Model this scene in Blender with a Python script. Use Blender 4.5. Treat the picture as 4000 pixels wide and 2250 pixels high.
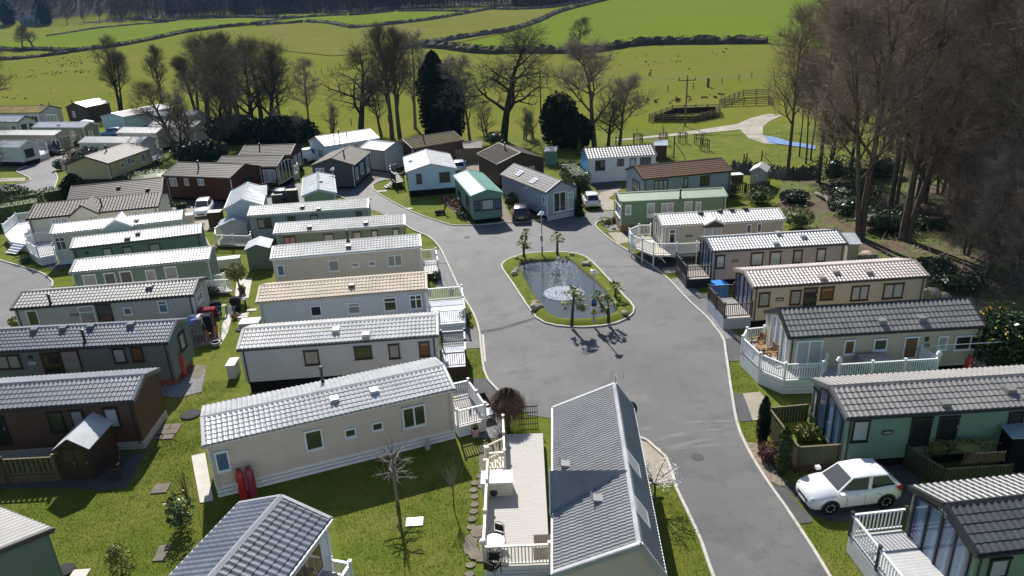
import bpy, bmesh, math, random
import numpy as np
from mathutils import Vector, Matrix, geometry
D = bpy.data
SC = bpy.context.scene
for o in list(D.objects): D.objects.remove(o)
COL = SC.collection
random.seed(7)
R = math.radians

# ---------------------------------------------------------------- camera, sky, sun, exposure
CAM_H, FPX, PITCH, ROLL = 21.0, 2820.0, R(22), R(-2.4)      # photograph is 4000 px wide
cam = D.cameras.new('camera'); cam.sensor_width = 36; cam.lens = 36*FPX/4000
cam.clip_start = .5; cam.clip_end = 5000
co = D.objects.new('camera', cam); COL.objects.link(co); SC.camera = co
FW = np.array([0, math.cos(PITCH), -math.sin(PITCH)])
UP0 = np.array([0, math.sin(PITCH), math.cos(PITCH)]); RT0 = np.array([1., 0, 0])
RT = RT0*math.cos(ROLL)+UP0*math.sin(ROLL); UP = -RT0*math.sin(ROLL)+UP0*math.cos(ROLL)
M = Matrix.Identity(4)
for i in range(3): M[i][0], M[i][1], M[i][2] = RT[i], UP[i], -FW[i]
M.translation = (0, 0, CAM_H); co.matrix_world = M
SUN_EL, SUN_AZ = R(41), R(-13)                              # ahead of the camera, a little left
w = D.worlds.new('World'); SC.world = w; w.use_nodes = True
nt = w.node_tree
sky = nt.nodes.new('ShaderNodeTexSky'); sky.sky_type = 'NISHITA'; sky.sun_disc = False
sky.sun_elevation = SUN_EL; sky.sun_rotation = SUN_AZ % (2*math.pi); sky.air_density = 1.0; sky.dust_density = .6
bg = nt.nodes['Background']; bg.inputs[1].default_value = .08
nt.links.new(sky.outputs[0], bg.inputs[0])
sun = D.lights.new('sun', 'SUN'); sun.energy = 4.9; sun.angle = R(.53); sun.color = (1, .955, .88)
so = D.objects.new('sun', sun); COL.objects.link(so)
sd = Vector((-math.sin(SUN_AZ)*math.cos(SUN_EL), -math.cos(SUN_AZ)*math.cos(SUN_EL), -math.sin(SUN_EL)))
so.rotation_euler = sd.to_track_quat('-Z', 'Y').to_euler(); so.location = (0, 0, 60)
SC.view_settings.view_transform = 'Standard'; SC.view_settings.look = 'None'
SC.view_settings.exposure = .58; SC.view_settings.gamma = 1; SC.view_settings.use_curve_mapping = False
SC.render.engine = 'CYCLES'
SC.cycles.max_bounces = 5; SC.cycles.transparent_max_bounces = 8

# ---------------------------------------------------------------- helpers: photograph pixel -> place on the ground
CR = dict(A=(0,300),B=(1000,300),C=(2000,300),D=(3000,300),E=(0,750),F=(1000,750),G=(2000,750),H=(3000,750),
          I=(0,1200),J=(1000,1200),K=(2000,1200),L=(3000,1200),M=(0,1650),N=(1000,1650),O=(2000,1650),P=(3000,1650))
def P(k, *ab):
    o = CR[k]; r = [(o[0]+ab[i]/2.415, o[1]+ab[i+1]/2.415) for i in range(0, len(ab), 2)]
    return r[0] if len(r) == 1 else r
def ray(p): return FW*FPX + RT*(p[0]-2000) - UP*(p[1]-1125)
def at(p, z=0.):
    d = ray(p); t = (z-CAM_H)/d[2]
    return Vector((d[0]*t, d[1]*t, z))
def terr(x, y):                                             # the site is flat, the pasture rises behind it
    a = max(-.6, min(.42, x/max(y, 60.)))
    s = .052+.055*a if a > 0 else .052+.04*a
    t = max(0., y-128); z = s*(math.sqrt(t*t+900)-30)
    t2 = max(0., y-590+130*(a+.6)); z += .34*(math.sqrt(t2*t2+900)-30) if t2 else 0
    z += .9*math.sin(x*.017+1.3)*math.sin(y*.013)*min(1, t/80.)
    return z
def hit(p):
    d = ray(p); d = d/np.linalg.norm(d); t = 40.; o = np.array([0, 0, CAM_H])
    while t < 1600:
        q = o+d*t
        if q[2] < terr(q[0], q[1]): break
        t += 2.
    lo, hi = t-2, t
    for _ in range(18):
        m = (lo+hi)/2; q = o+d*m
        if q[2] < terr(q[0], q[1]): hi = m
        else: lo = m
    q = o+d*hi
    return Vector((q[0], q[1], terr(q[0], q[1])))
def pix(v):                                                 # only used to choose which tiles show largest
    d = np.array(v)-np.array([0, 0, CAM_H]); z = d@FW
    return 2000+FPX*(d@RT)/z, 1125-FPX*(d@UP)/z, z

# ---------------------------------------------------------------- materials
MATS = {}
def mat(name, col, rough=.6, spec=.4, var=.12, scale=3., bump=0., bscale=40., metal=0., coat=0., col2=None, s2=.5, stretch=None):
    if name in MATS: return MATS[name]
    m = D.materials.new(name); m.use_nodes = True; n = m.node_tree.nodes; l = m.node_tree.links
    b = n['Principled BSDF']
    b.inputs['Roughness'].default_value = rough; b.inputs['Specular IOR Level'].default_value = spec
    b.inputs['Metallic'].default_value = metal; b.inputs['Coat Weight'].default_value = coat
    b.inputs['Coat Roughness'].default_value = .06
    g = n.new('ShaderNodeNewGeometry'); pos = g.outputs['Position']
    if stretch:
        mp = n.new('ShaderNodeMapping'); mp.inputs['Scale'].default_value = stretch; l.new(pos, mp.inputs[0]); pos = mp.outputs[0]
    nz = n.new('ShaderNodeTexNoise'); nz.inputs['Scale'].default_value = scale; nz.inputs['Detail'].default_value = 6
    nz.inputs['Roughness'].default_value = .65; l.new(pos, nz.inputs['Vector'])
    r = n.new('ShaderNodeValToRGB'); c = Vector(col[:3]); c2 = Vector(col2) if col2 else None
    lo, hi = (c*(1-var), c*(1+var)) if not c2 else (c, c2)
    r.color_ramp.elements[0].position = .5-s2*.4; r.color_ramp.elements[1].position = .5+s2*.4
    r.color_ramp.elements[0].color = (*[min(1, x) for x in lo], 1); r.color_ramp.elements[1].color = (*[min(1, x) for x in hi], 1)
    l.new(nz.outputs['Fac'], r.inputs[0]); l.new(r.outputs[0], b.inputs['Base Color'])
    if bump:
        bz = n.new('ShaderNodeTexNoise'); bz.inputs['Scale'].default_value = bscale; bz.inputs['Detail'].default_value = 4; l.new(pos, bz.inputs['Vector'])
        bp = n.new('ShaderNodeBump'); bp.inputs['Strength'].default_value = bump; bp.inputs['Distance'].default_value = .05
        l.new(bz.outputs['Fac'], bp.inputs['Height']); l.new(bp.outputs[0], b.inputs['Normal'])
    MATS[name] = m; return m
def multi(name, cols, scales, rough=.95, bump=.5, bscale=25., thr=None, spec=.2):
    """ground: base colour, then each further colour mixed in by its own noise"""
    m = D.materials.new(name); m.use_nodes = True; n = m.node_tree.nodes; l = m.node_tree.links
    b = n['Principled BSDF']; b.inputs['Roughness'].default_value = rough; b.inputs['Specular IOR Level'].default_value = spec
    g = n.new('ShaderNodeNewGeometry'); cur = None
    for i, c in enumerate(cols):
        if i == 0:
            rgb = n.new('ShaderNodeRGB'); rgb.outputs[0].default_value = (*c, 1); cur = rgb.outputs[0]; continue
        nz = n.new('ShaderNodeTexNoise'); nz.inputs['Scale'].default_value = scales[i-1]; nz.inputs['Detail'].default_value = 7
        nz.inputs['Roughness'].default_value = .68
        l.new(g.outputs['Position'], nz.inputs['Vector'])
        r = n.new('ShaderNodeMapRange'); t = (thr[i-1] if thr else (.42, .66))
        r.inputs[1].default_value, r.inputs[2].default_value = t; l.new(nz.outputs['Fac'], r.inputs[0])
        mx = n.new('ShaderNodeMix'); mx.data_type = 'RGBA'; l.new(r.outputs[0], mx.inputs[0]); l.new(cur, mx.inputs[6]); mx.inputs[7].default_value = (*c, 1)
        cur = mx.outputs[2]
    l.new(cur, b.inputs['Base Color'])
    if bump:
        bz = n.new('ShaderNodeTexNoise'); bz.inputs['Scale'].default_value = bscale; bz.inputs['Detail'].default_value = 6; bz.inputs['Roughness'].default_value = .7
        l.new(g.outputs['Position'], bz.inputs['Vector'])
        bp = n.new('ShaderNodeBump'); bp.inputs['Strength'].default_value = bump; bp.inputs['Distance'].default_value = .06
        l.new(bz.outputs['Fac'], bp.inputs['Height']); l.new(bp.outputs[0], b.inputs['Normal'])
    MATS[name] = m; return m
def glass(name, dark, light=None, waves=9., refl=.5):
    """window glass over a dark room, a painted reflection or striped curtains"""
    m = D.materials.new(name); m.use_nodes = True; n = m.node_tree.nodes; l = m.node_tree.links
    b = n['Principled BSDF']; b.inputs['Roughness'].default_value = .5; b.inputs['Specular IOR Level'].default_value = .3
    b.inputs['Coat Weight'].default_value = 1; b.inputs['Coat Roughness'].default_value = .03; b.inputs['Coat IOR'].default_value = 1.55
    if light:
        g = n.new('ShaderNodeNewGeometry'); wv = n.new('ShaderNodeTexWave'); wv.inputs['Scale'].default_value = waves
        wv.inputs['Distortion'].default_value = 1.5; wv.inputs['Detail'].default_value = 2
        mp = n.new('ShaderNodeMapping'); mp.inputs['Scale'].default_value = (1, 1, .06); l.new(g.outputs['Position'], mp.inputs[0]); l.new(mp.outputs[0], wv.inputs[0])
        r = n.new('ShaderNodeValToRGB'); r.color_ramp.elements[0].color = (*dark, 1); r.color_ramp.elements[1].color = (*light, 1)
        r.color_ramp.elements[0].position = .25; r.color_ramp.elements[1].position = .6
        l.new(wv.outputs['Fac'], r.inputs[0]); l.new(r.outputs[0], b.inputs['Base Color'])
    else: b.inputs['Base Color'].default_value = (*dark, 1)
    MATS[name] = m; return m
MT = lambda n: MATS[n]
# ground
multi('grass', [(.108,.142,.020), (.148,.162,.030), (.074,.108,.014), (.19,.175,.06)], [.35, 1.3, .22], thr=[(.42,.58),(.52,.66),(.55,.72)], bump=.9, bscale=14, spec=.05)
multi('pasture', [(.14,.16,.028), (.17,.163,.04), (.117,.145,.023), (.14,.13,.045)], [.03, .12, .5], thr=[(.4,.62),(.5,.7),(.68,.8)], bump=.6, bscale=1.5, spec=0.)
multi('bright_pasture', [(.128,.178,.026), (.115,.165,.023), (.147,.176,.032)], [.02, .15], thr=[(.4,.65),(.55,.75)], bump=.4, bscale=2, spec=0.)
multi('rough_pasture', [(.148,.152,.036), (.17,.158,.048), (.115,.13,.026)], [.04, .2], thr=[(.4,.62),(.5,.7)], bump=.6, bscale=1.5, spec=0.)
multi('asphalt', [(.108,.108,.11), (.142,.141,.141), (.088,.088,.091), (.175,.171,.163), (.072,.072,.075), (.22,.212,.2)], [.10, .45, .16, 1.1, 9.], thr=[(.38,.62),(.5,.66),(.56,.72),(.6,.74),(.62,.7)], bump=.6, bscale=45, rough=.72, spec=.45)
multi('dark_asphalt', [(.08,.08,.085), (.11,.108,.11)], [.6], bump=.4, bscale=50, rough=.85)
multi('concrete', [(.30,.265,.215), (.37,.33,.27), (.22,.20,.16)], [.8, .5], thr=[(.4,.65),(.55,.8)], bump=.2, bscale=40, rough=.9)
multi('pale_concrete', [(.5,.48,.44), (.6,.57,.52)], [1.1], bump=.2, rough=.85)
multi('kerb_stone', [(.44,.42,.38), (.55,.52,.47), (.3,.29,.26)], [3., 1.], thr=[(.4,.65),(.58,.8)], bump=.15, rough=.9)
multi('grey_gravel', [(.2,.2,.205), (.4,.4,.4), (.09,.09,.1)], [14., 9.], thr=[(.48,.6),(.52,.62)], bump=1., bscale=16)
multi('brown_gravel', [(.24,.19,.14), (.4,.34,.27), (.12,.09,.06)], [14., 9.], thr=[(.48,.6),(.52,.62)], bump=1., bscale=16)
multi('brown_paving', [(.24,.18,.14), (.3,.25,.2), (.17,.13,.11)], [2.5, 7.], bump=.4)
multi('flagstone', [(.17,.15,.12), (.12,.10,.085), (.22,.19,.155)], [4., 2.], bump=.4)
multi('woodland_floor', [(.11,.08,.055), (.09,.125,.022), (.19,.145,.10), (.05,.07,.02)], [.16, 1.2, .4], thr=[(.46,.58),(.52,.7),(.6,.75)], bump=1.2, bscale=5)
multi('track', [(.36,.33,.28), (.22,.2,.16), (.42,.39,.34)], [.25, .8], bump=.4)
multi('bare_soil', [(.16,.12,.085), (.22,.18,.13), (.09,.08,.05)], [1.5, 4.], bump=1.)
# ---------------------------------------------------------------- mesh helpers
class MB:
    def __init__(s): s.v = []; s.f = []
    def add(s, vs, fs):
        b = len(s.v); s.v += [tuple(v) for v in vs]; s.f += [tuple(b+i for i in f) for f in fs]
    def box(s, x0, x1, y0, y1, z0, z1):
        s.add([(x0,y0,z0),(x1,y0,z0),(x1,y1,z0),(x0,y1,z0),(x0,y0,z1),(x1,y0,z1),(x1,y1,z1),(x0,y1,z1)],
              [(0,3,2,1),(4,5,6,7),(0,1,5,4),(1,2,6,5),(2,3,7,6),(3,0,4,7)])
    def bar(s, p, q, w, h, up=(0,0,1)):
        p = Vector(p); q = Vector(q); d = (q-p).normalized(); u = Vector(up)
        if abs(d.dot(u)) > .99: u = Vector((0,1,0))
        a = d.cross(u).normalized()*w/2; b = a.cross(d).normalized()*h/2
        s.add([p-a-b,p+a-b,p+a+b,p-a+b,q-a-b,q+a-b,q+a+b,q-a+b], [(0,1,2,3),(7,6,5,4),(0,4,5,1),(1,5,6,2),(2,6,7,3),(3,7,4,0)])
    def tube(s, pts, rad, n=6, cap=True):
        pts = [Vector(p) for p in pts]; b = len(s.v); k = len(pts)
        for i, p in enumerate(pts):
            d = (pts[min(i+1,k-1)]-pts[max(i-1,0)]).normalized()
            a = d.cross(Vector((.31,.17,.94)) if abs(d.z) < .9 else Vector((1,.1,0))).normalized(); c = d.cross(a)
            r = rad[i] if hasattr(rad,'__len__') else rad
            for j in range(n):
                t = 2*math.pi*j/n; s.v.append(tuple(p+a*(r*math.cos(t))+c*(r*math.sin(t))))
        for i in range(k-1):
            for j in range(n):
                s.f.append((b+i*n+j, b+i*n+(j+1)%n, b+(i+1)*n+(j+1)%n, b+(i+1)*n+j))
        if cap: s.f.append(tuple(b+(k-1)*n+j for j in range(n))); s.f.append(tuple(b+j for j in range(n-1,-1,-1)))
    def prism(s, poly, z0, z1):
        n = len(poly); s.add([(x,y,z0) for x,y in poly]+[(x,y,z1) for x,y in poly],
            [tuple(range(n-1,-1,-1)), tuple(range(n,2*n))]+[(i,(i+1)%n,n+(i+1)%n,n+i) for i in range(n)])
    def extr(s, prof, x0, x1):                                # profile in (y, z) along x
        n = len(prof); s.add([(x0,y,z) for y,z in prof]+[(x1,y,z) for y,z in prof],
            [tuple(range(n)), tuple(range(2*n-1,n-1,-1))]+[(i,n+i,n+(i+1)%n,(i+1)%n) for i in range(n)])
    def lathe(s, prof, n=14, c=(0,0)):
        b = len(s.v); k = len(prof)
        for r, z in prof:
            for j in range(n): t = 2*math.pi*j/n; s.v.append((c[0]+r*math.cos(t), c[1]+r*math.sin(t), z))
        for i in range(k-1):
            for j in range(n): s.f.append((b+i*n+j, b+i*n+(j+1)%n, b+(i+1)*n+(j+1)%n, b+(i+1)*n+j))
        s.f.append(tuple(b+j for j in range(n-1,-1,-1))); s.f.append(tuple(b+(k-1)*n+j for j in range(n)))
    def mesh(s, name, m, smooth=False):
        me = D.meshes.new(name); me.from_pydata(s.v, [], s.f); me.materials.append(m)
        if smooth: me.polygons.foreach_set('use_smooth', [True]*len(me.polygons))
        me.update(); return me
    def build(s, name, m, parent=None, smooth=False, loc=None, rz=0):
        o = D.objects.new(name, s.mesh(name, m, smooth)); COL.objects.link(o)
        if parent: o.parent = parent
        if loc: o.location = loc
        if rz: o.rotation_euler[2] = rz
        return o
def tag(o, label=None, cat=None, group=None, kind=None):
    if label: o['label'] = label
    if cat: o['category'] = cat
    if group: o['group'] = group
    if kind: o['kind'] = kind
    return o
def thing(name, label, cat, loc=(0,0,0), rz=0, group=None):
    o = D.objects.new(name, None); o.empty_display_size = .3; COL.objects.link(o); o.location = loc; o.rotation_euler = (0,0,rz)
    return tag(o, label, cat, group)
def link(name, me, parent=None, loc=None, rot=None, scale=None, mw=None):
    o = D.objects.new(name, me); COL.objects.link(o)
    if parent: o.parent = parent
    if mw is not None: o.matrix_local = mw
    else:
        if loc is not None: o.location = loc
        if rot is not None: o.rotation_euler = rot
        if scale is not None: o.scale = scale
    return o
def copy_tree(o, parent=None):
    c = o.copy(); COL.objects.link(c)
    if parent: c.parent = parent
    for ch in list(o.children): copy_tree(ch, c)
    return c
_unit = {}
def unit(kind, m):
    k = (kind, m.name)
    if k not in _unit:
        b = MB()
        if kind == 'cube': b.box(-.5,.5,-.5,.5,-.5,.5)
        if kind == 'clap':                                   # weatherboard: thick at its lower edge
            b.add([(-.5,-1,-.5),(.5,-1,-.5),(.5,0,-.5),(-.5,0,-.5),(-.5,-.25,.5),(.5,-.25,.5),(.5,0,.5),(-.5,0,.5)],
                  [(0,3,2,1),(4,5,6,7),(0,1,5,4),(1,2,6,5),(2,3,7,6),(3,0,4,7)])
        if kind == 'post': b.box(-.5,.5,-.5,.5,0,1)
        _unit[k] = b.mesh(kind+'_'+m.name, m)
    return _unit[k]
def piece(name, m, parent, x0, x1, y0, y1, z0, z1):
    return link(name, unit('cube', m), parent, ((x0+x1)/2,(y0+y1)/2,(z0+z1)/2), None, (abs(x1-x0),abs(y1-y0),abs(z1-z0)))
def rod(name, m, parent, p, q, w, h):                        # a straight bar between two points
    p = Vector(p); q = Vector(q); d = q-p; L = d.length; x = d/L
    u = Vector((0,0,1)) if abs(x.z) < .95 else Vector((0,1,0))
    y = u.cross(x).normalized(); z = x.cross(y)
    mw = Matrix(((x.x*L,y.x*w,z.x*h,(p.x+q.x)/2),(x.y*L,y.y*w,z.y*h,(p.y+q.y)/2),(x.z*L,y.z*w,z.z*h,(p.z+q.z)/2),(0,0,0,1)))
    return link(name, unit('cube', m), parent, mw=mw)
def smooth_line(pts, step=.8):
    pts = [Vector(p) for p in pts]; out = []
    for i in range(len(pts)-1):
        p0, p1, p2, p3 = pts[max(i-1,0)], pts[i], pts[i+1], pts[min(i+2,len(pts)-1)]
        n = max(1, int((p2-p1).length/step))
        for j in range(n):
            t = j/n; out.append(.5*((2*p1)+(p2-p0)*t+(2*p0-5*p1+4*p2-p3)*t*t+(3*p1-p0-3*p2+p3)*t**3))
    return out+[pts[-1]]
def sheet(name, pts, z, m, kind='structure', label=None, drape=False, thick=0):
    pts = [Vector((p[0],p[1],0)) for p in pts]
    tr = geometry.tessellate_polygon([pts]); bm = bmesh.new(); vs = [bm.verts.new(p) for p in pts]
    for t in tr:
        try: bm.faces.new([vs[i] for i in t])
        except ValueError: pass
    if drape:
        for _ in range(6):
            es = [e for e in bm.edges if e.calc_length() > 14]
            if not es: break
            bmesh.ops.subdivide_edges(bm, edges=es, cuts=1); bmesh.ops.triangulate(bm, faces=bm.faces[:])
    bmesh.ops.recalc_face_normals(bm, faces=bm.faces[:])
    for f in bm.faces:
        if f.normal.z < 0: f.normal_flip()
    for v in bm.verts: v.co.z = (terr(v.co.x, v.co.y) if drape else 0)+z
    me = D.meshes.new(name); bm.to_mesh(me); bm.free(); me.materials.append(m)
    o = D.objects.new(name, me); COL.objects.link(o)
    if kind: o['kind'] = kind
    if label: o['label'] = label
    return o
# paints and claddings
mat('white_upvc', (.78,.79,.8), .35, .5, .05, 4)
mat('cream_upvc', (.72,.68,.56), .4, .5, .06, 4)
mat('black_trim', (.022,.022,.024), .45, .5, .2, 4)
mat('brown_trim', (.055,.034,.024), .5, .4, .2, 4)
mat('green_trim', (.02,.06,.045), .45, .5, .2, 4)
mat('grey_trim', (.30,.31,.33), .45, .5, .1, 4)
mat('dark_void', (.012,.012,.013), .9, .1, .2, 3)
mat('dark_timber', (.075,.045,.028), .75, .3, .3, 5, .3, 30, stretch=(1,1,8))
mat('fence_timber', (.20,.15,.095), .8, .2, .3, 5, .4, 25, stretch=(3,3,.6))
mat('green_timber', (.075,.085,.045), .85, .2, .35, 5, .4, 25, stretch=(3,3,.6))
mat('warm_timber', (.30,.17,.075), .7, .3, .25, 5, .3, 25)
mat('silver_deck', (.43,.41,.39), .7, .3, .08, 2, .15, 30, stretch=(1,6,1))
mat('grey_deck', (.46,.46,.46), .6, .4, .1, 3, .15, 30)
mat('brick', (.27,.12,.08), .9, .2, .25, 6, .4, 20)
mat('galvanised', (.42,.44,.46), .4, .5, .1, 5, metal=.6)
mat('wire', (.5,.48,.45), .5, .4, .1)
mat('red_paint', (.42,.018,.02), .35, .5, .15, 4, coat=.4)
mat('wine_paint', (.25,.03,.06), .4, .5, .2, 4, coat=.3)
mat('terracotta', (.38,.14,.07), .8, .2, .15, 8)
mat('stone', (.36,.31,.24), .9, .2, .35, 3, .8, 8)
mat('tyre', (.018,.018,.018), .8, .3, .2)
mat('alloy', (.5,.5,.52), .35, .6, .1, 4)
mat('rattan', (.035,.032,.03), .7, .3, .3, 30)
mat('blue_plastic', (.02,.22,.62), .4, .5, .15)
mat('blue_cloth', (.08,.2,.62), .9, .2, .3, 10)
mat('white_cloth', (.75,.77,.82), .9, .2, .08, 6)
mat('red_cloth', (.26,.02,.04), .9, .2, .2, 6)
mat('black_cloth', (.02,.02,.024), .9, .2, .3, 8)
mat('spotted_cloth', (.02,.02,.024), .9, .2, .2, 14, col2=(.3,.3,.3), s2=.25)
for n_, c_ in dict(beige=(.60,.51,.42), bluewhite=(.56,.58,.60), silver=(.46,.49,.51), sage_blue=(.235,.30,.33), olive_green=(.155,.215,.13),
                   meadow_green=(.17,.265,.165), mint_green=(.19,.285,.215), cream=(.56,.52,.39), pale_cream=(.66,.63,.54), stone_cream=(.47,.45,.41), dark_sage=(.15,.19,.165),
                   chestnut=(.10,.046,.03), taupe=(.42,.36,.32), warm_sand=(.50,.44,.33), deep_green=(.125,.195,.14), fern_green=(.185,.26,.175), sky_blue=(.48,.60,.72), teal=(.14,.235,.205),
                   grey_blue=(.33,.375,.44), white_render=(.74,.75,.78), cyan_paint=(.12,.42,.80), slate_grey=(.062,.075,.088), red_brown=(.085,.028,.018),
                   yellow_cream=(.52,.43,.24), dark_brown=(.05,.03,.022), pale_blue=(.42,.56,.62), light_grey=(.40,.41,.42), dusk_green=(.10,.15,.11)).items():
    mat(n_, c_, .5, .4, .06, 1.2, .12, 50)
def roofm(n, c, rough=.35, spec=.5, var=.2, **k): mat(n, c, rough, spec, var, .9, **k)
roofm('white_tile', (.46,.455,.44), .42); roofm('pale_tile', (.37,.375,.385), .36); roofm('grey_tile', (.13,.133,.133), .48); roofm('peach_tile', (.50,.40,.30), .55)
roofm('blue_tile', (.115,.132,.16), .33, .6); roofm('pewter_tile', (.225,.228,.235), .46, .5); roofm('slate_tile', (.20,.19,.18), .42); roofm('mink_tile', (.37,.31,.29), .38)
roofm('black_tile', (.06,.064,.07), .36, .6); roofm('brown_tile', (.055,.042,.037), .6, .35, .3); roofm('dark_brown_tile', (.07,.05,.044), .65, .3, .25)
roofm('white_sheet', (.52,.53,.54), .35); roofm('silver_sheet', (.42,.45,.47), .35); roofm('blue_sheet', (.3,.36,.4), .35); roofm('green_sheet', (.30,.38,.27), .5, col2=(.36,.42,.30))
roofm('teal_sheet', (.10,.26,.21), .35); roofm('slate_blue', (.065,.075,.09), .42, .6); roofm('felt', (.045,.035,.032), .9, .2, .3); roofm('ash_tile', (.075,.066,.055), .7, .3, .3)
mat('mossy_tile', (.10,.075,.06), .85, .2, .3, .9, .6, 12, col2=(.15,.068,.03)); mat('gold_moss', (.12,.10,.07), .9, .2, .3, .35, .6, 9, col2=(.42,.30,.03), s2=.4)
mat('olive_moss', (.09,.075,.06), .9, .2, .3, .8, .6, 9, col2=(.15,.11,.04))
glass('glass_dark', (.012,.016,.02)); glass('glass_blind', (.10,.11,.11), (.42,.42,.40)); glass('glass_net', (.28,.30,.31), (.48,.5,.52), 14)
glass('glass_lawn_reflection', (.045,.06,.026)); glass('glass_pink', (.35,.30,.30), (.5,.12,.14), 3.); glass('glass_blue', (.03,.06,.12), (.12,.2,.32), 5.)  # first pane: green base colour paints in the lawn's reflection
glass('glass_brown', (.1,.05,.02), (.2,.11,.04), 3.); glass('car_glass', (.01,.013,.017))
# ---------------------------------------------------------------- ground, hills, roads
def build_terrain():
    ys = list(np.linspace(-70, 118, 24))+list(np.arange(124, 330, 6))+list(np.arange(330, 560, 10))+list(np.arange(560, 1400, 30))
    as_ = np.linspace(-1.05, 1.05, 121); v = []; f = []
    for y in ys:
        for a in as_:
            x = a*(max(y, 0)+70); v.append((x, y, terr(x, y)-.01))
    n = len(as_)
    for j in range(len(ys)-1):
        for i in range(n-1): f.append((j*n+i, j*n+i+1, (j+1)*n+i+1, (j+1)*n+i))
    me = D.meshes.new('ground'); me.from_pydata(v, [], f); me.materials.append(MT('grass')); me.materials.append(MT('pasture'))
    me.polygons.foreach_set('material_index', [1 if min(v[q[0]][1], 1e9) > 112 else 0 for q in f])
    me.polygons.foreach_set('use_smooth', [True]*len(f)); me.update()
    o = D.objects.new('ground', me); COL.objects.link(o); tag(o, 'green lawns and pasture rolling up to the far woods', kind='structure')
build_terrain()
def field(pts, z, m, label): sheet('field', [hit(p) for p in pts], z, MT(m), 'structure', label, drape=True)
def T(ox, oy, *ab): return [(ox+ab[i]/2.576, oy+ab[i+1]/2.576) for i in range(0, len(ab), 2)]
field(T(0,0, 0,430,420,380,740,315,1240,265,1700,225,1850,215,2576,190)+T(1000,0, 0,190,400,195,420,185,0,255)+T(0,0, 2240,280,1900,325,1640,378,1210,465,920,500,810,525,560,515,0,505), .22, 'bright_pasture', 'long bright green field between the two dark hedges at left')
field(T(1000,0, 0,265,430,185,900,155,1390,120,1440,120,2140,120,2040,155,1750,210,1400,240,960,290,500,225), .2, 'bright_pasture', 'bright green wedge of field enclosed by stone walls on the rise')
field(T(2000,0, 0,325,300,215,620,100,1000,0)+[(2420,-40),(3100,-60),(3300,60),(3200,190),(2960,170),(2720,165),(2500,172),(2430,180),(2300,208),(2060,203),(1900,190),(1800,180)], .2, 'bright_pasture', 'broad bright green hill field above the long stone wall')
field([(2000,60),(2180,42),(2320,10),(2360,-20),(2380,-20),(2240,45),(2110,82),(2000,125),(1800,165),(1620,172),(1560,200),(1300,220),(1120,200),(1010,170),(1040,115),(1190,85),(1370,113),(1560,96),(1790,62),(1925,37)], .18, 'rough_pasture', 'dull olive rough pasture sloping below the stone walls')
# roads
kerbs = []
def road(name, pts, z=.012, m='asphalt', label=None): return sheet(name, [at(p) for p in pts], z, MT(m), 'structure', label)
def kerb(pts, label, near=True, w=.13, h=.1, stepm=.92):
    pts = smooth_line([at(p) for p in pts], .5); root = thing('kerb', label, None); root['kind'] = 'structure'
    acc = [pts[0]]; run = 0
    for a, b in zip(pts, pts[1:]):
        run += (b-a).length
        if run >= stepm: acc.append(b); run = 0
    if len(acc) < 2: acc.append(pts[-1])
    m = MT('kerb_stone')
    if not near:
        b = MB()
        for p, q in zip(acc, acc[1:]): b.bar(p+Vector((0,0,h/2)), q+Vector((0,0,h/2)), w, h)
        o = b.build('kerbstone', m, root); o['kind'] = 'stuff'; return
    for p, q in zip(acc, acc[1:]):
        d = (q-p).normalized()*.006; dz = Vector((0,0,h/2+random.uniform(-.004,.004)))
        rod('kerbstone', m, root, p+d+dz, q-d+dz, w, h)
LK = P('F',1405,312,1500,370,1620,420,1720,510,1780,620,1850,770,1920,920,1990,1050,2050,1150,2100,1290,2120,1430)+P('J',2140,530,2165,640,2220,740,2290,800)+[(1975,1560)]
RK = [(3290,2340),(3238,2250),(3178,2151),(3124,2068),(3066,1981),(3000,1888),(2932,1778),(2882,1667),(2857,1531),(2845,1448),(2834,1374),(2826,1324),(2803,1295),(2766,1246),(2712,1197),(2663,1148),(2613,1094),(2555,1044),(2497,1007),(2414,957),(2373,928),(2344,903),(2325,882),(2331,870),(2352,862),(2390,858)]
NK = P('C',690,1285,370,1335,0,1390)+P('B',2390,1375,2050,1405,1880,1405,1800,1390,1600,1325,1400,1240,1200,1130,1130,1080,1100,1045,1115,1010,1180,985,1260,965)
BK = [(2440,1690),(2460,1700),(2526,1722),(2584,1751),(2602,1790),(2621,1840),(2631,1886),(2687,2006),(2737,2114),(2783,2250),(2815,2330)]
road('road', LK+[(2060,1620),(2250,1650)]+BK+RK+[(2398,825),(2339,824)]+NK+P('B',1265,935,1000,985,930,1005,720,1030,340,1000,210,1070,60,1110,-80,1180,60,1215,700,1190,755,1115,870,1165)+[(1480,830)], label='grey asphalt site road running round the pond to the lodges')
kerb(LK, 'pale concrete kerb along the fronts of the middle row')
kerb(RK, 'long pale kerb curving past the right hand row')
kerb(NK, 'pale kerb round the lawn with the deer statue')
kerb(BK, 'pale kerb beside the blossom tree and concrete pad')
kerb(P('B',755,1115,870,1165)+[(1400,800)], 'short kerb end beside the green gable', False)
LR = P('E',-60,600,0,645,220,710,400,770,480,830,505,870,480,920)
road('side_road', LR+P('E',640,905,620,950,240,960,230,1290,-60,1330), label='grey side road entering at the left edge')
kerb(LR, 'kerb along the side road at the left edge')
UR1 = P('A',620,790,545,830,520,880,545,960,520,1040,515,1110,450,1150,300,1210); UR2 = P('A',560,740,450,790,280,830,160,890,230,930,290,970,240,1000,70,1020)
road('upper_road', UR1+P('A',275,1215,240,1170,60,1090,-40,1060,-40,1025)[0:5]+UR2[::-1]+[P('A',610,735)], label='grey upper road bending between the far caravans')
kerb(UR1, 'kerb of the upper road beside the flowering bush', False); kerb(UR2, 'wavy kerb on the left of the upper road', False)
def patch(name, m, pts, label, z=.02): return sheet(name, [at(p) for p in pts], z, MT(m), 'structure', label)
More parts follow.
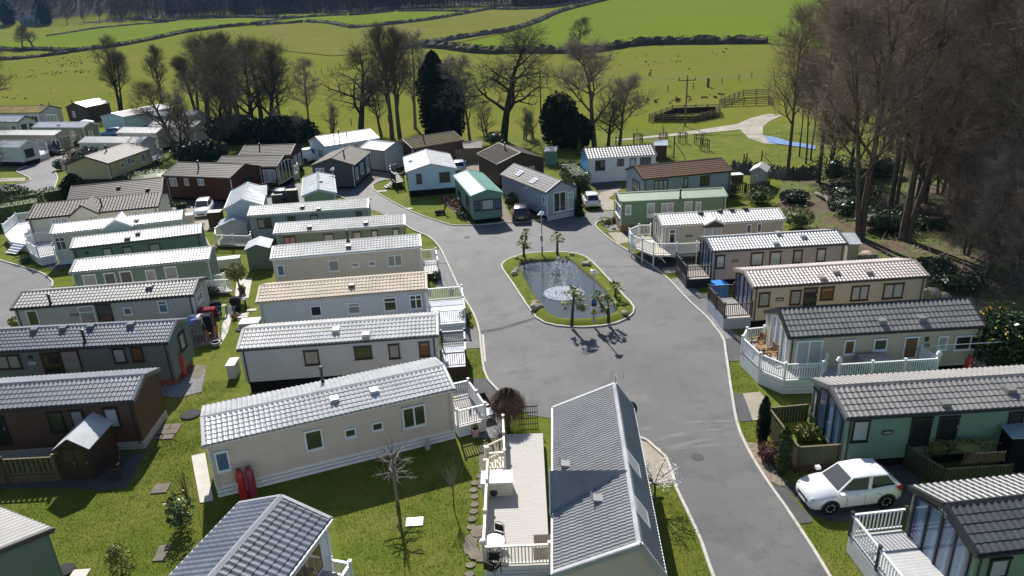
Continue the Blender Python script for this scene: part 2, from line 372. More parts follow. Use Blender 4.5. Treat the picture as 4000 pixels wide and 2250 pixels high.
patch('concrete_pad', 'concrete', [(2420,1690),(2460,1703),(2526,1725),(2580,1752),(2598,1790),(2617,1840),(2627,1886),(2505,1892)], 'sandy concrete pad beside the dark slate roof', .018)
patch('driveway', 'dark_asphalt', P('P',10,590,145,600,270,760,410,900,420,945,285,960,160,760), 'dark tarmac entrance between the kerb and the white car')
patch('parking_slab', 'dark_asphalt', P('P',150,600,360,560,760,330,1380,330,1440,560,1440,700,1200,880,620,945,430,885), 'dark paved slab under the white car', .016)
patch('gravel_bed', 'brown_gravel', P('K',2200,1275,2330,1285,2415,1420,2520,1600,2600,1640,2560,1700,2420,1640,2290,1430), 'brown gravel bed beside the columnar conifers')
patch('gravel_bed', 'grey_gravel', P('G',1480,825,1590,812,1790,965,1650,990), 'pale gravel strip before the black railed deck')
patch('gravel_bed', 'grey_gravel', P('G',1825,1160,1925,1150,2145,1375,2000,1393), 'pale gravel strip before the brown railed deck')
patch('driveway', 'asphalt', P('G',1650,992,1790,968,1930,960,1930,1148,1822,1158), 'tarmac bay between the two gravel strips')
patch('driveway', 'dark_asphalt', P('K',2000,308,2160,292,2160,505,2038,515), 'tarmac strip before the white boarded deck')
patch('paving', 'concrete', P('G',905,385,1050,380,1145,470,1000,492), 'concrete paving beside the green caravan')
patch('driveway', 'dark_asphalt', P('G',830,372,905,384,1000,492,965,490)+P('G',1050,376,1155,360,1155,470,1147,470), 'tarmac beside the concrete paving near the green caravan', .017)
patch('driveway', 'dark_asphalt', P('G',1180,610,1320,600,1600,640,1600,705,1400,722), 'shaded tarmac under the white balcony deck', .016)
patch('paving', 'concrete', P('G',1400,724,1590,702,1600,752,1455,768), 'concrete slabs beside the black railed deck')
patch('gravel_bed', 'grey_gravel', P('F',1678,680,1810,676,1935,910,1690,905,1720,860), 'grey gravel bed between the small deck and the road')
patch('driveway', 'asphalt', P('F',1640,548,1730,545,1800,672,1678,678), 'tarmac bay beside the small grey deck', .016)
patch('driveway', 'asphalt', P('J',1745,190,2080,186,2120,385,1760,402), 'tarmac bay beside the black framed balcony', .016)
patch('driveway', 'dark_asphalt', P('J',1850,692,2165,672,2220,745,2285,805,2230,890,2000,932,1860,800), 'tarmac bay behind the rattan chair', .016)
patch('gravel_bed', 'grey_gravel', P('J',2005,930,2235,888,2330,1000,2338,1180,2250,1240,2045,1236), 'blue grey gravel round the rattan chair')
patch('gravel_bed', 'brown_gravel', P('J',2250,1245,2340,1185,2340,1340,2230,1400,2190,1360), 'brown pebbles beside the white steps')
patch('path', 'flagstone', P('J',2120,1300,2190,1275,2245,1285,2190,1340,2190,1440)+P('N',2180,450,2110,470,2105,330), 'curved flagstone path beside the white steps')
patch('brick_drive', 'brown_paving', P('B',985,975,1090,872,1265,868,1268,938), 'brown block paved drive beside the slate lodge')
patch('brick_drive', 'brown_paving', P('B',1940,795,2080,775,2130,880,2260,1040,2420,1345,2420,1385,2330,1395,2200,1200), 'brown block drive between the green caravan and dark lodge', .018)
patch('driveway', 'dark_asphalt', P('C',715,1000,990,955,1030,1040,832,1095), 'dark tarmac parking before the white bungalow')
patch('driveway', 'concrete', P('C',835,1092,1020,1042,1030,1060,910,1150,960,1165,960,1258,820,1256,795,1165), 'pale concrete drive behind the small white car', .018)
patch('brick_drive', 'brown_paving', P('C',0,1290,190,1255,215,1340,0,1388), 'brown paved bay under the black car')
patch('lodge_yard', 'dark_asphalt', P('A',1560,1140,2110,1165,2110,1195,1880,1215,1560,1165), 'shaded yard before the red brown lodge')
patch('paving', 'concrete', P('A',1590,1205,1680,1205,1780,1220,1860,1225,1960,1345,2000,1449,1900,1449,1810,1360,1720,1310,1640,1270), 'pale paving slabs round the parked estate car')
patch('yard', 'asphalt', P('A',1690,1260,1880,1225,2090,1200,2100,1330,1960,1330,1860,1310,1720,1312), 'grey tarmac bay with the parked white estate', .016)
patch('path', 'concrete', P('E',1905,420,1935,410,2060,640,2120,730,2090,735,2010,560), 'narrow concrete path behind the green caravans')
patch('path', 'pale_concrete', P('E',2235,830,2380,812,2345,1000,2215,1010), 'pale paving below the round headed tree')
patch('path', 'pale_concrete', P('E',2100,1200,2180,1060,2215,1080,2150,1330,2080,1445), 'pale paved strip beside the clothes airers')
patch('mat_lawn', 'bright_pasture', P('E',1940,1230,2090,1060,2130,1060,2120,1200,2060,1330,1900,1330), 'light green artificial turf mat under the washing', .024)
patch('yard', 'brown_paving', P('I',1770,260,2060,200,2100,330,1840,385), 'brown paved yard beside the sage green gable')
patch('yard', 'grey_gravel', P('I',1500,700,1700,665,1950,545,1900,800,1690,855,1510,840), 'grey gravel behind the red gas cylinders')
patch('paving', 'flagstone', P('I',1770,600,1830,548,1952,550,1890,672,1760,672), 'square stone slabs beside the red gas cylinders', .026)
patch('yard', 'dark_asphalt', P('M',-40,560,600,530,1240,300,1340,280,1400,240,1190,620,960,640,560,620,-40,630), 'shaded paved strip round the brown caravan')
patch('pale_base', 'pale_concrete', P('M',1805,318,1935,290,2010,720,2010,745,1888,762), 'white concrete base showing at the end of the beige caravan', .03)
patch('path', 'concrete', P('A',-40,960,240,950,235,985,-40,990), 'pale paving beside the upper road', .018)
patch('driveway', 'dark_asphalt', P('E',400,690,700,650,695,710,520,735), 'tarmac between the two left caravans', .016)
patch('driveway', 'dark_asphalt', P('K',2080,815,2170,815,2230,920,2275,1070,2150,1085,2110,960), 'dark tarmac patch before the green fenced caravan', .016)
patch('paving', 'concrete', P('K',2175,815,2340,800,2400,880,2330,1065,2270,1070,2215,910), 'concrete slab path to the green fenced deck', .02)
patch('border', 'bare_soil', P('B',1760,1120,1830,1165,2000,1340,2040,1395,2010,1390,1880,1290,1770,1180), 'narrow soil border along the teal caravan', .022)
patch('rockery_bed', 'grey_gravel', P('G',850,300,960,262,1010,300,1060,360,920,372), 'small gravel rockery at the corner of the green caravan', .025)
WOODS = [(3060,690),(3240,640),(3600,600),(4100,590),(4300,800),(4300,1500),(4050,1500),(3890,1330),(3790,1200),(3640,1140),(3570,1040),(3360,990),(3290,930),(3100,880),(3040,800)]
sheet('woodland_floor', [at(p) for p in WOODS]+[Vector((90,120,0)),Vector((60,118,0)),Vector((35,112,0))][0:0], .012, MT('woodland_floor'), 'structure', 'brown leafy wood floor with patches of green at right')
sheet('track', [hit(p) for p in P('C',950,596,1500,540,2120,448,2250,390,2420,350,2560,360,2420,425,2370,470,2365,540,2430,600,2500,640,2380,632,2230,580,2150,500,1500,562,1000,606)], .04, MT('track'), 'structure', 'pale farm track crossing the pasture to the wood', drape=True)
mat('sky_reflection_blue', (.14,.25,.48), .45, .5, .15, 3)  # flat blue colour painted in for sky reflected on the wet track
sheet('ground_sheet', [hit(p) for p in P('D',-20,555,90,580,190,612,320,632,452,652,445,690,320,668,185,650,80,635,0,622)], .08, MT('sky_reflection_blue'), None, None, drape=True)
tag(D.objects['ground_sheet'], 'bright blue strip of painted sky reflection along the bend of the track', 'painted reflection')
# ---------------------------------------------------------------- pond island
def resample(pts, n):
    pts = [Vector((p[0],p[1],0)) for p in pts]; pts = pts+[pts[0]]
    sm = smooth_line(pts, .25); L = [0]
    for a, b in zip(sm, sm[1:]): L.append(L[-1]+(b-a).length)
    out = []
    for i in range(n):
        t = L[-1]*i/n; k = np.searchsorted(L, t, 'right')-1; k = min(k, len(sm)-2)
        out.append(sm[k].lerp(sm[k+1], (t-L[k])/max(1e-6, L[k+1]-L[k])))
    return out
OUT = [(2012,1003),(2062,992),(2124,988),(2186,986),(2257,994),(2290,1007),(2315,1027),(2352,1065),(2393,1110),(2435,1156),(2468,1189),(2478,1210),(2472,1226),(2447,1247),(2393,1268),(2323,1278),(2257,1280),(2186,1276),(2137,1266),(2099,1247),(2079,1222),(2041,1168),(2000,1105),(1965,1056),(1959,1036),(1977,1019)]
INN = [(2046,1027),(2083,1021),(2166,1017),(2232,1025),(2257,1040),(2290,1069),(2331,1102),(2373,1148),(2398,1185),(2412,1212),(2389,1234),(2331,1247),(2232,1251),(2174,1245),(2141,1226),(2120,1201),(2083,1152),(2058,1106),(2037,1065),(2027,1036)]
def pond():
    n = 120; o = resample([at(p) for p in OUT], n); c = sum(o, Vector())/n
    i_ = resample([at(p, .12) for p in INN], n)
    ang = lambda q: math.atan2(q.y-c.y, q.x-c.x)
    i_.sort(key=ang); o.sort(key=ang)
    b = MB(); rings = []
    rings.append([p+Vector((0,0,.08)) for p in o]); 
    for t, z in ((.12,.13),(.4,.27),(.7,.32),(.9,.30)): rings.append([p.lerp(q,t)+Vector((0,0,z+random.uniform(-.025,.025))) for p, q in zip(o, i_)])
    rings.append([q+Vector((0,0,.24+random.uniform(-.04,.03))) for q in i_])
    rings.append([q.lerp(c,.025)+Vector((0,0,.05)) for q in i_])
    for k in range(len(rings)-1):
        base = len(b.v) if k == 0 else base
    for r_ in rings: b.v += [tuple(p) for p in r_]
    for k in range(len(rings)-1):
        for j in range(n): b.f.append((k*n+j, k*n+(j+1)%n, (k+1)*n+(j+1)%n, (k+1)*n+j))
    isl = b.build('island_lawn', MT('grass'), smooth=True); me = isl.data; me.materials.append(MT('bare_soil'))
    me.polygons.foreach_set('material_index', [1 if i//n == len(rings)-2 else 0 for i in range(len(me.polygons))])
    tag(isl, 'raised grass bank ringing the pond in the middle of the road', kind='structure')
    wm = D.materials.new('pond_water'); wm.use_nodes = True; nn = wm.node_tree.nodes; ll = wm.node_tree.links; pb = nn['Principled BSDF']
    pb.inputs['Base Color'].default_value = (.06,.075,.08,1); pb.inputs['Roughness'].default_value = .04; pb.inputs['IOR'].default_value = 1.33; pb.inputs['Specular IOR Level'].default_value = .6
    g = nn.new('ShaderNodeNewGeometry'); nz = nn.new('ShaderNodeTexNoise'); nz.inputs['Scale'].default_value = 2.2; nz.inputs['Detail'].default_value = 5; ll.new(g.outputs['Position'], nz.inputs['Vector'])
    bp = nn.new('ShaderNodeBump'); bp.inputs['Strength'].default_value = .07; bp.inputs['Distance'].default_value = .1; ll.new(nz.outputs['Fac'], bp.inputs['Height']); ll.new(bp.outputs[0], pb.inputs['Normal'])
    wtr = sheet('pond_water', [q.lerp(c,-.005) for q in i_], .09, wm, 'structure', 'still grey pond water inside the grass island')
    root = thing('kerb', 'pale kerb ring round the grass island and pond', None); root['kind'] = 'structure'
    for j in range(0, n, 3):
        p, q = o[j], o[(j+3)%n]; d = (q-p).normalized()*.006
        rod('kerbstone', MT('kerb_stone'), root, p+d+Vector((0,0,.05)), q-d+Vector((0,0,.05)), .14, .12)
    return c
PC = pond()

patch('trench_repair', 'dark_asphalt', P('K',-300,222,-120,195,80,135,215,95,222,112,90,158,-110,218,-300,250), 'dark strip of patched tarmac running to the pond kerb', .017)
patch('drain_channel', 'kerb_stone', P('J',2128,262,2150,262,2172,515,2152,515), 'pale drain channel along the kerb of the middle row', .03)
for q_ in (P('K',700,430),P('G',1500,760),P('F',1990,430),P('O',1750,330)):
    c_ = at(q_); b = MB(); b.lathe([(.3,.0),(.3,.022),(.26,.022),(.26,.019),(.02,.019)], 18); tag(b.build('manhole_cover', MT('dark_asphalt'), None, False, c_), None, None, None, 'structure')
multi('worn_asphalt', [(.185,.178,.168), (.13,.128,.123)], [.8], thr=[(.4,.6)], bump=.4, bscale=45, rough=.75)
for i_, pl in enumerate((P('K',1160,1150,1500,1085,1900,1060,2085,1068,2085,1090,1900,1085,1520,1115,1220,1175), P('K',1300,1240,1700,1160,2110,1135,2120,1155,1720,1185,1340,1270), P('K',1400,1330,1800,1235,2150,1210,2160,1230,1820,1262,1430,1365), P('O',1480,250,1900,200,2200,205,2215,225,1900,228,1500,275), P('G',600,640,850,690,1250,700,1260,712,850,712,620,660), P('G',640,760,900,780,1240,740,1260,752,910,800,650,785))):
    patch('tyre_mark', 'worn_asphalt', pl, 'pale worn tyre sweep number of several on the tarmac' if 0 else 'pale worn tyre sweep curving across the tarmac', .0145+.0004*i_)
# ---------------------------------------------------------------- caravan builder
def tile_arrays(kind):
    """one roof tile: x 0..1 across, y 0..1 down the slope, z off the slope (metres)"""
    n = 6; v = []; f = []
    if kind == 'pan': hs = [0, .012, .035, .045, .035, .012, 0]
    else: hs = [0, .012, .014, .014, .014, .012, 0]; 
    for yy, lift in ((0, .004), (1, .03)):
        for i in range(n+1): v.append((i/n, yy, hs[i]+lift))
    for i in range(n+1): v.append((i/n, 1, .0))
    k = n+1
    for i in range(n):
        f.append((i, k+i, k+i+1, i+1)); f.append((k+i, 2*k+i, 2*k+i+1, k+i+1))
    return v, f
_tile = {}
def tile_mesh(kind, m):
    if (kind, m.name) not in _tile:
        b = MB(); b.v, b.f = tile_arrays(kind); _tile[(kind, m.name)] = b.mesh('tile_'+m.name, m)
    return _tile[(kind, m.name)]
def tiles(roofobj, root, m, org, ux, dn, nv, Lx, Ls, wide, long_, single, kind):
    nc = max(1, round(Lx/wide)); nr = max(1, round(Ls/long_)); tw, tl = Lx/nc, Ls/nr
    mw = root.matrix_basis; spots = []
    for j in range(nr):
        for i in range(nc):
            p = org+ux*(i*tw)+dn*(j*tl)
            spots.append((p, i, j))
    chosen = set()
    if single:
        def key(s):
            g = mw @ (s[0]+ux*tw/2+dn*tl/2); x, y, z = pix(g)
            return (0 if -40 < x < 4040 and -40 < y < 2290 else 1, z)
        order = sorted(range(len(spots)), key=lambda q: key(spots[q])); chosen = set(order[:single])
    base_v, base_f = tile_arrays(kind); me = tile_mesh(kind, m); b = MB()
    for q, (p, i, j) in enumerate(spots):
        jit = random.uniform(0, .004)
        if q in chosen:
            link('tile', me, roofobj, mw=Matrix(((ux.x*tw, dn.x*tl, nv.x, p.x+nv.x*jit), (ux.y*tw, dn.y*tl, nv.y, p.y+nv.y*jit), (ux.z*tw, dn.z*tl, nv.z, p.z+nv.z*jit), (0,0,0,1))))
        else:
            b.add([p+ux*(x*tw)+dn*(y*tl)+nv*(z+jit) for x, y, z in base_v], base_f)
    if b.v: tag(b.build('roof_tiles', m, roofobj), kind='stuff')
def tile_rows(roofobj, m, org, ux, dn, nv, Lx, Ls, long_):
    nr = max(1, round(Ls/long_)); tl = Ls/nr; b = MB()
    for j in range(nr):
        p = org+dn*(j*tl)+nv*.004; q = p+dn*tl+nv*.03
        b.add([p, p+ux*Lx, q+ux*Lx, q, q-nv*.04, q+ux*Lx-nv*.04], [(0,3,2,1), (3,4,5,2)])
    tag(b.build('roof_courses', m, roofobj), kind='stuff')
class Van: pass
def side_frame(v, side):
    """origin, u direction, outward normal of a wall plane in the caravan's own axes"""
    if side == 'front': return Vector((0, v.os, 0)), Vector((1,0,0)), Vector((0,-1,0))
    if side == 'back': return Vector((0, v.W-v.os, 0)), Vector((1,0,0)), Vector((0,1,0))
    if side == 'left': return Vector((v.oe, 0, 0)), Vector((0,1,0)), Vector((-1,0,0))
    return Vector((v.L-v.oe, 0, 0)), Vector((0,1,0)), Vector((1,0,0))
def to_wall(v, side, p):
    o, u, n = side_frame(v, side); mi = v.mw.inverted(); c = mi @ Vector((0,0,CAM_H)); d = (mi.to_3x3() @ Vector(ray(p)))
    t = (o-c).dot(n)/d.dot(n); h = c+d*t; return (h-o).dot(u), h.z
def window(v, side, u0, u1, z0, z1, fm, pm, kind='w'):
    o, u, n = side_frame(v, side); lap = .05 if v.clad else .005
    if u1-u0 < .3: u0, u1 = (u0+u1)/2-.15, (u0+u1)/2+.15
    def X(a, z, d): return o+u*a+Vector((0,0,z))+n*(lap+d)
    door = kind in ('door', 'solid'); t = .075; b = MB()
    def bx(mb, a0, a1, c0, c1, d0, d1):
        mb.add([X(a0,c0,d0),X(a1,c0,d0),X(a1,c0,d1),X(a0,c0,d1),X(a0,c1,d0),X(a1,c1,d0),X(a1,c1,d1),X(a0,c1,d1)], [(0,3,2,1),(4,5,6,7),(0,1,5,4),(1,2,6,5),(2,3,7,6),(3,0,4,7)])
    bx(b, u0, u0+t, z0, z1, -.03, .055); bx(b, u1-t, u1, z0, z1, -.03, .055); bx(b, u0+t, u1-t, z1-t, z1, -.03, .055); bx(b, u0+t, u1-t, z0, z0+t, -.03, .055)
    bx(b, u0-.03, u1+.03, z1+.002, z1+.04, -.03, .085)
    if not door: bx(b, u0-.04, u1+.04, z0-.045, z0-.002, -.03, .095)
    if kind == 'd': m_ = (u0+u1)/2; bx(b, m_-.04, m_+.04, z0+t, z1-t, -.03, .05)
    if kind == 'dd': m_ = u0+(u1-u0)*.66; bx(b, m_-.04, m_+.04, z0+t, z1-t, -.03, .05)
    if kind == '3': 
        for q in (.333, .667): m_ = u0+(u1-u0)*q; bx(b, m_-.04, m_+.04, z0+t, z1-t, -.03, .05)
    if kind == 't': zz = z0+(z1-z0)*.68; bx(b, u0+t, u1-t, zz-.035, zz+.035, -.03, .05)
    if kind == 'td': 
        zz = z0+(z1-z0)*.68; m_ = (u0+u1)/2; bx(b, u0+t, m_-.04, zz-.035, zz+.035, -.03, .05); bx(b, m_+.04, u1-t, zz-.035, zz+.035, -.03, .05); bx(b, m_-.04, m_+.04, z0+t, z1-t, -.03, .05)
    f = b.build('door' if door else 'window', fm, v.root)
    p = MB(); zb = z0+t
    if kind == 'solid': zb = z1-t-.01
    if kind == 'door' and z1-z0 > 1.2 and fm.name != 'black_trim' and fm.name != 'brown_trim': zb = z0+.55*(z1-z0)*.5
    bx(p, u0+t, u1-t, zb, z1-t, -.02, .02); p.build('pane', pm, f)
    if zb > z0+t+.02: q = MB(); bx(q, u0+t, u1-t, z0+t, zb-.003, -.02, .035); q.build('door_panel', fm, f)
    if door: q = MB(); bx(q, u1-t-.02, u1-t+.03, z0+.95, z0+1.08, .055, .1); q.build('handle', MT('galvanised'), f)
    return f
def bigwin(v, side, u0, u1, z0, z1, fm, pm, n=3, apex=False):
    """tall patio glazing in a gable end, each pane its own part"""
    o, u, nn = side_frame(v, side); X = lambda a, z, d: o+u*a+Vector((0,0,z))+nn*(.03+d)
    def top(a): return min(z1, v.ze+v.k*min(a, v.W-a)-.28) if apex else z1
    w_ = (u1-u0)/n; b = MB(); P_ = []
    for i in range(n+1): a = u0+i*w_; b.bar(X(a,z0,.03), X(a,top(a),.03), .08, .08)
    for i in range(n):
        a, c = u0+i*w_, u0+(i+1)*w_; b.bar(X(a,z0+.04,.03), X(c,z0+.04,.03), .07, .09); b.bar(X(a,top(a),.03), X(c,top(c),.03), .07, .09); P_.append((a, c))
    f = b.build('window', fm, v.root)
    for a, c in P_:
        q = MB(); q.add([X(a+.04,z0+.08,0),X(c-.04,z0+.08,0),X(c-.04,top(c)-.03,0),X(a+.04,top(a)-.03,0),X(a+.04,z0+.08,.02),X(c-.04,z0+.08,.02),X(c-.04,top(c)-.03,.02),X(a+.04,top(a)-.03,.02)],
                       [(0,3,2,1),(4,5,6,7),(0,1,5,4),(1,2,6,5),(2,3,7,6),(3,0,4,7)]); q.build('pane', pm, f)
def caravan(name, label, cat, p1, p2, W, rise, wall, roof, ze=2.9, zb=.5, gable=False, depth=10., clad=False, style='pan', single=0, bsingle=0, trim='white_upvc', gut='white_upvc', edge=None,
            skirt='dark_void', ends=('left',), wins=(), vents=(), flues=(), rf=.5, lext=0., rext=0., group='static caravans and lodges', sides=('front',), backdrop=None, pipes=True, wide=.235, long_=.31, zback=None, vm=None):
    A, B = at(p1, ze), at(p2, ze); d = (B-A); d.z = 0; d.normalize(); A = A-d*lext; B = B+d*rext; L = (B-A).length; ang = math.atan2(d.y, d.x)
    v = Van(); v.ze, v.clad, v.oe, v.os = ze, clad, .14, .16
    if gable:
        v.L, v.W = depth, L; rot = ang+math.pi/2; org = (B.x, B.y, 0)
    else: v.L, v.W = L, W; rot = ang; org = (A.x, A.y, 0)
    L, W = v.L, v.W
    root = v.root = thing(name, label, cat, org, rot, group); v.mw = Matrix.Translation(org) @ Matrix.Rotation(rot, 4, 'Z'); root.matrix_basis = v.mw
    wm, rm, tm, gm = MT(wall), MT(roof), MT(trim), MT(gut); em = MT(edge or gut)
    yr = W*rf; zr = ze+rise; zbk = ze if zback is None else zback; kf = rise/yr; kb = (zr-zbk)/(W-yr); v.k = kf
    x0, x1, y0, y1 = v.oe, L-v.oe, v.os, W-v.os
    b = MB(); b.extr([(y0,zb),(y1,zb),(y1,zbk+kb*v.os-.03),(yr,zr-.04),(y0,ze+kf*v.os-.03)], x0, x1); wo = b.build('wall', wm, root)
    if clad:
        cm = unit('clap', wm); nb = int((ze-zb-.02)/.158); hb = (ze+kf*v.os-.08-zb)/nb
        for i in range(nb):
            z = zb+i*hb+hb/2
            if 'front' in sides: link('board', cm, wo, (L/2, y0, z), None, (x1-x0+.03, .045, hb))
            if 'back' in sides: link('board', cm, wo, (L/2, y1, z), (0,0,math.pi), (x1-x0+.03, .03, hb))
        for e in ends:
            z = zb; i = 0
            while z < zr-.2:
                zt = z+hb; a = y0 if zt < ze else yr-(zr-.06-zt)/kf; c = y1 if zt < zbk else yr+(zr-.06-zt)/kb; a = max(a, y0); c = min(c, y1)
                if c-a > .15: link('board', cm, wo, (x0 if e == 'left' else x1, (a+c)/2, z+hb/2), (0,0,-math.pi/2 if e == 'left' else math.pi/2), (c-a, .03, hb))
                z = zt
    else:
        pass
    # underside and skirt
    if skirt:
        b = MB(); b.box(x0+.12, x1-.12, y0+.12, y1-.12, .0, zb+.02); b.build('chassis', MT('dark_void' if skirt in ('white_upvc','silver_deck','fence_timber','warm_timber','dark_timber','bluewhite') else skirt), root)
        if skirt in ('white_upvc','silver_deck','fence_timber','warm_timber','dark_timber','bluewhite'):
            sm = MT(skirt); ns = max(2, round(zb/.19)); hs = zb/ns
            for i in range(ns):
                z0_, z1_ = i*hs+.02, (i+1)*hs-.018
                piece('skirt_board', sm, root, x0, x1, y0-.02, y0+.02, z0_, z1_)
                for e in ends: xx = x0 if e == 'left' else x1; piece('skirt_board', sm, root, xx-.02, xx+.02, y0+.02, y1, z0_, z1_)
    # corner trims
    cm_ = MT(trim if trim in ('white_upvc','cream_upvc') else wall)
    for xx in (x0, x1):
        piece('corner_trim', cm_, root, xx-.035, xx+.035, y0-.035, y0+.04, zb, ze-.02); piece('corner_trim', cm_, root, xx-.035, xx+.035, y1-.04, y1+.035, zb, zbk-.02)
    # roof slab, then its tiles
    b = MB(); th = .05
    b.extr([(0,ze),(yr,zr),(yr,zr+th),(0,ze+th)][::-1], 0, L); b.extr([(yr,zr+.001),(W,zbk),(W,zbk+th),(yr,zr+th+.001)][::-1], 0, L)
    ro = b.build('roof', rm, root); X = Vector((1,0,0)); g = .1
    for fr in (True, False):
        wy = yr if fr else W-yr; zz = zr-(ze if fr else zbk); sl = math.hypot(wy, zz); c, s = wy/sl, zz/sl
        dn = Vector((0,-c,-s)) if fr else Vector((0,c,-s)); nv = Vector((0,-s,c)) if fr else Vector((0,s,c))
        org_ = Vector((g if not fr else L-g, yr, zr+th+.004)); ux = X if not fr else -X
        org_ = org_+dn*.09
        if style == 'pan' or style == 'slate': tiles(ro, root, rm, org_, ux, dn, nv, L-2*g, sl-.10, wide, long_, single if fr else bsingle, style if style == 'pan' else 'slate')
        elif style == 'rows': tile_rows(ro, rm, org_, ux, dn, nv, L-2*g, sl-.1, .36)
        elif style == 'sheet':
            b = MB(); nst = max(2, int(L/1.22))
            for i in range(1, nst):
                p = org_+ux*((L-2*g)*i/nst); b.bar(p+nv*.008, p+dn*(sl-.12)+nv*.008, .05, .016, nv)
            b.build('seam', rm, ro)
    b = MB(); b.extr([(yr-.14, zr-.14*kf+th+.05),(yr,zr+th+.085),(yr+.14,zr-.14*kb+th+.05),(yr+.13,zr-.14*kb+th+.012),(yr-.13,zr-.14*kf+th+.012)][::-1], .02, L-.02); b.build('ridge_cap', MT(edge) if edge else rm, ro)
    for e, xx in (('left', 0), ('right', L)):
        s_ = -1 if e == 'left' else 1; b = MB()
        b.bar((xx+s_*.014,-.02,ze-.02),(xx+s_*.014,yr,zr+.0),.05,.2); b.bar((xx+s_*.016,W+.02,zbk-.02),(xx+s_*.016,yr,zr+.0),.05,.2); b.build('bargeboard', em, root)
        b = MB(); b.bar((xx-s_*.05,0,ze+th+.03),(xx-s_*.05,yr-.05,zr+th+.03),.13,.05); b.bar((xx-s_*.05,W,zbk+th+.03),(xx-s_*.05,yr+.05,zr+th+.03),.13,.05); b.build('verge', MT(edge) if edge else rm, ro)
    b = MB(); b.box(0, L, -.085, -.005, ze-.06, ze+.03); b.build('gutter', gm, root)
    b = MB(); b.box(0, L, W+.005, W+.085, zbk-.06, zbk+.03); b.build('gutter', gm, root)
    if pipes:
        for xx in ([x0+.16, x1-.16] if 'front' in sides else []): b = MB(); b.tube([(xx,y0-.075,zb-.1),(xx,y0-.075,ze-.04)], .035, 8); b.build('downpipe', gm, root)
    # vents and flues, given by where they sit on the near slope
    for pv in vents:
        pt, side_ = (pv[:2], pv[2] if len(pv) > 2 else 'f'); mi = v.mw.inverted(); c_ = mi @ Vector((0,0,CAM_H)); d_ = mi.to_3x3() @ Vector(ray(pt))
        kk = kf if side_ == 'f' else -kb; zc = ze if side_ == 'f' else zbk+kb*W
        t = (zc+th-c_.z+kk*c_.y)/(d_.z-kk*d_.y); h = c_+d_*t; s_ = .0
        b = MB(); q = .24; b.add([(h.x-q,h.y-q,h.z-kf*q-.05),(h.x+q,h.y-q,h.z-kf*q-.05),(h.x+q,h.y+q,h.z+kf*q-.05),(h.x-q,h.y+q,h.z+kf*q-.05),(h.x-q*.8,h.y-q*.9,h.z+.17),(h.x+q*.8,h.y-q*.9,h.z+.17),(h.x+q*.8,h.y+q*.6,h.z+.2),(h.x-q*.8,h.y+q*.6,h.z+.2)],
              [(0,3,2,1),(4,5,6,7),(0,1,5,4),(1,2,6,5),(2,3,7,6),(3,0,4,7)]); vo = b.build('roof_vent', MT(vm or ('brown_trim' if roof in ('white_tile','peach_tile','brown_tile') else roof)), ro)
        b = MB(); b.box(h.x-q*.72, h.x+q*.72, h.y-q*.97-.005, h.y-q*.9, h.z-kf*q+.02, h.z+.13); 
    for pv in flues:
        pt, ht = pv[:2], pv[2]; mi = v.mw.inverted(); c_ = mi @ Vector((0,0,CAM_H)); d_ = mi.to_3x3() @ Vector(ray(pt)); kk = kf if len(pv) < 4 else -kb; zc = ze if len(pv) < 4 else zbk+kb*W
        t = (zc+th-c_.z+kk*c_.y)/(d_.z-kk*d_.y); h = c_+d_*t
        b = MB(); b.lathe([(.16,h.z-.08),(.12,h.z+.08),(.075,h.z+.12),(.075,h.z+ht-.14),(.11,h.z+ht-.12),(.11,h.z+ht),(.02,h.z+ht+.03)], 10, (h.x,h.y)); b.build('flue', MT('black_trim'), ro)
    # windows and doors
    for wn in wins:
        side, kind, a = wn[0], wn[1], wn[2]; pm = MT(wn[3]) if len(wn) > 3 else MT('glass_dark'); fm = MT(wn[4]) if len(wn) > 4 else tm
        if kind == 'big' or kind == 'apex': bigwin(v, side, *a, fm, pm, wn[5] if len(wn) > 5 else 3, kind == 'apex'); continue
        if kind.startswith('m_'): u0, u1, z0, z1 = a; kind = kind[2:]
        else:
            xa, ya, xb, yb = a[0][0], a[0][1], a[1][0], a[1][1]; ym, xm = (ya+yb)/2, (xa+xb)/2
            u0, u1 = sorted((to_wall(v, side, (xa, ym))[0], to_wall(v, side, (xb, ym))[0])); z1 = to_wall(v, side, (xm, ya))[1]; z0 = to_wall(v, side, (xm, yb))[1]
            lim = L if side in ('front','back') else W
            u0 = max(u0, .22); u1 = min(u1, lim-.22); z1 = min(z1, ze-.12); z0 = max(z0, zb+.05)
            if u1-u0 < .15 or z1-z0 < .15: continue
        window(v, side, u0, u1, z0, z1, fm, pm, kind)
    return v
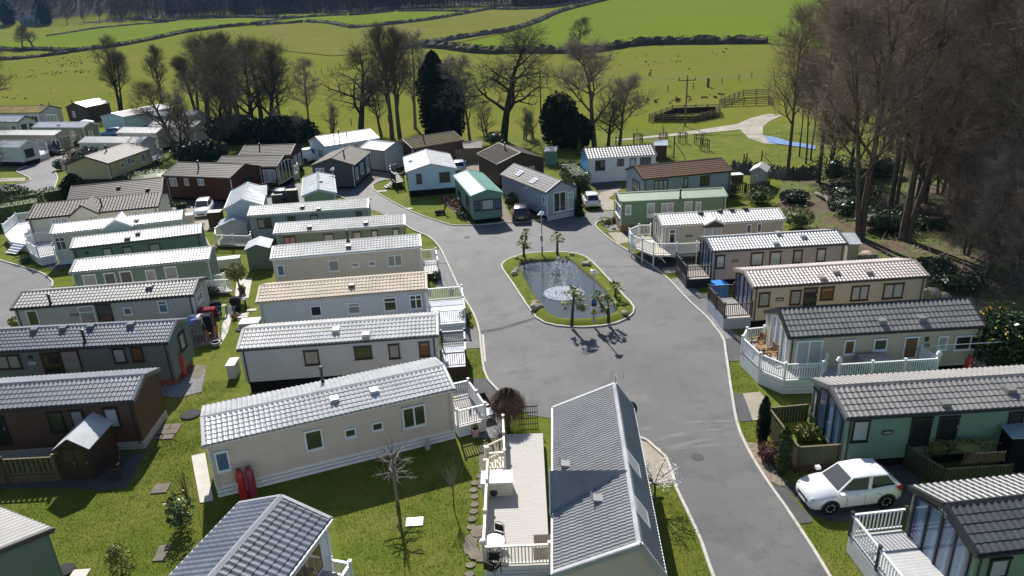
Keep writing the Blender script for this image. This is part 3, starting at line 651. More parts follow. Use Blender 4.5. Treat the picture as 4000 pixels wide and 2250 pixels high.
def dormer(v, u, wide, out, rise, wall, roof, fm=None, pm=None, gut='white_upvc', style='pan', dz=0.):
    """little gable over the front wall, ridge running back into the roof"""
    rm = MT(roof); ze = v.ze+dz; z1 = ze+rise; W2 = wide/2; yb = (rise+dz)/v.k if v.k else 1; b = MB()
    b.add([(u-W2+.08,-out+.1,ze-.25),(u+W2-.08,-out+.1,ze-.25),(u+W2-.08,-out+.1,ze),(u,-out+.1,z1-.06),(u-W2+.08,-out+.1,ze),(u-W2+.08,v.os,ze-.25),(u+W2-.08,v.os,ze-.25),(u+W2-.08,.3,ze),(u,.5,z1-.06),(u-W2+.08,.3,ze)], [(0,1,2,3,4),(0,4,9,5),(1,6,7,2),(0,5,6,1)])
    b.build('dormer_wall', MT(wall), v.root); b = MB(); t = .06
    for s in (-1, 1):
        b.add([(u,-out,z1),(u+s*W2,-out,ze),(u+s*W2,dz/v.k if v.k else 0,ze),(u,yb,z1),(u,-out,z1+t),(u+s*W2,-out,ze+t),(u+s*W2,dz/v.k if v.k else 0,ze+t),(u,yb,z1+t)], [(0,1,2,3),(7,6,5,4),(0,4,5,1),(1,5,6,2),(2,6,7,3)])
    ro = b.build('dormer_roof', rm, v.root); b = MB()
    for s in (-1, 1): b.bar((u,-out-.02,z1+.02),(u+s*W2,-out-.02,ze+.02),.05,.16)
    b.build('bargeboard', MT(gut), v.root)
    if style == 'pan':
        for s in (-1, 1):
            sl = math.hypot(W2, rise); dn = Vector((s*W2/sl,0,-rise/sl)); nv = Vector((s*rise/sl,0,W2/sl)); bb = MB(); bv, bf = tile_arrays('pan'); ln = out+.05; nr = max(1, round(sl/.31)); tl = sl/nr
            for j in range(nr):
                ext = out+yb*(1-(j+.5)/nr)-.1; nc = max(1, round(ext/.235)); tw = ext/nc
                for i in range(nc):
                    p = Vector((u,-out+i*tw,z1+t+.003))+dn*(j*tl); bb.add([p+Vector((0,x*tw,0))+dn*(y*tl)+nv*z for x, y, z in bv], bf)
            tag(bb.build('roof_tiles', rm, ro), kind='stuff')
# ---------------------------------------------------------------- the caravans, lodges and bungalows
V = {}
def W_(k, kind, crop, x0, y0, x1, y1, *r, side='front'): return (side, kind, P(crop, x0, y0, x1, y1), *r)
F = lambda crop, kind, x0, y0, x1, y1, *r: W_(0, kind, crop, x0, y0, x1, y1, *r)
G2 = 'middle row of static caravans left of the road'; G3 = 'right hand row of static caravans'; G1 = 'far left rows of static caravans'
# middle row, from the camera backwards
V['c6'] = caravan('static_caravan', 'near beige caravan set askew, grey pantiles, white slatted skirt, two red gas cylinders', 'static caravan', (793,1747), (1778,1523), 3.7, .42, 'beige', 'pale_tile', clad=True, single=300, gut='beige', edge='pale_tile', zb=.62, skirt='white_upvc', ends=('left','right'), group=G2, ze=2.92,
    wins=[F('M','w',2030,265,2170,455,'glass_blue'), F('J','w',458,1150,632,1338,'glass_lawn_reflection'), F('J','w',830,1138,945,1220,'glass_lawn_reflection'), F('J','w',1087,1078,1198,1158,'glass_lawn_reflection'), F('J','d',1377,925,1600,1122,'glass_lawn_reflection')],
    vents=[P('J',740,880), P('J',1115,800)], flues=[(*P('J',632,712), .95, 1)])
V['c5'] = caravan('static_caravan', 'pale silver caravan with white pantile roof and dark framed windows, second in the middle row', 'static caravan', (925,1369), (1712,1312), 3.3, .5, 'silver', 'white_tile', clad=True, single=300, gut='black_trim', edge='white_tile', zb=.75, ends=('left','right'), trim='grey_trim', group=G2,
    wins=[F('J','w',455,405,597,538,'glass_blind','black_trim'), F('J','w',927,365,1095,482,'glass_lawn_reflection','black_trim'), F('J','w',1252,347,1358,478,'glass_blind','black_trim'), F('J','w',1538,325,1640,458,'glass_brown','black_trim')],
    vents=[P('J',757,225), P('J',1040,268)], vm='white_tile')
V['c4'] = caravan('static_caravan', 'pale blue white caravan under a peach coloured pantile roof with bay window end', 'static caravan', (1000,1185), (1584,1139), 3.4, .52, 'bluewhite', 'peach_tile', clad=True, single=300, gut='peach_tile', edge='peach_tile', zb=.45, rext=1.45, group=G2, ends=('right',),
    wins=[F('F','w',515,1068,622,1168,'glass_dark'), F('F','t',865,1042,985,1145,'glass_blind'), F('F','t',1205,990,1327,1118,'glass_lawn_reflection'), F('F','td',1450,965,1567,1098,'glass_lawn_reflection'), ('right','big',(.5,2.9,1.0,2.5),'glass_lawn_reflection','white_upvc',3)],
    vents=[P('F',905,890)])
V['c3'] = caravan('static_caravan', 'beige caravan with white pantiles, black flue and striped curtains in white windows', 'static caravan', (1056,1015), (1646,965), 3.3, .48, 'beige', 'white_tile', clad=True, single=300, gut='white_upvc', edge='white_tile', zb=.4, group=G2, ends=('left','right'),
    wins=[F('F','w',200,685,270,787,'glass_blue'), F('F','w',685,640,785,745,'glass_blind'), F('F','w',900,663,972,706,'glass_blind'), F('F','w',1060,650,1128,694,'glass_blind'), F('F','d',1240,592,1380,696,'glass_blind')],
    vents=[P('F',875,520)], flues=[(*P('F',868,462), .9, 1)])
V['c2'] = caravan('static_caravan', 'olive green caravan under dazzling white pantiles with a pink curtained end window', 'static caravan', (1068,916), (1582,880), 3.2, .46, 'olive_green', 'white_tile', single=300, gut='white_tile', edge='white_tile', zb=.4, group=G2, trim='brown_trim', ends=('right',),
    wins=[F('F','d',262,420,377,497,'glass_pink'), F('F','w',638,396,735,466,'glass_blind'), F('F','w',915,376,995,446,'glass_blind'), F('F','w',1088,362,1150,432,'glass_net'), F('F','w',1287,347,1350,417,'glass_net')],
    vents=[P('F',508,338), P('F',1038,300)])
V['c1'] = caravan('static_caravan', 'slate blue caravan under white pantiles, farthest of the middle row', 'static caravan', (967,846), (1439,814), 3.3, .48, 'sage_blue', 'white_tile', single=300, gut='white_tile', edge='white_tile', zb=.5, group=G2, trim='black_trim', ends=('right',), skirt='dark_timber',
    wins=[F('F','d',15,252,147,340,'glass_lawn_reflection'), F('F','w',297,233,374,286,'glass_lawn_reflection'), F('F','w',512,217,585,276,'glass_blind'), F('F','w',942,188,1000,246,'glass_lawn_reflection')],
    vents=[P('F',440,148), P('F',595,168)])
# far left column
V['l7'] = caravan('static_caravan', 'chestnut brown caravan with shiny blue grey pantiles behind the white roofed shed', 'static caravan', (0,1604), (522,1568), 3.4, .52, 'chestnut', 'blue_tile', clad=True, single=300, gut='black_trim', edge='blue_tile', zb=.5, lext=4.5, ends=('right',), trim='black_trim', skirt='silver_deck', group=G1,
    wins=[F('I','w',462,985,612,1170,'glass_lawn_reflection'), F('I','w',672,968,800,1120,'glass_blind'), F('I','w',995,945,1130,1130,'glass_net'), F('I','door',-60,1030,80,1300,'glass_dark')], vents=[])
V['l6'] = caravan('static_caravan', 'dark sage green caravan with blue grey pantiles and red gas cylinders at its gable', 'static caravan', (0,1376), (658,1341), 3.4, .62, 'dark_sage', 'blue_tile', clad=True, single=300, gut='black_trim', edge='blue_tile', zb=.45, lext=2.6, ends=('right',), trim='brown_trim', skirt='brick', group=G1,
    wins=[F('I','d',-30,450,200,578,'glass_blind'), F('I','w',405,428,592,612,'glass_dark'), F('I','door',590,402,770,640,'glass_blind'), F('I','w',1072,388,1192,520,'glass_net'), F('I','w',1245,378,1355,508,'glass_brown'), ('right','w',P('I',1680,225,1745,410),'glass_blind')],
    vents=[P('I',335,222), P('I',605,205), P('I',865,190), P('I',1240,170)], flues=[(*P('I',805,335), .85)])
V['l5'] = caravan('static_caravan', 'stone coloured caravan with grey pantiles, dark door and blue awning over a window', 'static caravan', (41,1210), (743,1156), 3.4, .5, 'stone_cream', 'grey_tile', clad=True, single=300, gut='black_trim', edge='grey_tile', zb=.45, ends=('right',), group=G1, rext=.2,
    wins=[F('E','w',262,1110,372,1258,'glass_lawn_reflection'), F('E','t',755,1070,908,1250,'glass_blind'), F('E','door',925,1058,1068,1260,'glass_dark','black_trim'), F('E','w',1168,1085,1250,1155,'glass_blue'), F('E','t',1495,1020,1585,1135,'glass_blue'), ('right','td',P('E',1838,895,1900,1050),'glass_blue')],
    vents=[P('E',1415,905)], flues=[(*P('E',480,1062), .75)])
V['l4'] = caravan('static_caravan', 'pale green caravan with glossy white pantiles and an open patio door', 'static caravan', (271,1068), (816,1015), 3.3, .46, 'fern_green', 'pale_tile', clad=True, single=300, gut='pale_tile', edge='white_tile', zb=.4, ends=('right',), group=G1,
    wins=[F('E','w',788,775,918,895,'glass_blind'), F('E','door',988,758,1100,880,'glass_dark'), F('E','w',1135,742,1255,862,'glass_dark'), F('E','w',1378,732,1475,835,'glass_blind'), F('E','door',1560,700,1680,845,'glass_blind')])
V['l3'] = caravan('static_caravan', 'mid green caravan with white pantiles and three dark framed windows beside the curved white deck', 'static caravan', (273,974), (785,914), 3.3, .45, 'deep_green', 'white_tile', clad=True, single=300, gut='brown_trim', edge='white_tile', zb=.4, ends=('right',), trim='green_trim', group=G1,
    wins=[F('E','w',970,530,1060,612,'glass_net'), F('E','w',1160,515,1250,595,'glass_blind'), F('E','w',1410,485,1517,575,'glass_blind')], vents=[P('E',1305,400), P('E',1205,448)])
V['l2'] = caravan('static_caravan', 'cream caravan with grey white pantiles, glazed gable porch and blue wall mural', 'static caravan', (193,918), (710,860), 3.4, .46, 'pale_cream', 'pale_tile', single=300, gut='white_upvc', edge='white_tile', zb=.4, ends=('left','right'), group=G1,
    wins=[F('E','td',515,425,625,550,'glass_lawn_reflection')], vents=[P('E',1292,272)], skirt='white_upvc')
dormer(V['l2'], 5.6, 2.6, .5, .75, 'bluewhite', 'white_sheet', style=None); window(V['l2'], 'front', 4.6, 6.6, 1.0, 2.7, MT('white_upvc'), MT('glass_net'), 'd')
V['l1'] = caravan('park_bungalow', 'cream park home with dark brown tiled roof and small gable dormer', 'park home', (101,859), (617,809), 6.0, .75, 'pale_cream', 'brown_tile', gut='brown_trim', zb=.4, ends=('left','right'), group=G1, style='pan', wide=.3,
    wins=[F('A','d',485,1330,560,1390,'glass_net'), F('A','door',580,1325,650,1400,'glass_net'), F('A','d',832,1305,932,1365,'glass_net'), F('A','w',1118,1280,1158,1322,'glass_pink'), F('A','w',1265,1260,1318,1310,'glass_net'), F('A','w',1345,1255,1400,1300,'glass_net')], flues=[(*P('A',962,1225), .9)], edge='brown_tile')
dormer(V['l1'], 5.2, 2.7, .5, .95, 'pale_cream', 'brown_tile', gut='brown_trim', style=None)
_k = lambda x, y: pix((x,y,2.9))[:2]
V['l8'] = caravan('static_caravan', 'dark green caravan corner with pale ribbed roof at bottom left of the view', 'static caravan', _k(-19.4,18.9), (207,2070), 0, .5, 'dusk_green', 'grey_tile', gable=True, depth=11., clad=True, gut='black_trim', edge='black_trim', zb=.35, ends=('left',), sides=(), trim='black_trim', group=G1, style='pan', bsingle=0)
# right hand row, from the camera backwards
V['r6'] = caravan('static_caravan', 'green boarded caravan with near black pantiles and tall glazed gable at bottom right', 'static caravan', (3816,2172), (4000,2151), 3.7, .6, 'fern_green', 'black_tile', clad=True, single=300, gut='black_trim', edge='black_trim', zb=.6, rext=9.5, ends=('left',), trim='black_trim', group=G3, wide=.27, long_=.36,
    wins=[F('P','w',2070,1275,2255,1449,'glass_net','black_trim'), ('left','apex',(.35,3.35,.75,3.3),'glass_blue','black_trim',4)])
V['r5'] = caravan('static_caravan', 'sea green boarded caravan with dark brown grey pantiles and green fenced terrace', 'static caravan', (3306,1637), (4000,1593), 3.6, .58, 'mint_green', 'slate_tile', clad=True, single=300, gut='black_trim', edge='grey_tile', zb=.55, rext=3.0, ends=('left',), trim='black_trim', group=G3, wide=.27, long_=.36,
    wins=[F('L','w',788,1062,945,1258,'glass_net','black_trim'), F('L','w',1335,1040,1525,1290,'glass_dark','black_trim'), F('L','door',1590,1030,1775,1290,'glass_dark','black_trim'), F('L','w',2250,990,2385,1200,'glass_dark','black_trim'), ('left','apex',(.4,2.7,.7,3.2),'glass_blue','black_trim',3), ('left','m_w',(2.85,3.3,1.2,2.6),'glass_blind','black_trim')],
    vents=[P('L',1660,920), P('L',2275,790)])
V['r4'] = caravan('static_caravan', 'cream yellow caravan with large brown grey pantile roof and white railed terrace', 'static caravan', (3081,1321), (3855,1276), 3.6, .95, 'warm_sand', 'slate_tile', clad=True, single=300, gut='black_trim', edge='black_trim', zb=.5, ends=('left',), group=G3, wide=.27, long_=.36,
    wins=[F('L','d',255,312,500,556,'glass_net'), F('L','w',712,305,812,440,'glass_brown'), F('L','w',990,295,1118,402,'glass_lawn_reflection'), F('L','door',1265,275,1400,540,'glass_brown'), F('L','w',1592,270,1685,396,'glass_net'), F('L','dd',1755,262,2003,395,'glass_dark'), ('left','apex',(.35,2.6,.65,3.4),'glass_net','white_upvc',3)],
    vents=[P('H',1070,1225), P('H',1445,1200)])
V['r3'] = caravan('static_caravan', 'cream caravan with mink brown glossy pantiles and brown railed balcony', 'static caravan', (2942,1125), (3631,1081), 3.5, .48, 'warm_sand', 'mink_tile', clad=True, single=300, gut='brown_trim', edge='mink_tile', zb=.5, ends=('left','right'), trim='brown_trim', group=G3,
    wins=[F('H','w',-90,950,12,1075,'glass_blind'), F('H','w',205,928,305,1058,'glass_blind'), F('H','door',330,905,455,1100,'glass_dark'), F('H','w',492,897,615,1012,'glass_brown'), F('H','d',782,885,942,1016,'glass_net'), F('H','d',1083,862,1270,997,'glass_net'), ('left','apex',(.35,3.2,.65,3.1),'glass_blue','brown_trim',4)],
    vents=[P('H',512,815), P('H',632,760), P('H',942,762)])
V['r2'] = caravan('static_caravan', 'taupe caravan with blue grey glossy pantiles and black railed balcony', 'static caravan', (2783,984), (3313,953), 3.4, .5, 'taupe', 'pale_tile', clad=True, single=300, gut='black_trim', edge='blue_tile', zb=.6, ends=('left',), trim='brown_trim', group=G3,
    wins=[F('G','w',1922,595,2005,715,'glass_net'), F('G','w',2250,572,2365,690,'glass_net'), F('H','door',12,562,118,705,'glass_net'), F('H','w',235,548,318,666,'glass_blind'), F('H','w',455,533,538,652,'glass_net'), ('left','apex',(.35,3.05,.75,3.1),'glass_blue','black_trim',4)],
    vents=[P('H',70,490), P('H',330,425), P('H',92,395)])
V['r1'] = caravan('static_caravan', 'stone caravan with white pantiles, pedimented dormer and white balcony on stilts', 'static caravan', (2586,885), (3071,859), 3.4, .48, 'warm_sand', 'white_tile', clad=True, single=300, gut='cream_upvc', edge='white_tile', zb=.6, ends=('left','right'), group=G3,
    wins=[F('G','t',1478,348,1540,480,'glass_dark'), F('G','w',2208,302,2255,385,'glass_dark'), F('G','w',2308,292,2352,378,'glass_dark'), ('left','apex',(.3,3.1,.75,3.1),'glass_lawn_reflection','white_upvc',4)],
    vents=[P('G',1780,205), P('G',1960,185), P('G',2070,175), P('G',2200,165)])
_u = to_wall(V['r1'], 'front', P('G',1895,300))[0]
dormer(V['r1'], _u, 1.75, .35, .42, 'brown_trim', 'white_tile', gut='cream_upvc', style=None); window(V['r1'], 'front', _u-.75, _u+.75, .9, 2.75, MT('white_upvc'), MT('glass_net'), 'd')
V['r0'] = caravan('static_caravan', 'leaf green caravan with flat mossy green sheet roof on a timber skirt', 'static caravan', (2422,789), (2843,768), 3.1, .4, 'meadow_green', 'green_sheet', style='sheet', gut='meadow_green', zb=.65, ends=('left','right'), skirt='warm_timber', group=G3, edge='green_sheet', ze=2.95,
    wins=[F('C','w',1068,1212,1125,1298,'glass_net'), F('C','door',1272,1192,1345,1330,'glass_net'), F('C','d',1408,1190,1522,1278,'glass_net'), F('C','door',1625,1175,1698,1300,'glass_net'), F('C','w',1730,1178,1783,1262,'glass_net'), ('left','m_3',(.3,2.8,1.25,2.35),'glass_blue','white_upvc')], flues=[(*P('C',1587,1142), .9)])
# behind the pond
GB = 'caravans and bungalows behind the pond'
V['b3'] = caravan('static_caravan', 'grey caravan with slate blue pantiles, two skylights and glazed white gable', 'static caravan', (2133,755), (2257,733), 0, .95, 'grey_blue', 'slate_blue', gable=True, depth=9.8, gut='black_trim', edge='slate_blue', zb=.45, ends=('left',), sides=('back',), group=GB, rf=.52,
    wins=[('left','m_d',(1.35,2.8,.75,2.75),'glass_dark'), ('left','m_t',(.45,1.15,.75,2.55),'glass_net'), ('back','w',P('C',290,1120,312,1205),'glass_blue'), ('back','w',P('C',125,985,150,1050),'glass_lawn_reflection'), ('back','w',P('C',175,1020,195,1060),'glass_net')], skirt='bluewhite')
V['b2'] = caravan('static_caravan', 'teal green caravan with pale green ribbed roof and three bay windows', 'static caravan', (1841,768), (1965,755), 0, .45, 'teal', 'teal_sheet', gable=True, depth=9.6, style='rows', gut='teal_sheet', edge='teal_sheet', zb=.45, ends=('left',), sides=('back',), trim='black_trim', group=GB,
    wins=[('left','m_td',(.25,.85,1.35,2.35),'glass_blue'), ('left','m_w',(1.0,2.2,1.35,2.4),'glass_net'), ('left','m_td',(2.35,2.95,1.35,2.35),'glass_blue'), ('back','w',P('B',1985,1135,2010,1250),'glass_lawn_reflection'), ('back','w',P('B',1910,1080,1932,1150),'glass_dark'), ('back','w',P('B',1832,1030,1852,1105),'glass_dark')], vents=[])
V['b1'] = caravan('lodge', 'wide pale blue lodge with white sheet roof and black timber steps', 'lodge', (1586,675), (1783,660), 0, .75, 'sky_blue', 'white_sheet', gable=True, depth=8.8, style='sheet', gut='black_trim', edge='white_sheet', zb=.75, ends=('left',), sides=('back',), trim='black_trim', group=GB,
    wins=[('left','w',P('B',1512,918,1563,1007),'glass_lawn_reflection'), ('left','d',P('B',1730,903,1830,992),'glass_lawn_reflection'), ('back','m_door',(1.2,2.3,.8,2.7),'glass_dark'), ('back','m_d',(4,5.5,1.2,2.4),'glass_blue')], vents=[(*P('B',1460,800),'b')])
V['b6'] = caravan('lodge', 'dark brown timber lodge with dark felt roof and red gas cylinder by its wall', 'lodge', (1944,643), (2128,620), 0, 1.0, 'dark_brown', 'felt', gable=True, depth=7.2, style='rows', gut='brown_trim', zb=.3, ends=('left',), sides=('back',), trim='brown_trim', group=GB, edge='brown_trim',
    wins=[('left','m_d',(1.2,3.0,1.2,2.3),'glass_net')], flues=[(*P('B',2350,690), .9, 1)])
V['b7'] = caravan('lodge', 'dark slate painted lodge with mossy dark tiled roof beside the lamp post', 'lodge', (1211,650), (1381,646), 0, .85, 'slate_grey', 'ash_tile', gable=True, depth=8.0, style='rows', gut='black_trim', zb=.3, ends=('left',), sides=('front',), group=GB, edge='ash_tile',
    wins=[('left','d',P('B',565,862,645,935),'glass_net'), ('front','m_w',(1.0,1.9,.9,2.3),'glass_net'), ('front','m_w',(3.2,4.4,1.0,2.3),'glass_net'), ('front','m_door',(6.0,7.2,.5,2.5),'glass_net')], flues=[(*P('B',832,755), .9)])
V['b8'] = caravan('static_caravan', 'sage green caravan with plain blue grey sheet roof, gable to the road', 'static caravan', (1180,768), (1313,755), 0, .5, 'olive_green', 'silver_sheet', gable=True, depth=8.6, style='sheet', gut='olive_green', edge='blue_sheet', zb=.4, ends=('left',), sides=('back',), group=GB, wins=[('back','m_d',(1,2.2,1.2,2.3),'glass_dark'), ('back','m_w',(4,5,1.2,2.3),'glass_dark')], vents=[P('B',607,993)])
V['b9'] = caravan('static_caravan', 'pale caravan with silver sheet porch roof like a folded tent', 'static caravan', (876,818), (1025,803), 0, .75, 'bluewhite', 'silver_sheet', gable=True, depth=7.5, style='sheet', gut='white_upvc', edge='white_sheet', zb=.4, ends=('left',), sides=('back',), group=GB)
dormer(V['b9'], 5.6, 3.0, .2, .7, 'bluewhite', 'white_sheet', style=None)
V['b4'] = caravan('bungalow', 'white rendered bungalow with bright blue gable end and grey pantiles', 'bungalow', (2294,623), (2567,606), 4.2, .85, 'white_render', 'pewter_tile', gut='white_upvc', edge='black_trim', zb=.05, ends=('left','right'), skirt=None, trim='black_trim', group=GB, style='pan', wide=.36, long_=.42,
    wins=[F('C','d',785,792,878,880,'glass_dark'), F('C','d',992,778,1055,838,'glass_dark'), F('C','door',1110,770,1168,900,'glass_net'), F('C','3',1208,762,1310,838,'glass_dark')])
_b = V['b4']; _m = MB(); _m.add([(.125,.15,.1),(.125,4.05,.1),(.125,4.05,2.9),(.125,2.1,3.66),(.125,.15,2.9),(.10,.15,.1),(.10,4.05,.1),(.10,4.05,2.9),(.10,2.1,3.66),(.10,.15,2.9)], [(0,1,2,3,4),(9,8,7,6,5),(0,5,6,1),(1,6,7,2),(2,7,8,3),(3,8,9,4),(4,9,5,0)])
tag(_m.build('gable_wall', MT('cyan_paint'), _b.root), 'bright blue painted gable end')
V['b5'] = caravan('park_bungalow', 'grey boarded park home with rusty moss covered tile roof', 'park home', (2513,702), (2863,668), 5.0, .85, 'grey_blue', 'mossy_tile', style='rows', gut='brown_trim', edge='brown_tile', zb=.35, ends=('left','right'), trim='brown_trim', group=GB,
    wins=[F('C','3',1340,975,1468,1068,'glass_net'), F('C','w',1617,955,1660,1038,'glass_net'), F('C','d',1775,935,1862,1022,'glass_lawn_reflection'), ('left','m_3',(1.2,3.2,1.2,2.3),'glass_net')])
V['b10'] = caravan('lodge', 'long red brown timber lodge with dark ribbed tile roof and brown deck', 'lodge', (633,687), (899,697), 6.0, .95, 'red_brown', 'brown_tile', style='rows', gut='brown_trim', edge='brown_trim', zb=.3, ends=('left','right'), trim='white_upvc', group=GB,
    wins=[F('A','d',1605,955,1670,1028,'glass_net'), F('A','w',1742,960,1780,1022,'glass_net'), F('A','d',1868,965,1925,1020,'glass_net'), ('right','m_d',(2.2,4.0,1.0,2.3),'glass_dark','brown_trim')], flues=[(*P('A',1875,860), .9)])
V['b11'] = caravan('lodge', 'low brown tiled lodge half hidden by the dark conifer', 'lodge', (262,790), (633,751), 6.0, .95, 'red_brown', 'brown_tile', style='rows', gut='brown_trim', edge='brown_tile', zb=.3, ends=('left','right'), trim='white_upvc', group=G1, vents=[P('A',1120,1050), P('A',1395,1068)])
V['b12'] = caravan('park_bungalow', 'yellow cream park home with long brown tiled roof behind a grey balcony rail', 'park home', (422,640), (586,582), 6.0, .95, 'yellow_cream', 'brown_tile', style='rows', gut='brown_trim', edge='brown_tile', zb=.9, ends=('left','right'), group=G1, skirt='dark_timber',
    wins=[F('A','t',1140,800,1165,860,'glass_dark'), F('A','d',1198,760,1235,828,'glass_dark'), F('A','t',1238,752,1262,820,'glass_dark'), F('A','d',1330,722,1365,806,'glass_dark')], flues=[(*P('A',1005,705), .9)])
V['b13'] = caravan('lodge', 'brown tiled lodge with white glazed gable and white railed terrace', 'lodge', (835,655), (1082,652), 5.0, .85, 'dark_brown', 'ash_tile', style='rows', gut='brown_trim', edge='brown_tile', zb=.6, ends=('left','right'), group=GB, wins=[('front','m_d',(6.2,7.8,1.0,2.5),'glass_net'), ('right','apex',(.5,4.4,.7,3.2),'glass_dark','white_upvc',4)])
V['b14'] = caravan('lodge', 'dark timber lodge with mossy brown roof behind the white railed terrace', 'lodge', (930,612), (1135,606), 5.0, .9, 'red_brown', 'ash_tile', style='rows', gut='brown_trim', edge='brown_tile', zb=.3, ends=('right',), group=GB, wins=[('right','m_d',(1.0,2.4,.9,2.4),'glass_net'), ('right','m_w',(3.0,4.0,.9,2.4),'glass_net')], flues=[(*P('B',35,670), .6)])
V['b15'] = caravan('bungalow', 'white bungalow with pale tiled roof and two thin chimneys below the trees', 'bungalow', (1269,573), (1484,540), 6.0, .95, 'sky_blue', 'mink_tile', style='rows', vm='brown_trim', gut='white_upvc', edge='white_tile', zb=.1, skirt=None, ends=('left',), group=GB,
    wins=[F('B','w',820,640,850,665,'glass_dark'), F('B','d',925,628,962,668,'glass_dark'), ('left','m_d',(1.5,3.0,1.0,2.2),'glass_dark')], flues=[(*P('B',737,605), .9), (*P('B',783,570), 1.1), (*P('B',857,560), .6)])
V['b16'] = caravan('cabin', 'chestnut timber cabin with brown moss roof beside the woven fence', 'cabin', (1609,582), (1812,548), 5.2, .9, 'chestnut', 'olive_moss', style='rows', gut='brown_trim', edge='brown_trim', zb=.2, ends=('left',), group=GB, wins=[('left','m_d',(1.6,3.0,1.0,2.1),'glass_dark','brown_trim')], flues=[(*P('B',1580,590), .8)])
V['b17'] = caravan('static_caravan', 'small grey caravan with pale roof wedged before the chestnut cabin', 'static caravan', (1405,578), (1503,590), 4.0, .7, 'light_grey', 'silver_sheet', style='sheet', gut='grey_trim', zb=.2, ends=('left',), group=GB, wins=[F('B','door',1045,730,1085,810,'glass_net')])
# far left, on the upper road
V['d1'] = caravan('park_bungalow', 'pale grey park home with gold mossy roof and front gable at far left', 'park home', (-20,443), (157,440), 6.0, .95, 'bluewhite', 'gold_moss', style='rows', gut='black_trim', edge='ash_tile', zb=.4, ends=('right',), group=G1, lext=3, wins=[('front','m_d',(11.,12.5,1.0,2.3),'glass_dark'), ('front','m_3',(14.5,17,.8,2.4),'glass_net'), ('front','m_w',(4.,5.,1,2.2),'glass_dark'), ('front','m_w',(6.,7.,1,2.2),'glass_dark')])
V['d3'] = caravan('static_caravan', 'big pale blue caravan end with faded grey roof by the field fence', 'static caravan', (391,456), (482,458), 0, .6, 'pale_blue', 'pale_tile', gable=True, depth=12., style='rows', gut='grey_trim', zb=.6, ends=('left',), group=G1, edge='grey_trim')
V['d4'] = caravan('static_caravan', 'sage green caravan with white ribbed roof and a white parasol at its end', 'static caravan', (124,498), (325,498), 3.6, .6, 'fern_green', 'silver_sheet', style='rows', gut='white_upvc', zb=.4, ends=('right',), group=G1, trim='white_upvc', wins=[('front','m_d',(1.2,2.6,1.3,2.4),'glass_net'), ('front','m_d',(4.6,6.0,1.3,2.4),'glass_net'), ('front','m_w',(7.6,8.6,1.3,2.3),'glass_net'), ('front','m_d',(11.2,12.6,1.2,2.4),'glass_net','black_trim')], vents=[(230,489)])
V['d5'] = caravan('static_caravan', 'mushroom grey caravan with white pantiles and bay windowed end at far left', 'static caravan', (-40,529), (213,530), 3.5, .5, 'taupe', 'white_tile', style='pan', gut='taupe', zb=.5, ends=('right',), group=G1, wins=[('front','m_w',(6.4,7.2,1.1,2.2),'glass_lawn_reflection'), ('front','m_w',(9.0,10.3,1.1,2.2),'glass_net'), ('front','m_d',(12.0,13.6,1.1,2.2),'glass_dark'), ('right','big',(.5,3.0,.8,2.4),'glass_blue','white_upvc',3)])
V['d6'] = caravan('static_caravan', 'white caravan with short white roof beside the grey balustrade at far left', 'static caravan', (-60,576), (75,577), 3.5, .7, 'bluewhite', 'pale_tile', style='rows', gut='white_upvc', zb=.7, ends=('right',), group=G1, wins=[('right','m_d',(.8,2.4,1.2,2.4),'glass_dark','black_trim')])
V['d7'] = caravan('static_caravan', 'white caravan with cream pantiles behind the yellow cream park home', 'static caravan', (304,559), (550,560), 3.5, .6, 'bluewhite', 'pale_tile', style='pan', gut='white_upvc', edge='white_tile', zb=.4, ends=('right',), group=G1, wins=[('front','m_td',(.5,1.3,1.0,2.6),'glass_blue'), ('front','m_d',(4.4,6.0,1.2,2.3),'glass_dark','brown_trim')])
V['d8'] = caravan('static_caravan', 'cream caravan with pale pantiles half hidden behind bare branches', 'static caravan', (452,520), (610,522), 3.5, .6, 'stone_cream', 'white_tile', style='pan', gut='white_upvc', edge='white_tile', zb=.4, ends=('right',), group=G1, wins=[('front','m_d',(1.5,3.0,1.2,2.3),'glass_net'), ('front','m_w',(5.5,6.5,1.2,2.3),'glass_net')])
V['d9'] = caravan('static_caravan', 'cream caravan with white hipped roof deep among the bare trees', 'static caravan', (578,494), (760,496), 3.5, .6, 'stone_cream', 'white_tile', style='rows', gut='white_upvc', edge='white_tile', zb=.4, ends=('right',), group=G1, wins=[('front','m_d',(2.,3.5,1.2,2.3),'glass_net')])
V['d10'] = caravan('static_caravan', 'grey blue caravan farthest back under the trees at the field edge', 'static caravan', (575,455), (760,452), 3.5, .6, 'grey_blue', 'blue_sheet', style='rows', gut='grey_trim', zb=.4, ends=('left',), group=G1)
V['d11'] = caravan('static_caravan', 'white caravan with grey gable and dark porch at the left edge', 'static caravan', (-60,476), (70,477), 3.6, .8, 'bluewhite', 'silver_sheet', style='rows', gut='black_trim', zb=.4, ends=('right',), group=G1, wins=[('front','m_w',(6.,7.,1.,2.2),'glass_dark'), ('right','m_d',(.5,1.6,1.0,2.3),'glass_dark','black_trim'), ('right','m_w',(2.2,3.0,1.2,2.2),'glass_dark','black_trim')])
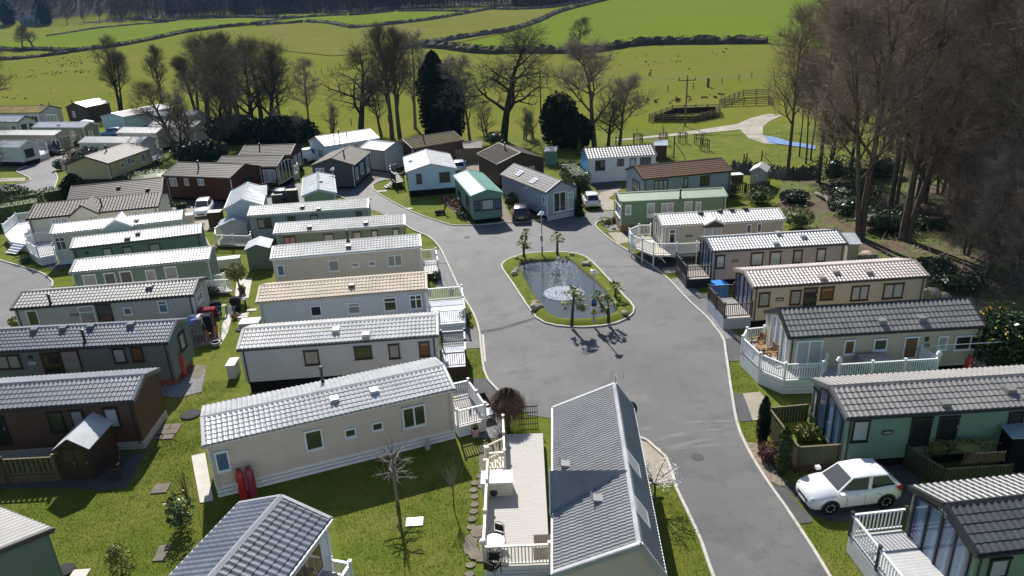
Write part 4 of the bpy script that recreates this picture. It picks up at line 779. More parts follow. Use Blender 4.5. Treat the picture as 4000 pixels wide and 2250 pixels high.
# nearest two roofs
V['B'] = caravan('lodge', 'long cream lodge with grey slate roof and shaded cross gable beside a wide pale deck', 'lodge', (2161,2246), (2596,2250), 0, 1.25, 'beige', 'pewter_tile', gable=True, depth=10.6, style='pan', clad=True, single=40, bsingle=260, gut='white_upvc', edge='pale_tile', zb=.5, ends=('left',), sides=(), rf=.22, group='nearest lodges', wide=.165, long_=.31, skirt='white_upvc',
    vents=[(*P('O',497,418),'b'), (*P('O',803,745),'b')], wins=[('front','m_w',(1.5,2.5,1.2,2.2),'glass_net')])
def big_cross_gable():
    v = V['B']; r = v.root; W = v.W; yr = W*.22; u = 3.95; zr = v.ze+1.25; b = MB(); half = .95   # ridge level with the main ridge, running to the deck side
    b.add([(u,yr,zr+.10),(u,W+.12,zr+.07),(u-half,W+.12,v.ze+.06),(u,yr,zr+.06),(u,W+.12,zr+.03),(u-half,W+.12,v.ze+.02)], [(0,1,2),(5,4,3),(1,4,5,2)])
    b.add([(u,yr,zr+.10),(u+half,W+.12,v.ze+.06),(u,W+.12,zr+.07),(u,yr,zr+.06),(u+half,W+.12,v.ze+.02),(u,W+.12,zr+.03)], [(0,1,2),(5,4,3),(1,4,5,2)])
    b.build('cross_roof', MT('pewter_tile'), r)
    g = MB(); g.add([(u-half,W+.02,v.ze-.1),(u+half,W+.02,v.ze-.1),(u,W+.02,zr),(u-half,W-.1,v.ze-.1),(u+half,W-.1,v.ze-.1),(u,W-.1,zr)], [(0,1,2),(5,4,3),(0,3,4,1)]); g.build('gable_wall', MT('beige'), r)
    g = MB(); 
    for s in (-1,1): g.bar((u,W+.12,zr+.04),(u+s*half,W+.12,v.ze+.03),.05,.18)
    g.build('bargeboard', MT('white_upvc'), r)
big_cross_gable()
for _p in (((2435,1757),(2470,1830)), ((2508,2022),(2545,2078))):      # skylights on the steep side
    v = V['B']; mi = v.mw.inverted(); c_ = mi @ Vector((0,0,CAM_H)); q_ = []
    for p_ in _p:
        d_ = mi.to_3x3() @ Vector(ray(p_)); kk = v.k; t_ = (v.ze+.1-c_.z+kk*c_.y)/(d_.z-kk*d_.y); q_.append(c_+d_*t_)
    a_, e_ = sorted((q_[0].x, q_[1].x)); y_ = .28; b_ = MB(); z_ = lambda y: v.ze+.11+kk*y
    b_.add([(a_,y_,z_(y_)),(a_+.9,y_,z_(y_)),(a_+.9,y_+.55,z_(y_+.55)),(a_,y_+.55,z_(y_+.55)),(a_,y_,z_(y_)+.08),(a_+.9,y_,z_(y_)+.08),(a_+.9,y_+.55,z_(y_+.55)+.08),(a_,y_+.55,z_(y_+.55)+.08)], [(0,3,2,1),(4,5,6,7),(0,1,5,4),(1,2,6,5),(2,3,7,6),(3,0,4,7)])
    fr_ = b_.build('skylight', MT('white_upvc'), v.root); g_ = MB(); y2 = y_+.07
    g_.add([(a_+.08,y2,z_(y2)+.085),(a_+.82,y2,z_(y2)+.085),(a_+.82,y_+.48,z_(y_+.48)+.085),(a_+.08,y_+.48,z_(y_+.48)+.085)], [(0,1,2,3)]); g_.build('pane', MT('glass_net'), fr_)
for _q in ((P('C',70,915),), (P('C',205,985),)):
    v = V['b3']; mi = v.mw.inverted(); c_ = mi @ Vector((0,0,CAM_H)); d_ = mi.to_3x3() @ Vector(ray(_q[0])); kb = .95/(v.W*.48); t_ = (v.ze+kb*v.W+.1-c_.z-kb*c_.y)/(d_.z+kb*d_.y); h_ = c_+d_*t_
    b_ = MB(); y_ = h_.y-.35; z_ = lambda y: v.ze+kb*(v.W-y)+.14
    b_.add([(h_.x-.4,y_,z_(y_)),(h_.x+.4,y_,z_(y_)),(h_.x+.4,y_+.7,z_(y_+.7)),(h_.x-.4,y_+.7,z_(y_+.7)),(h_.x-.4,y_,z_(y_)+.06),(h_.x+.4,y_,z_(y_)+.06),(h_.x+.4,y_+.7,z_(y_+.7)+.06),(h_.x-.4,y_+.7,z_(y_+.7)+.06)], [(0,3,2,1),(4,5,6,7),(0,1,5,4),(1,2,6,5),(2,3,7,6),(3,0,4,7)])
    f_ = b_.build('skylight', MT('white_upvc'), v.root); g_ = MB(); g_.add([(h_.x-.32,y_+.06,z_(y_+.06)+.065),(h_.x+.32,y_+.06,z_(y_+.06)+.065),(h_.x+.32,y_+.64,z_(y_+.64)+.065),(h_.x-.32,y_+.64,z_(y_+.64)+.065)], [(0,1,2,3)]); g_.build('pane', MT('glass_blue'), f_)
# A: near corners below the frame, far gable towards the beige caravan
def pxof(v3): x, y, z = pix(v3); return (x, y)
_fr, _fl = Vector((-7.21,22.21,2.9)), Vector((-11.07,23.35,2.9)); _u = (_fr-_fl).normalized(); _d = Vector((_u.y,-_u.x,0))
_nl, _nr = _fl+_d*11, _fr+_d*11
V['A'] = caravan('lodge', 'white lodge with two tone blue grey roof, slates one side and pantiles the other', 'lodge', pxof(_nl), pxof(_nr), 0, .68, 'white_render', 'blue_tile', gable=True, depth=11., style='pan', clad=True, single=300, bsingle=0, gut='white_upvc', edge='grey_trim', zb=.5, ends=('right',), sides=('front',), group='nearest lodges', wide=.27, long_=.36, skirt='white_upvc',
    wins=[('front','m_w',(8.0,10.2,1.3,2.6),'glass_brown')])
# ---------------------------------------------------------------- decks and railings
GD = 'railed decks of the caravans'
def railing(root, pts, z, rail, post, h=1.0, gap=.13, post_w=.1, caps=True, bal=None, infill=True, mid=1.75):
    bal = bal or rail
    for a, b in zip(pts, pts[1:]):
        a = Vector((a[0],a[1],0)); b = Vector((b[0],b[1],0)); L = (b-a).length; d = (b-a)/L; n = max(1, round(L/mid)); Z = Vector((0,0,1))
        rod('handrail', rail, root, a+Z*(z+h-.03), b+Z*(z+h-.03), .09, .06); rod('bottom_rail', rail, root, a+Z*(z+.13), b+Z*(z+.13), .05, .06)
        if infill:
            k = max(1, round(L/gap))
            for i in range(1, k):
                p = a+d*(L*i/k); link('baluster', unit('post', bal), root, (p.x,p.y,z+.16), (0,0,math.atan2(d.y,d.x)), (.045,.03,h-.22))
        for i in range(n):
            p = a+d*(L*i/n); link('post', unit('post', post), root, (p.x,p.y,z-.02), (0,0,math.atan2(d.y,d.x)), (post_w,post_w,h+.1))
            if caps: link('post_cap', unit('post', post), root, (p.x,p.y,z+h+.081), (0,0,math.atan2(d.y,d.x)), (post_w*1.35,post_w*1.35,.045))
    p = Vector((pts[-1][0],pts[-1][1],0)); link('post', unit('post', post), root, (p.x,p.y,z-.02), None, (post_w,post_w,h+.1))
    if caps: link('post_cap', unit('post', post), root, (p.x,p.y,z+h+.081), None, (post_w*1.35,post_w*1.35,.045))
def floor_boards(root, poly, z, m, along, wide=.15):
    d = Vector((along[0],along[1],0)).normalized(); n = Vector((-d.y,d.x,0)); pv = [Vector((p[0],p[1],0)) for p in poly]
    vs = [p.dot(n) for p in pv]; t = min(vs)+wide/2; cnt = 0
    while t < max(vs):
        xs = []
        for a, b in zip(pv, pv[1:]+pv[:1]):
            va, vb = a.dot(n)-t, b.dot(n)-t
            if va*vb < 0: q = a.lerp(b, va/(va-vb)); xs.append(q.dot(d))
        if len(xs) >= 2:
            x0, x1 = min(xs), max(xs)
            if x1-x0 > .1: c = d*((x0+x1)/2)+n*t; link('floor_board', unit('cube', m), root, (c.x,c.y,z-.015), (0,0,math.atan2(d.y,d.x)), (x1-x0, wide-.008, .03)); cnt += 1
        t += wide
def deck(label, pxs, z, rails, rail='white_upvc', floor='silver_deck', skirt=None, post=None, along=0, h=1.0, skirt_edges=None, legs=False, steps=None, gap=.13, wide=.15, world=False, caps=True):
    pts = [Vector((p[0],p[1],0)) for p in (pxs if world else [at(p, z) for p in pxs])]; n = len(pts)
    c = sum(pts, Vector())/n; root = thing('deck', label, 'deck', (c.x,c.y,0), 0, GD); pts = [p-c for p in pts]
    a, b = pts[along], pts[(along+1)%n]; floor_boards(root, pts, z, MT(floor), b-a, wide)
    fb = MB(); fb.prism([(p.x*.985,p.y*.985) for p in pts], z-.16, z-.035); fb.build('frame', MT(skirt or floor) if not legs else MT(rail), root)
    for run in rails: railing(root, [pts[i] for i in run], z, MT(rail), MT(post or rail), h, gap, caps=caps)
    if skirt:
        for i in (skirt_edges if skirt_edges is not None else range(n)):
            p, q = pts[i], pts[(i+1)%n]; k = max(1, int((z-.05)/.17)); hh = (z-.04)/k
            for j in range(k): zz = Vector((0,0,.02+hh*(j+.5))); rod('skirt_board', MT(skirt), root, p+zz, q+zz, .03, hh-.022)
    if legs:
        for i in range(n):
            p, q = pts[i], pts[(i+1)%n]; k = max(1, round((q-p).length/1.5))
            for j in range(k): s = p.lerp(q, j/k); link('leg', unit('post', MT(rail)), root, (s.x,s.y,0), None, (.11,.11,z-.03))
    if steps:                                               # edge index, where along it, width, outward run
        i, t0, wd, cnt = steps; p, q = pts[i], pts[(i+1)%n]; d = (q-p).normalized(); o = Vector((d.y,-d.x,0)); 
        if o.dot(p+q) < 0: o = -o
        s = p.lerp(q, t0); mm = MT(rail)
        for j in range(cnt): zz = z*(cnt-j)/(cnt+1); e = s+o*(.28*(j+.5)); rod('step', mm, root, e-d*wd/2+Vector((0,0,zz)), e+d*wd/2+Vector((0,0,zz)), .28, .05); rod('riser', mm, root, e-o*.13-d*wd/2+Vector((0,0,zz+.1)), e-o*.13+d*wd/2+Vector((0,0,zz+.1)), .02, z/(cnt+1)-.04)
    root['pts'] = 0; del root['pts']
    return root
def loc(v, *ps): return [v.mw @ Vector((p[0], p[1], 0)) for p in ps]
v = V['c6']; deck('small white balcony at the road end of the near beige caravan', loc(v, (v.L+.05,.15), (v.L+1.55,.15), (v.L+1.55,2.9), (v.L+.05,2.9)), .62, [[0,1,2,3]], skirt='white_upvc', world=True, along=0)
v = V['c5']; deck('black framed balcony with pale floor at the end of the silver caravan', loc(v, (v.L+.05,.2), (v.L+1.5,.2), (v.L+1.5,3.1), (v.L+.05,3.1)), .7, [[0,1,2,3]], rail='grey_trim', post='black_trim', floor='pale_deck' if 'pale_deck' in MATS else 'white_cloth', skirt='dark_timber', world=True, along=0)
v = V['c4']; deck('wide white railed deck beyond the peach roofed caravan', loc(v, (v.L-1.1,-.6), (v.L+2.4,-.6), (v.L+2.4,3.6), (v.L-.1,3.6)), .55, [[0,1,2,3]], floor='white_cloth', skirt='white_upvc', world=True)
v = V['c3']; deck('narrow grey deck at the end of the beige caravan with white pantiles', loc(v, (v.L,.3), (v.L+1.2,.3), (v.L+1.2,3.4), (v.L,3.4)), .5, [[0,1,2,3]], rail='bluewhite', floor='grey_deck', skirt='dark_timber', world=True)
v = V['c1']; deck('white picket ramp at the end of the slate blue caravan', loc(v, (v.L,.7), (v.L+1.6,.7), (v.L+1.6,2.3), (v.L,2.3)), .5, [[0,1],[3,2]], world=True, gap=.2)
v = V['r1']; deck('white balcony raised on stilts round the stone caravan with the dormer', loc(v, (-.1,3.5), (-1.1,3.6), (-2.2,2.5), (-2.3,.9), (-1.0,-1.5), (.8,-1.9), (4.0,-1.85), (4.0,.1), (-.1,.1)), 1.0, [[0,1,2,3,4,5,6]], legs=True, world=True, along=5, rail='white_upvc', floor='cream')
v = V['r2']; deck('black railed balcony with dark boarding before the taupe caravan', loc(v, (.05,.25), (-1.75,.25), (-1.75,3.2), (.05,3.2)), .75, [[0,1,2,3]], rail='black_trim', floor='taupe', skirt='black_trim', world=True)
v = V['r3']; deck('brown railed balcony with pale boards before the mink roofed caravan', loc(v, (.05,.05), (-1.75,.05), (-1.75,3.3), (.05,3.3)), .85, [[0,1,2,3]], rail='brown_trim', floor='silver_deck', skirt='grey_blue', world=True)
v = V['r4']; deck('white terrace with boarded sides and ball topped posts by the cream yellow caravan', loc(v, (.1,3.6), (-1.0,3.5), (-1.65,2.4), (-1.4,.2), (-.5,-1.1), (1.5,-1.2), (2.1,-.4), (2.3,-1.45), (7.75,-1.45), (7.75,.1), (.1,.1)), .9, [[0,1,2,3,4,5,6],[7,8,9]], skirt='white_upvc', world=True, along=7, floor='grey_deck', skirt_edges=(0,1,2,3,4,5,7,8))
v = V['r6']; deck('grey boarded terrace with white pickets and black posts before the glazed gable', loc(v, (.1,3.75), (-2.1,3.75), (-2.15,.0), (-2.0,-3.2), (.1,-3.2)), .85, [[0,1,2,3]], rail='white_upvc', post='black_trim', floor='grey_deck', skirt='bluewhite', world=True, along=0, gap=.16)
def v_r5_terrace():                                          # close boarded fence round artificial grass
    v = V['r5']; root = thing('fenced_terrace', 'green stained close boarded fence round the terrace of the sea green caravan', 'fence', v.mw @ Vector((0,0,0)), v.root.rotation_euler[2])
    pts = [Vector(p) for p in ((.0,.2,0),(-1.9,.2,0),(-1.95,3.6,0),(.05,3.7,0))]
    fl = MB(); fl.prism([(.05,.25),(-1.85,.25),(-1.9,3.55),(.05,3.6)], .45, .5); fl.build('floor', MT('bright_pasture'), root)
    for a, b in zip(pts, pts[1:]):
        L = (b-a).length; d = (b-a)/L; k = round(L/.15)
        for i in range(k):
            p = a+d*(L*(i+.5)/k); link('fence_board', unit('post', MT('green_timber')), root, (p.x,p.y,.42), (0,0,math.atan2(d.y,d.x)), (.135,.025,.98+random.uniform(-.01,.01)))
        rod('top_rail', MT('fence_timber'), root, a+Vector((0,0,1.42)), b+Vector((0,0,1.42)), .09, .04)
        for j in range(3): zz = Vector((0,0,.08+.15*j)); rod('skirt_board', MT('dark_timber'), root, a+zz, b+zz, .03, .12)
    for a in pts: link('post', unit('post', MT('dark_timber')), root, (a.x,a.y,0), None, (.1,.1,1.46))
v_r5_terrace()
def v_r5_fence():
    v = V['r5']; root = thing('picket_fence', 'dark green wavy topped fence with trellis before the sea green caravan door', 'fence', v.mw @ Vector((0,0,0)), v.root.rotation_euler[2])
    pts = [Vector(p) for p in ((3.15,.1,0),(3.75,-1.75,0),(6.75,-1.75,0))]
    for a, b in zip(pts, pts[1:]):
        L = (b-a).length; d = (b-a)/L; k = round(L/.16)
        for i in range(k):
            p = a+d*(L*(i+.5)/k); link('fence_board', unit('post', MT('green_timber')), root, (p.x,p.y,.35), (0,0,math.atan2(d.y,d.x)), (.12,.025,.82+.04*math.sin(i*1.3)))
        rod('rail', MT('dark_timber'), root, a+Vector((0,0,.5)), b+Vector((0,0,.5)), .05, .07); rod('top_rail', MT('fence_timber'), root, a+Vector((0,0,1.2)), b+Vector((0,0,1.2)), .07, .04)
        for j in range(2): zz = Vector((0,0,.09+.15*j)); rod('skirt_board', MT('dark_timber'), root, a+zz, b+zz, .03, .12)
    for a in pts: link('post', unit('post', MT('dark_timber')), root, (a.x,a.y,0), None, (.1,.1,1.28))
    a, b = Vector((4.6,-1.5,1.2)), Vector((6.6,-1.5,1.2))    # trellis
    for i in range(15):
        t = i/14; p = a.lerp(b, t); rod('trellis_slat', MT('fence_timber'), root, p, p+Vector((.5 if i < 11 else .5*(14-i)/4+.001,0,.55 if i < 11 else .55*(14-i)/4+.02)), .02, .03)
        rod('trellis_slat', MT('fence_timber'), root, p+Vector((0,0,0)), p+Vector((-.5 if i > 3 else -.5*i/4-.001,0,.55 if i > 3 else .55*i/4+.02)), .02, .03)
v_r5_fence()
v = V['B']; DB = [(-2.45,32.1), (-.7,32.1), (-.7,28.05), (-1.65,28.05), (-1.55,21.75), (1.05,21.7), (1.1,29.7), (1.0,32.1)]
def big_deck():
    A_ = [at(p, .55) for p in ((1968,1695),(1973,1835),(1908,1840),(1893,2215),(2148,2205),(2120,1690))]
    root = thing('deck', 'long silver boarded deck with white railing beside the dark slate lodge', 'deck', (0,0,0), 0, GD); pts = [Vector((p.x,p.y,0)) for p in A_]; z = .55
    floor_boards(root, [pts[2], pts[3], pts[4], pts[5]-Vector((0,0,0)), pts[1]], z, MT('silver_deck'), (1,0), .15); floor_boards(root, [pts[0], pts[1]+Vector((0,.08,0)), pts[5]+(pts[4]-pts[5])*.35, pts[5]], z-.004, MT('silver_deck'), (1,0), .15)
    b = MB(); b.prism([(p.x,p.y) for p in (pts[2],pts[3],pts[4],pts[5],pts[0],pts[1])], z-.2, z-.035); b.build('frame', MT('white_upvc'), root)
    railing(root, [pts[0], pts[1]], z, MT('cream_upvc'), MT('cream_upvc')); railing(root, [pts[2]+Vector((.02,0,0)), pts[3]], z, MT('cream_upvc'), MT('cream_upvc')); railing(root, [pts[3], pts[4]], z, MT('cream_upvc'), MT('cream_upvc'))
    railing(root, [pts[1]-Vector((0,.0,0)), pts[2]], z, MT('cream_upvc'), MT('cream_upvc'))
    for i, j in ((0,1),(2,3),(3,4)):
        p, q = pts[i], pts[j]
        for k in range(3): zz = Vector((0,0,.08+.16*k)); rod('skirt_board', MT('white_upvc'), root, p+zz, q+zz, .03, .135)
    # steps down to the flagstones
    e = pts[1]+Vector((0,.1,0))
    for j in range(3): piece('step', MT('cream_upvc'), root, e.x-.35-.26*j, e.x-.05-.26*j, e.y+.1, e.y+1.15, .36-.14*j, .4-.14*j)
    for yy in (.08, 1.17):
        rod('handrail', MT('cream_upvc'), root, e+Vector((0,yy,1.45)), e+Vector((-.95,yy,1.0)), .08, .05); link('post', unit('post', MT('cream_upvc')), root, (e.x-.95,e.y+yy,0), None, (.1,.1,1.05))
        for j in range(1,6): t = j/6; link('baluster', unit('post', MT('cream_upvc')), root, (e.x-.95*t,e.y+yy,.55-.42*t), None, (.04,.03,.88))
    for p in (pts[2], pts[3]):                               # round lamp finials on the corner posts
        b = MB(); b.lathe([(.03,z+1.1),(.05,z+1.14),(.14,z+1.2),(.15,z+1.26),(.1,z+1.33),(.02,z+1.36)], 12, (p.x,p.y)); b.build('post_lamp', MT('cream_upvc'), root)
    return pts
BD = big_deck()
deck('white railed terrace of the brown tiled lodge with a glazed gable', [(1085,700),(1168,672),(1150,640),(1082,655)], .9, [[0,1,2]], skirt='bluewhite', skirt_edges=(0,1))
deck('red brown timber deck before the long red brown lodge', [(1000,715),(1085,693),(1086,735),(1010,755)], .5, [[0,1,2,3]], rail='dark_timber', floor='dark_timber', skirt='dark_timber', gap=.18)
deck('curved white and blue deck with steps at the dark roofed cream park home', [(45,945),(20,915),(70,870),(130,862),(145,905),(110,955)], .8, [[1,2,3],[4,5]], skirt='white_upvc', floor='white_cloth', steps=(5,.5,1.6,4))
deck('many sided white railed deck before the cream caravan with mural', P('E',275,560,268,520,370,470,500,465,520,590,370,620), .8, [[4,5,0,1,2,3]], skirt='white_upvc', floor='grey_deck')
deck('white railed patio round the small grey shed', P('E',2050,500,2045,440,2085,395,2380,480,2372,510), .3, [[2,1,0,4,3]], floor='concrete')
deck('small black stepped deck beside the pale blue lodge', P('B',1320,1000,1275,960,1270,905,1330,900,1395,985), .8, [[4,0,1,2,3]], rail='black_trim', floor='silver_deck', legs=True, steps=(0,.5,1.1,4))
deck('low white railed patio at the end of the pale green caravan', P('E',1930,945,1915,900,2130,885,2200,935), .35, [[1,2],[0,3]], rail='white_upvc', floor='pale_concrete')
deck('long grey balcony rail along the yellow cream park home', [(440,692),(640,610),(600,592),(445,668)], .9, [[0,1,2]], rail='grey_trim', floor='grey_deck', skirt=None, legs=True, gap=.35)
deck('grey balustraded terrace of the white caravan beside the upper road', [(118,618),(190,596),(185,580),(95,596)], .9, [[0,1,2]], rail='grey_trim', post='white_upvc', floor='white_cloth', skirt='bluewhite', skirt_edges=(0,1), gap=.25)
deck('tan railed terrace at the bay end of the mushroom grey caravan', [(262,560),(318,545),(305,536),(258,545)], .9, [[0,1]], rail='cream', floor='warm_timber', skirt='dark_timber', skirt_edges=(0,1), gap=.3)
deck('white glazed terrace in front of the slate grey two skylight caravan', P('C',362,1255,600,1232,600,1195,370,1210), .45, [[0,1]], skirt='bluewhite', floor='grey_deck', skirt_edges=(0,1))
deck('tan railed decking at the foot of the small white bungalow', P('C',725,985,945,960,940,925,730,950), .25, [[0,1]], rail='white_upvc', floor='grey_deck', gap=.2)
def balustrade_fence(label, pxs, m, z=0, h=1.0, splat=True, low=None):
    root = thing('fence', label, 'fence'); pts = [at(p, 0) for p in pxs]
    for a, b in zip(pts, pts[1:]):
        L = (b-a).length; d = (b-a)/L; k = round(L/.24)
        for i in range(k):
            p = a+d*(L*(i+.5)/k); ob = link('baluster', unit('post', m), root, (p.x,p.y,z+.12), (0,0,math.atan2(d.y,d.x)), (.13,.03,h-.14))
        rod('rail', m, root, a+Vector((0,0,z+h)), b+Vector((0,0,z+h)), .09, .05); rod('bottom_rail', m, root, a+Vector((0,0,z+.1)), b+Vector((0,0,z+.1)), .05, .06)
        if low:
            for j in range(2): zz = Vector((0,0,.1+.2*j)); rod('gravel_board', m, root, a+zz, b+zz, .03, .18)
        n = max(1, round(L/1.9))
        for i in range(n+1): p = a+d*(L*i/n); link('post', unit('post', m), root, (p.x,p.y,0), None, (.11,.11,z+h+.12)); link('post_cap', unit('post', m), root, (p.x,p.y,z+h+.121), None, (.15,.15,.04))
balustrade_fence('rustic timber balustrade fence at the left beside the white roofed shed', P('M',-420,600,90,575,570,550), MT('fence_timber'), .42, .95, low=True)
balustrade_fence('brown slatted fence running to the grey garden shed on the right', P('C',2030,1135,2100,1110,2200,1100,2420,1068), MT('dark_timber'), 0, 1.0)
# ---------------------------------------------------------------- sheds, boxes
GS = 'garden sheds and stores'
def shed(label, px_l, px_r, dep, hw, rise, wall, roof, gable=True, door=None, win=False, boards=True, over=.15, name='shed', cat='shed', lean=0, base=None):
    """near wall from its two ground corners"""
    a, b = at(px_l, 0), at(px_r, 0); d = (b-a).normalized(); L = (b-a).length; root = thing(name, label, cat, a, math.atan2(d.y,d.x), GS); wm = MT(wall)
    zr = hw+rise; bm_ = MB()
    if gable:
        prof = [(0,0),(L,0),(L,hw),(L/2,zr),(0,hw)]
        bm_.add([(x,0,z) for x, z in prof]+[(x,dep,z) for x, z in prof], [(0,1,2,3,4),(9,8,7,6,5)]+[(i,5+i,5+(i+1)%5,(i+1)%5) for i in range(5)])
    else:
        prof = [(0,0),(dep,0),(dep,hw),(dep/2,zr),(0,hw)] if not lean else [(0,0),(dep,0),(dep,hw+rise),(0,hw)]
        bm_.extr([(y,z) for y, z in prof], 0, L)
    wo = bm_.build('wall', wm, root)
    if boards:
        k = int((hw-.05)/.15)
        for i in range(k): link('board', unit('clap', wm), wo, (L/2,0,.05+.15*(i+.5)), None, (L,.02,.15))
    rm = MT(roof); r = MB(); t = .05; o = over
    if gable:
        kx = rise/(L/2)
        for s in (0, 1):
            e = -o if s == 0 else L+o; ze_ = hw-kx*o
            r.add([(e,-o,ze_),(L/2,-o,zr),(L/2,dep+o,zr),(e,dep+o,ze_),(e,-o,ze_+t),(L/2,-o,zr+t),(L/2,dep+o,zr+t),(e,dep+o,ze_+t)], [(0,3,2,1),(4,5,6,7),(0,1,5,4),(1,2,6,5),(2,3,7,6),(3,0,4,7)])
    elif lean:
        kx = rise/dep; r.add([(-o,-o,hw-kx*o),(L+o,-o,hw-kx*o),(L+o,dep+o,hw+rise+kx*o),(-o,dep+o,hw+rise+kx*o),(-o,-o,hw-kx*o+t),(L+o,-o,hw-kx*o+t),(L+o,dep+o,hw+rise+kx*o+t),(-o,dep+o,hw+rise+kx*o+t)], [(0,3,2,1),(4,5,6,7),(0,1,5,4),(1,2,6,5),(2,3,7,6),(3,0,4,7)])
    else:
        kx = rise/(dep/2)
        for s in (0, 1):
            e = -o if s == 0 else dep+o; ze_ = hw-kx*o
            r.add([(-o,e,ze_),(-o,dep/2,zr),(L+o,dep/2,zr),(L+o,e,ze_),(-o,e,ze_+t),(-o,dep/2,zr+t),(L+o,dep/2,zr+t),(L+o,e,ze_+t)], [(0,1,2,3),(7,6,5,4),(0,4,5,1),(1,5,6,2),(2,6,7,3),(3,7,4,0)])
    ro = r.build('roof', rm, root)
    if gable: 
        b_ = MB()
        for s in (0,1): e = -o if s == 0 else L+o; b_.bar((e,-o-.02,hw-kx*o-.02),(L/2,-o-.02,zr),.03,.12)
        b_.build('bargeboard', wm, root)
    if door:
        u0, u1 = door[0]*L, door[1]*L; n = door[2] if len(door) > 2 else 1
        for i in range(n):
            a0, a1 = u0+(u1-u0)*i/n+.01, u0+(u1-u0)*(i+1)/n-.01; dd = MB(); dd.box(a0,a1,-.05,-.005,.08,min(hw-.05,1.85)); do = dd.build('door', wm, root)
            b_ = MB(); b_.box(a0+.1,a1-.1,-.058,-.05,1.1,min(hw-.15,1.65)); b_.build('pane', MT('glass_dark'), do)
            b_ = MB(); b_.box(a1-.1,a1-.05,-.09,-.05,.9,1.05); b_.build('handle', MT('galvanised'), do)
    if win: b_ = MB(); b_.box(win[0]*L,win[1]*L,-.05,-.01,win[2],win[3]); fo = b_.build('window', MT('white_upvc'), root); b_ = MB(); b_.box(win[0]*L+.06,win[1]*L-.06,-.06,-.05,win[2]+.06,win[3]-.06); b_.build('pane', MT('glass_net'), fo)
    return root
shed('brown double doored shed under a bright white felt roof at the left', P('M',625,545), P('M',915,530), 2.3, 1.85, .5, 'dark_timber', 'white_sheet', door=(.12,.92,2))
shed('small grey apex shed inside the white railed patio', P('E',2115,480), P('E',2350,450), 1.8, 1.75, .45, 'light_grey', 'silver_sheet')
shed('dark green metal shed with white roof beside the beige pantiled caravan', P('F',-60,740), P('F',150,720), 2.2, 1.9, .35, 'dusk_green', 'white_sheet')
shed('pale grey garden shed with white roof at the wood edge', P('C',2240,1050), P('C',2380,1060), 2.6, 2.0, .45, 'light_grey', 'white_sheet', win=(.15,.5,.9,1.5))
shed('dark timber shed with flat blue grey roof behind the white bungalow', P('C',1345,790), P('C',1455,790), 2.4, 2.0, .2, 'dark_timber', 'blue_sheet', gable=False, lean=1)
shed('green shed with pale flat roof beside the dark felt roofed lodge', P('C',315,838), P('C',410,838), 2.0, 1.9, .2, 'teal', 'silver_sheet', gable=False, lean=1)
shed('brown shed with gleaming white roof in the far field corner', (275,484), (352,484), 6.5, 3.4, .9, 'dark_brown', 'white_sheet', win=(.25,.38,1.3,2.6))
shed('small beige store with sloping white lid behind the taupe caravan', P('H',735,655), P('H',840,655), 1.6, 1.5, .3, 'taupe', 'silver_sheet', gable=False, lean=1)
shed('woven brown timber enclosure behind the pale blue lodge', P('B',1780,815), P('B',2130,800), 5.0, 1.9, .05, 'fence_timber', 'ash_tile', gable=False, lean=1)
shed('white utility kiosk beside the dark felt roofed lodge', P('B',2105,890), P('B',2140,900), 1.2, 2.1, .05, 'white_render', 'black_trim', gable=False, lean=1, boards=False)
shed('dark open lean to shelter with pale roof at the right edge', P('P',2230,470), P('P',2560,470), 2.2, 1.9, .2, 'dark_void', 'blue_sheet', gable=False, lean=1, boards=False)
def box_store(label, p, rz, sx, sy, h, wall, lid, slats=True, z=0):
    q = at(p, z); root = thing('storage_box', label, 'storage box', (q.x,q.y,z), rz, 'storage boxes'); n = max(2, round(h/.17))
    b = MB(); b.box(-sx/2+.02,sx/2-.02,-sy/2+.02,sy/2-.02,0,h-.01); b.build('body', MT(wall), root)
    for i in range(n):
        zz = (i+.5)*h/n; piece('slat', MT(wall), root, -sx/2, sx/2, -sy/2, -sy/2+.02, zz-h/n/2+.008, zz+h/n/2-.008); piece('slat', MT(wall), root, -sx/2, -sx/2+.02, -sy/2+.02, sy/2, zz-h/n/2+.008, zz+h/n/2-.008); piece('slat', MT(wall), root, sx/2-.02, sx/2, -sy/2+.02, sy/2, zz-h/n/2+.008, zz+h/n/2-.008)
    k = max(3, round(sy/.16))
    for i in range(k): piece('lid_board', MT(lid), root, -sx/2-.03, sx/2+.03, -sy/2-.03+(sy+.06)*i/k+.004, -sy/2-.03+(sy+.06)*(i+1)/k-.004, h, h+.04)
    return root
box_store('grey brown slatted chest on the white terrace of the cream yellow caravan', P('L',985,600), R(2), 1.5, .9, .8, 'grey_trim', 'taupe', z=.9)
box_store('white garden chest with blue trimmed lid on the long silver deck', P('N',2280,640), R(0), 1.35, .85, .7, 'pale_cream', 'white_upvc', z=.55)
box_store('low grey store with curved pale lid behind the peach roofed caravan', (985,1300), R(5), 1.3, 1.0, .9, 'taupe', 'pale_tile')
box_store('beige cupboard with pale top under the right hand evergreen', P('L',2040,600), R(10), 1.2, .7, 1.0, 'stone_cream', 'silver_deck')
box_store('cream store box behind the cream caravan with mural', P('E',1775,300), R(14), 1.3, .9, 1.0, 'pale_cream', 'white_upvc')
box_store('dark bin store with white lid beside the tent roofed caravan', P('A',2050,1400), R(5), 1.3, 1.1, 1.5, 'dark_timber', 'white_sheet')
box_store('dark barbecue chest with bright blue lid against the sea green caravan', P('L',1990,1320), R(2), 1.5, .8, .9, 'black_trim', 'black_trim')
box_store('white bench chest behind the pale green caravan', P('E',2150,705), R(12), 2.2, .8, .8, 'pale_cream', 'white_upvc')
box_store('white meter box under the silver caravan end', P('I',2215,640), R(4), .5, 1.0, .9, 'bluewhite', 'white_upvc')
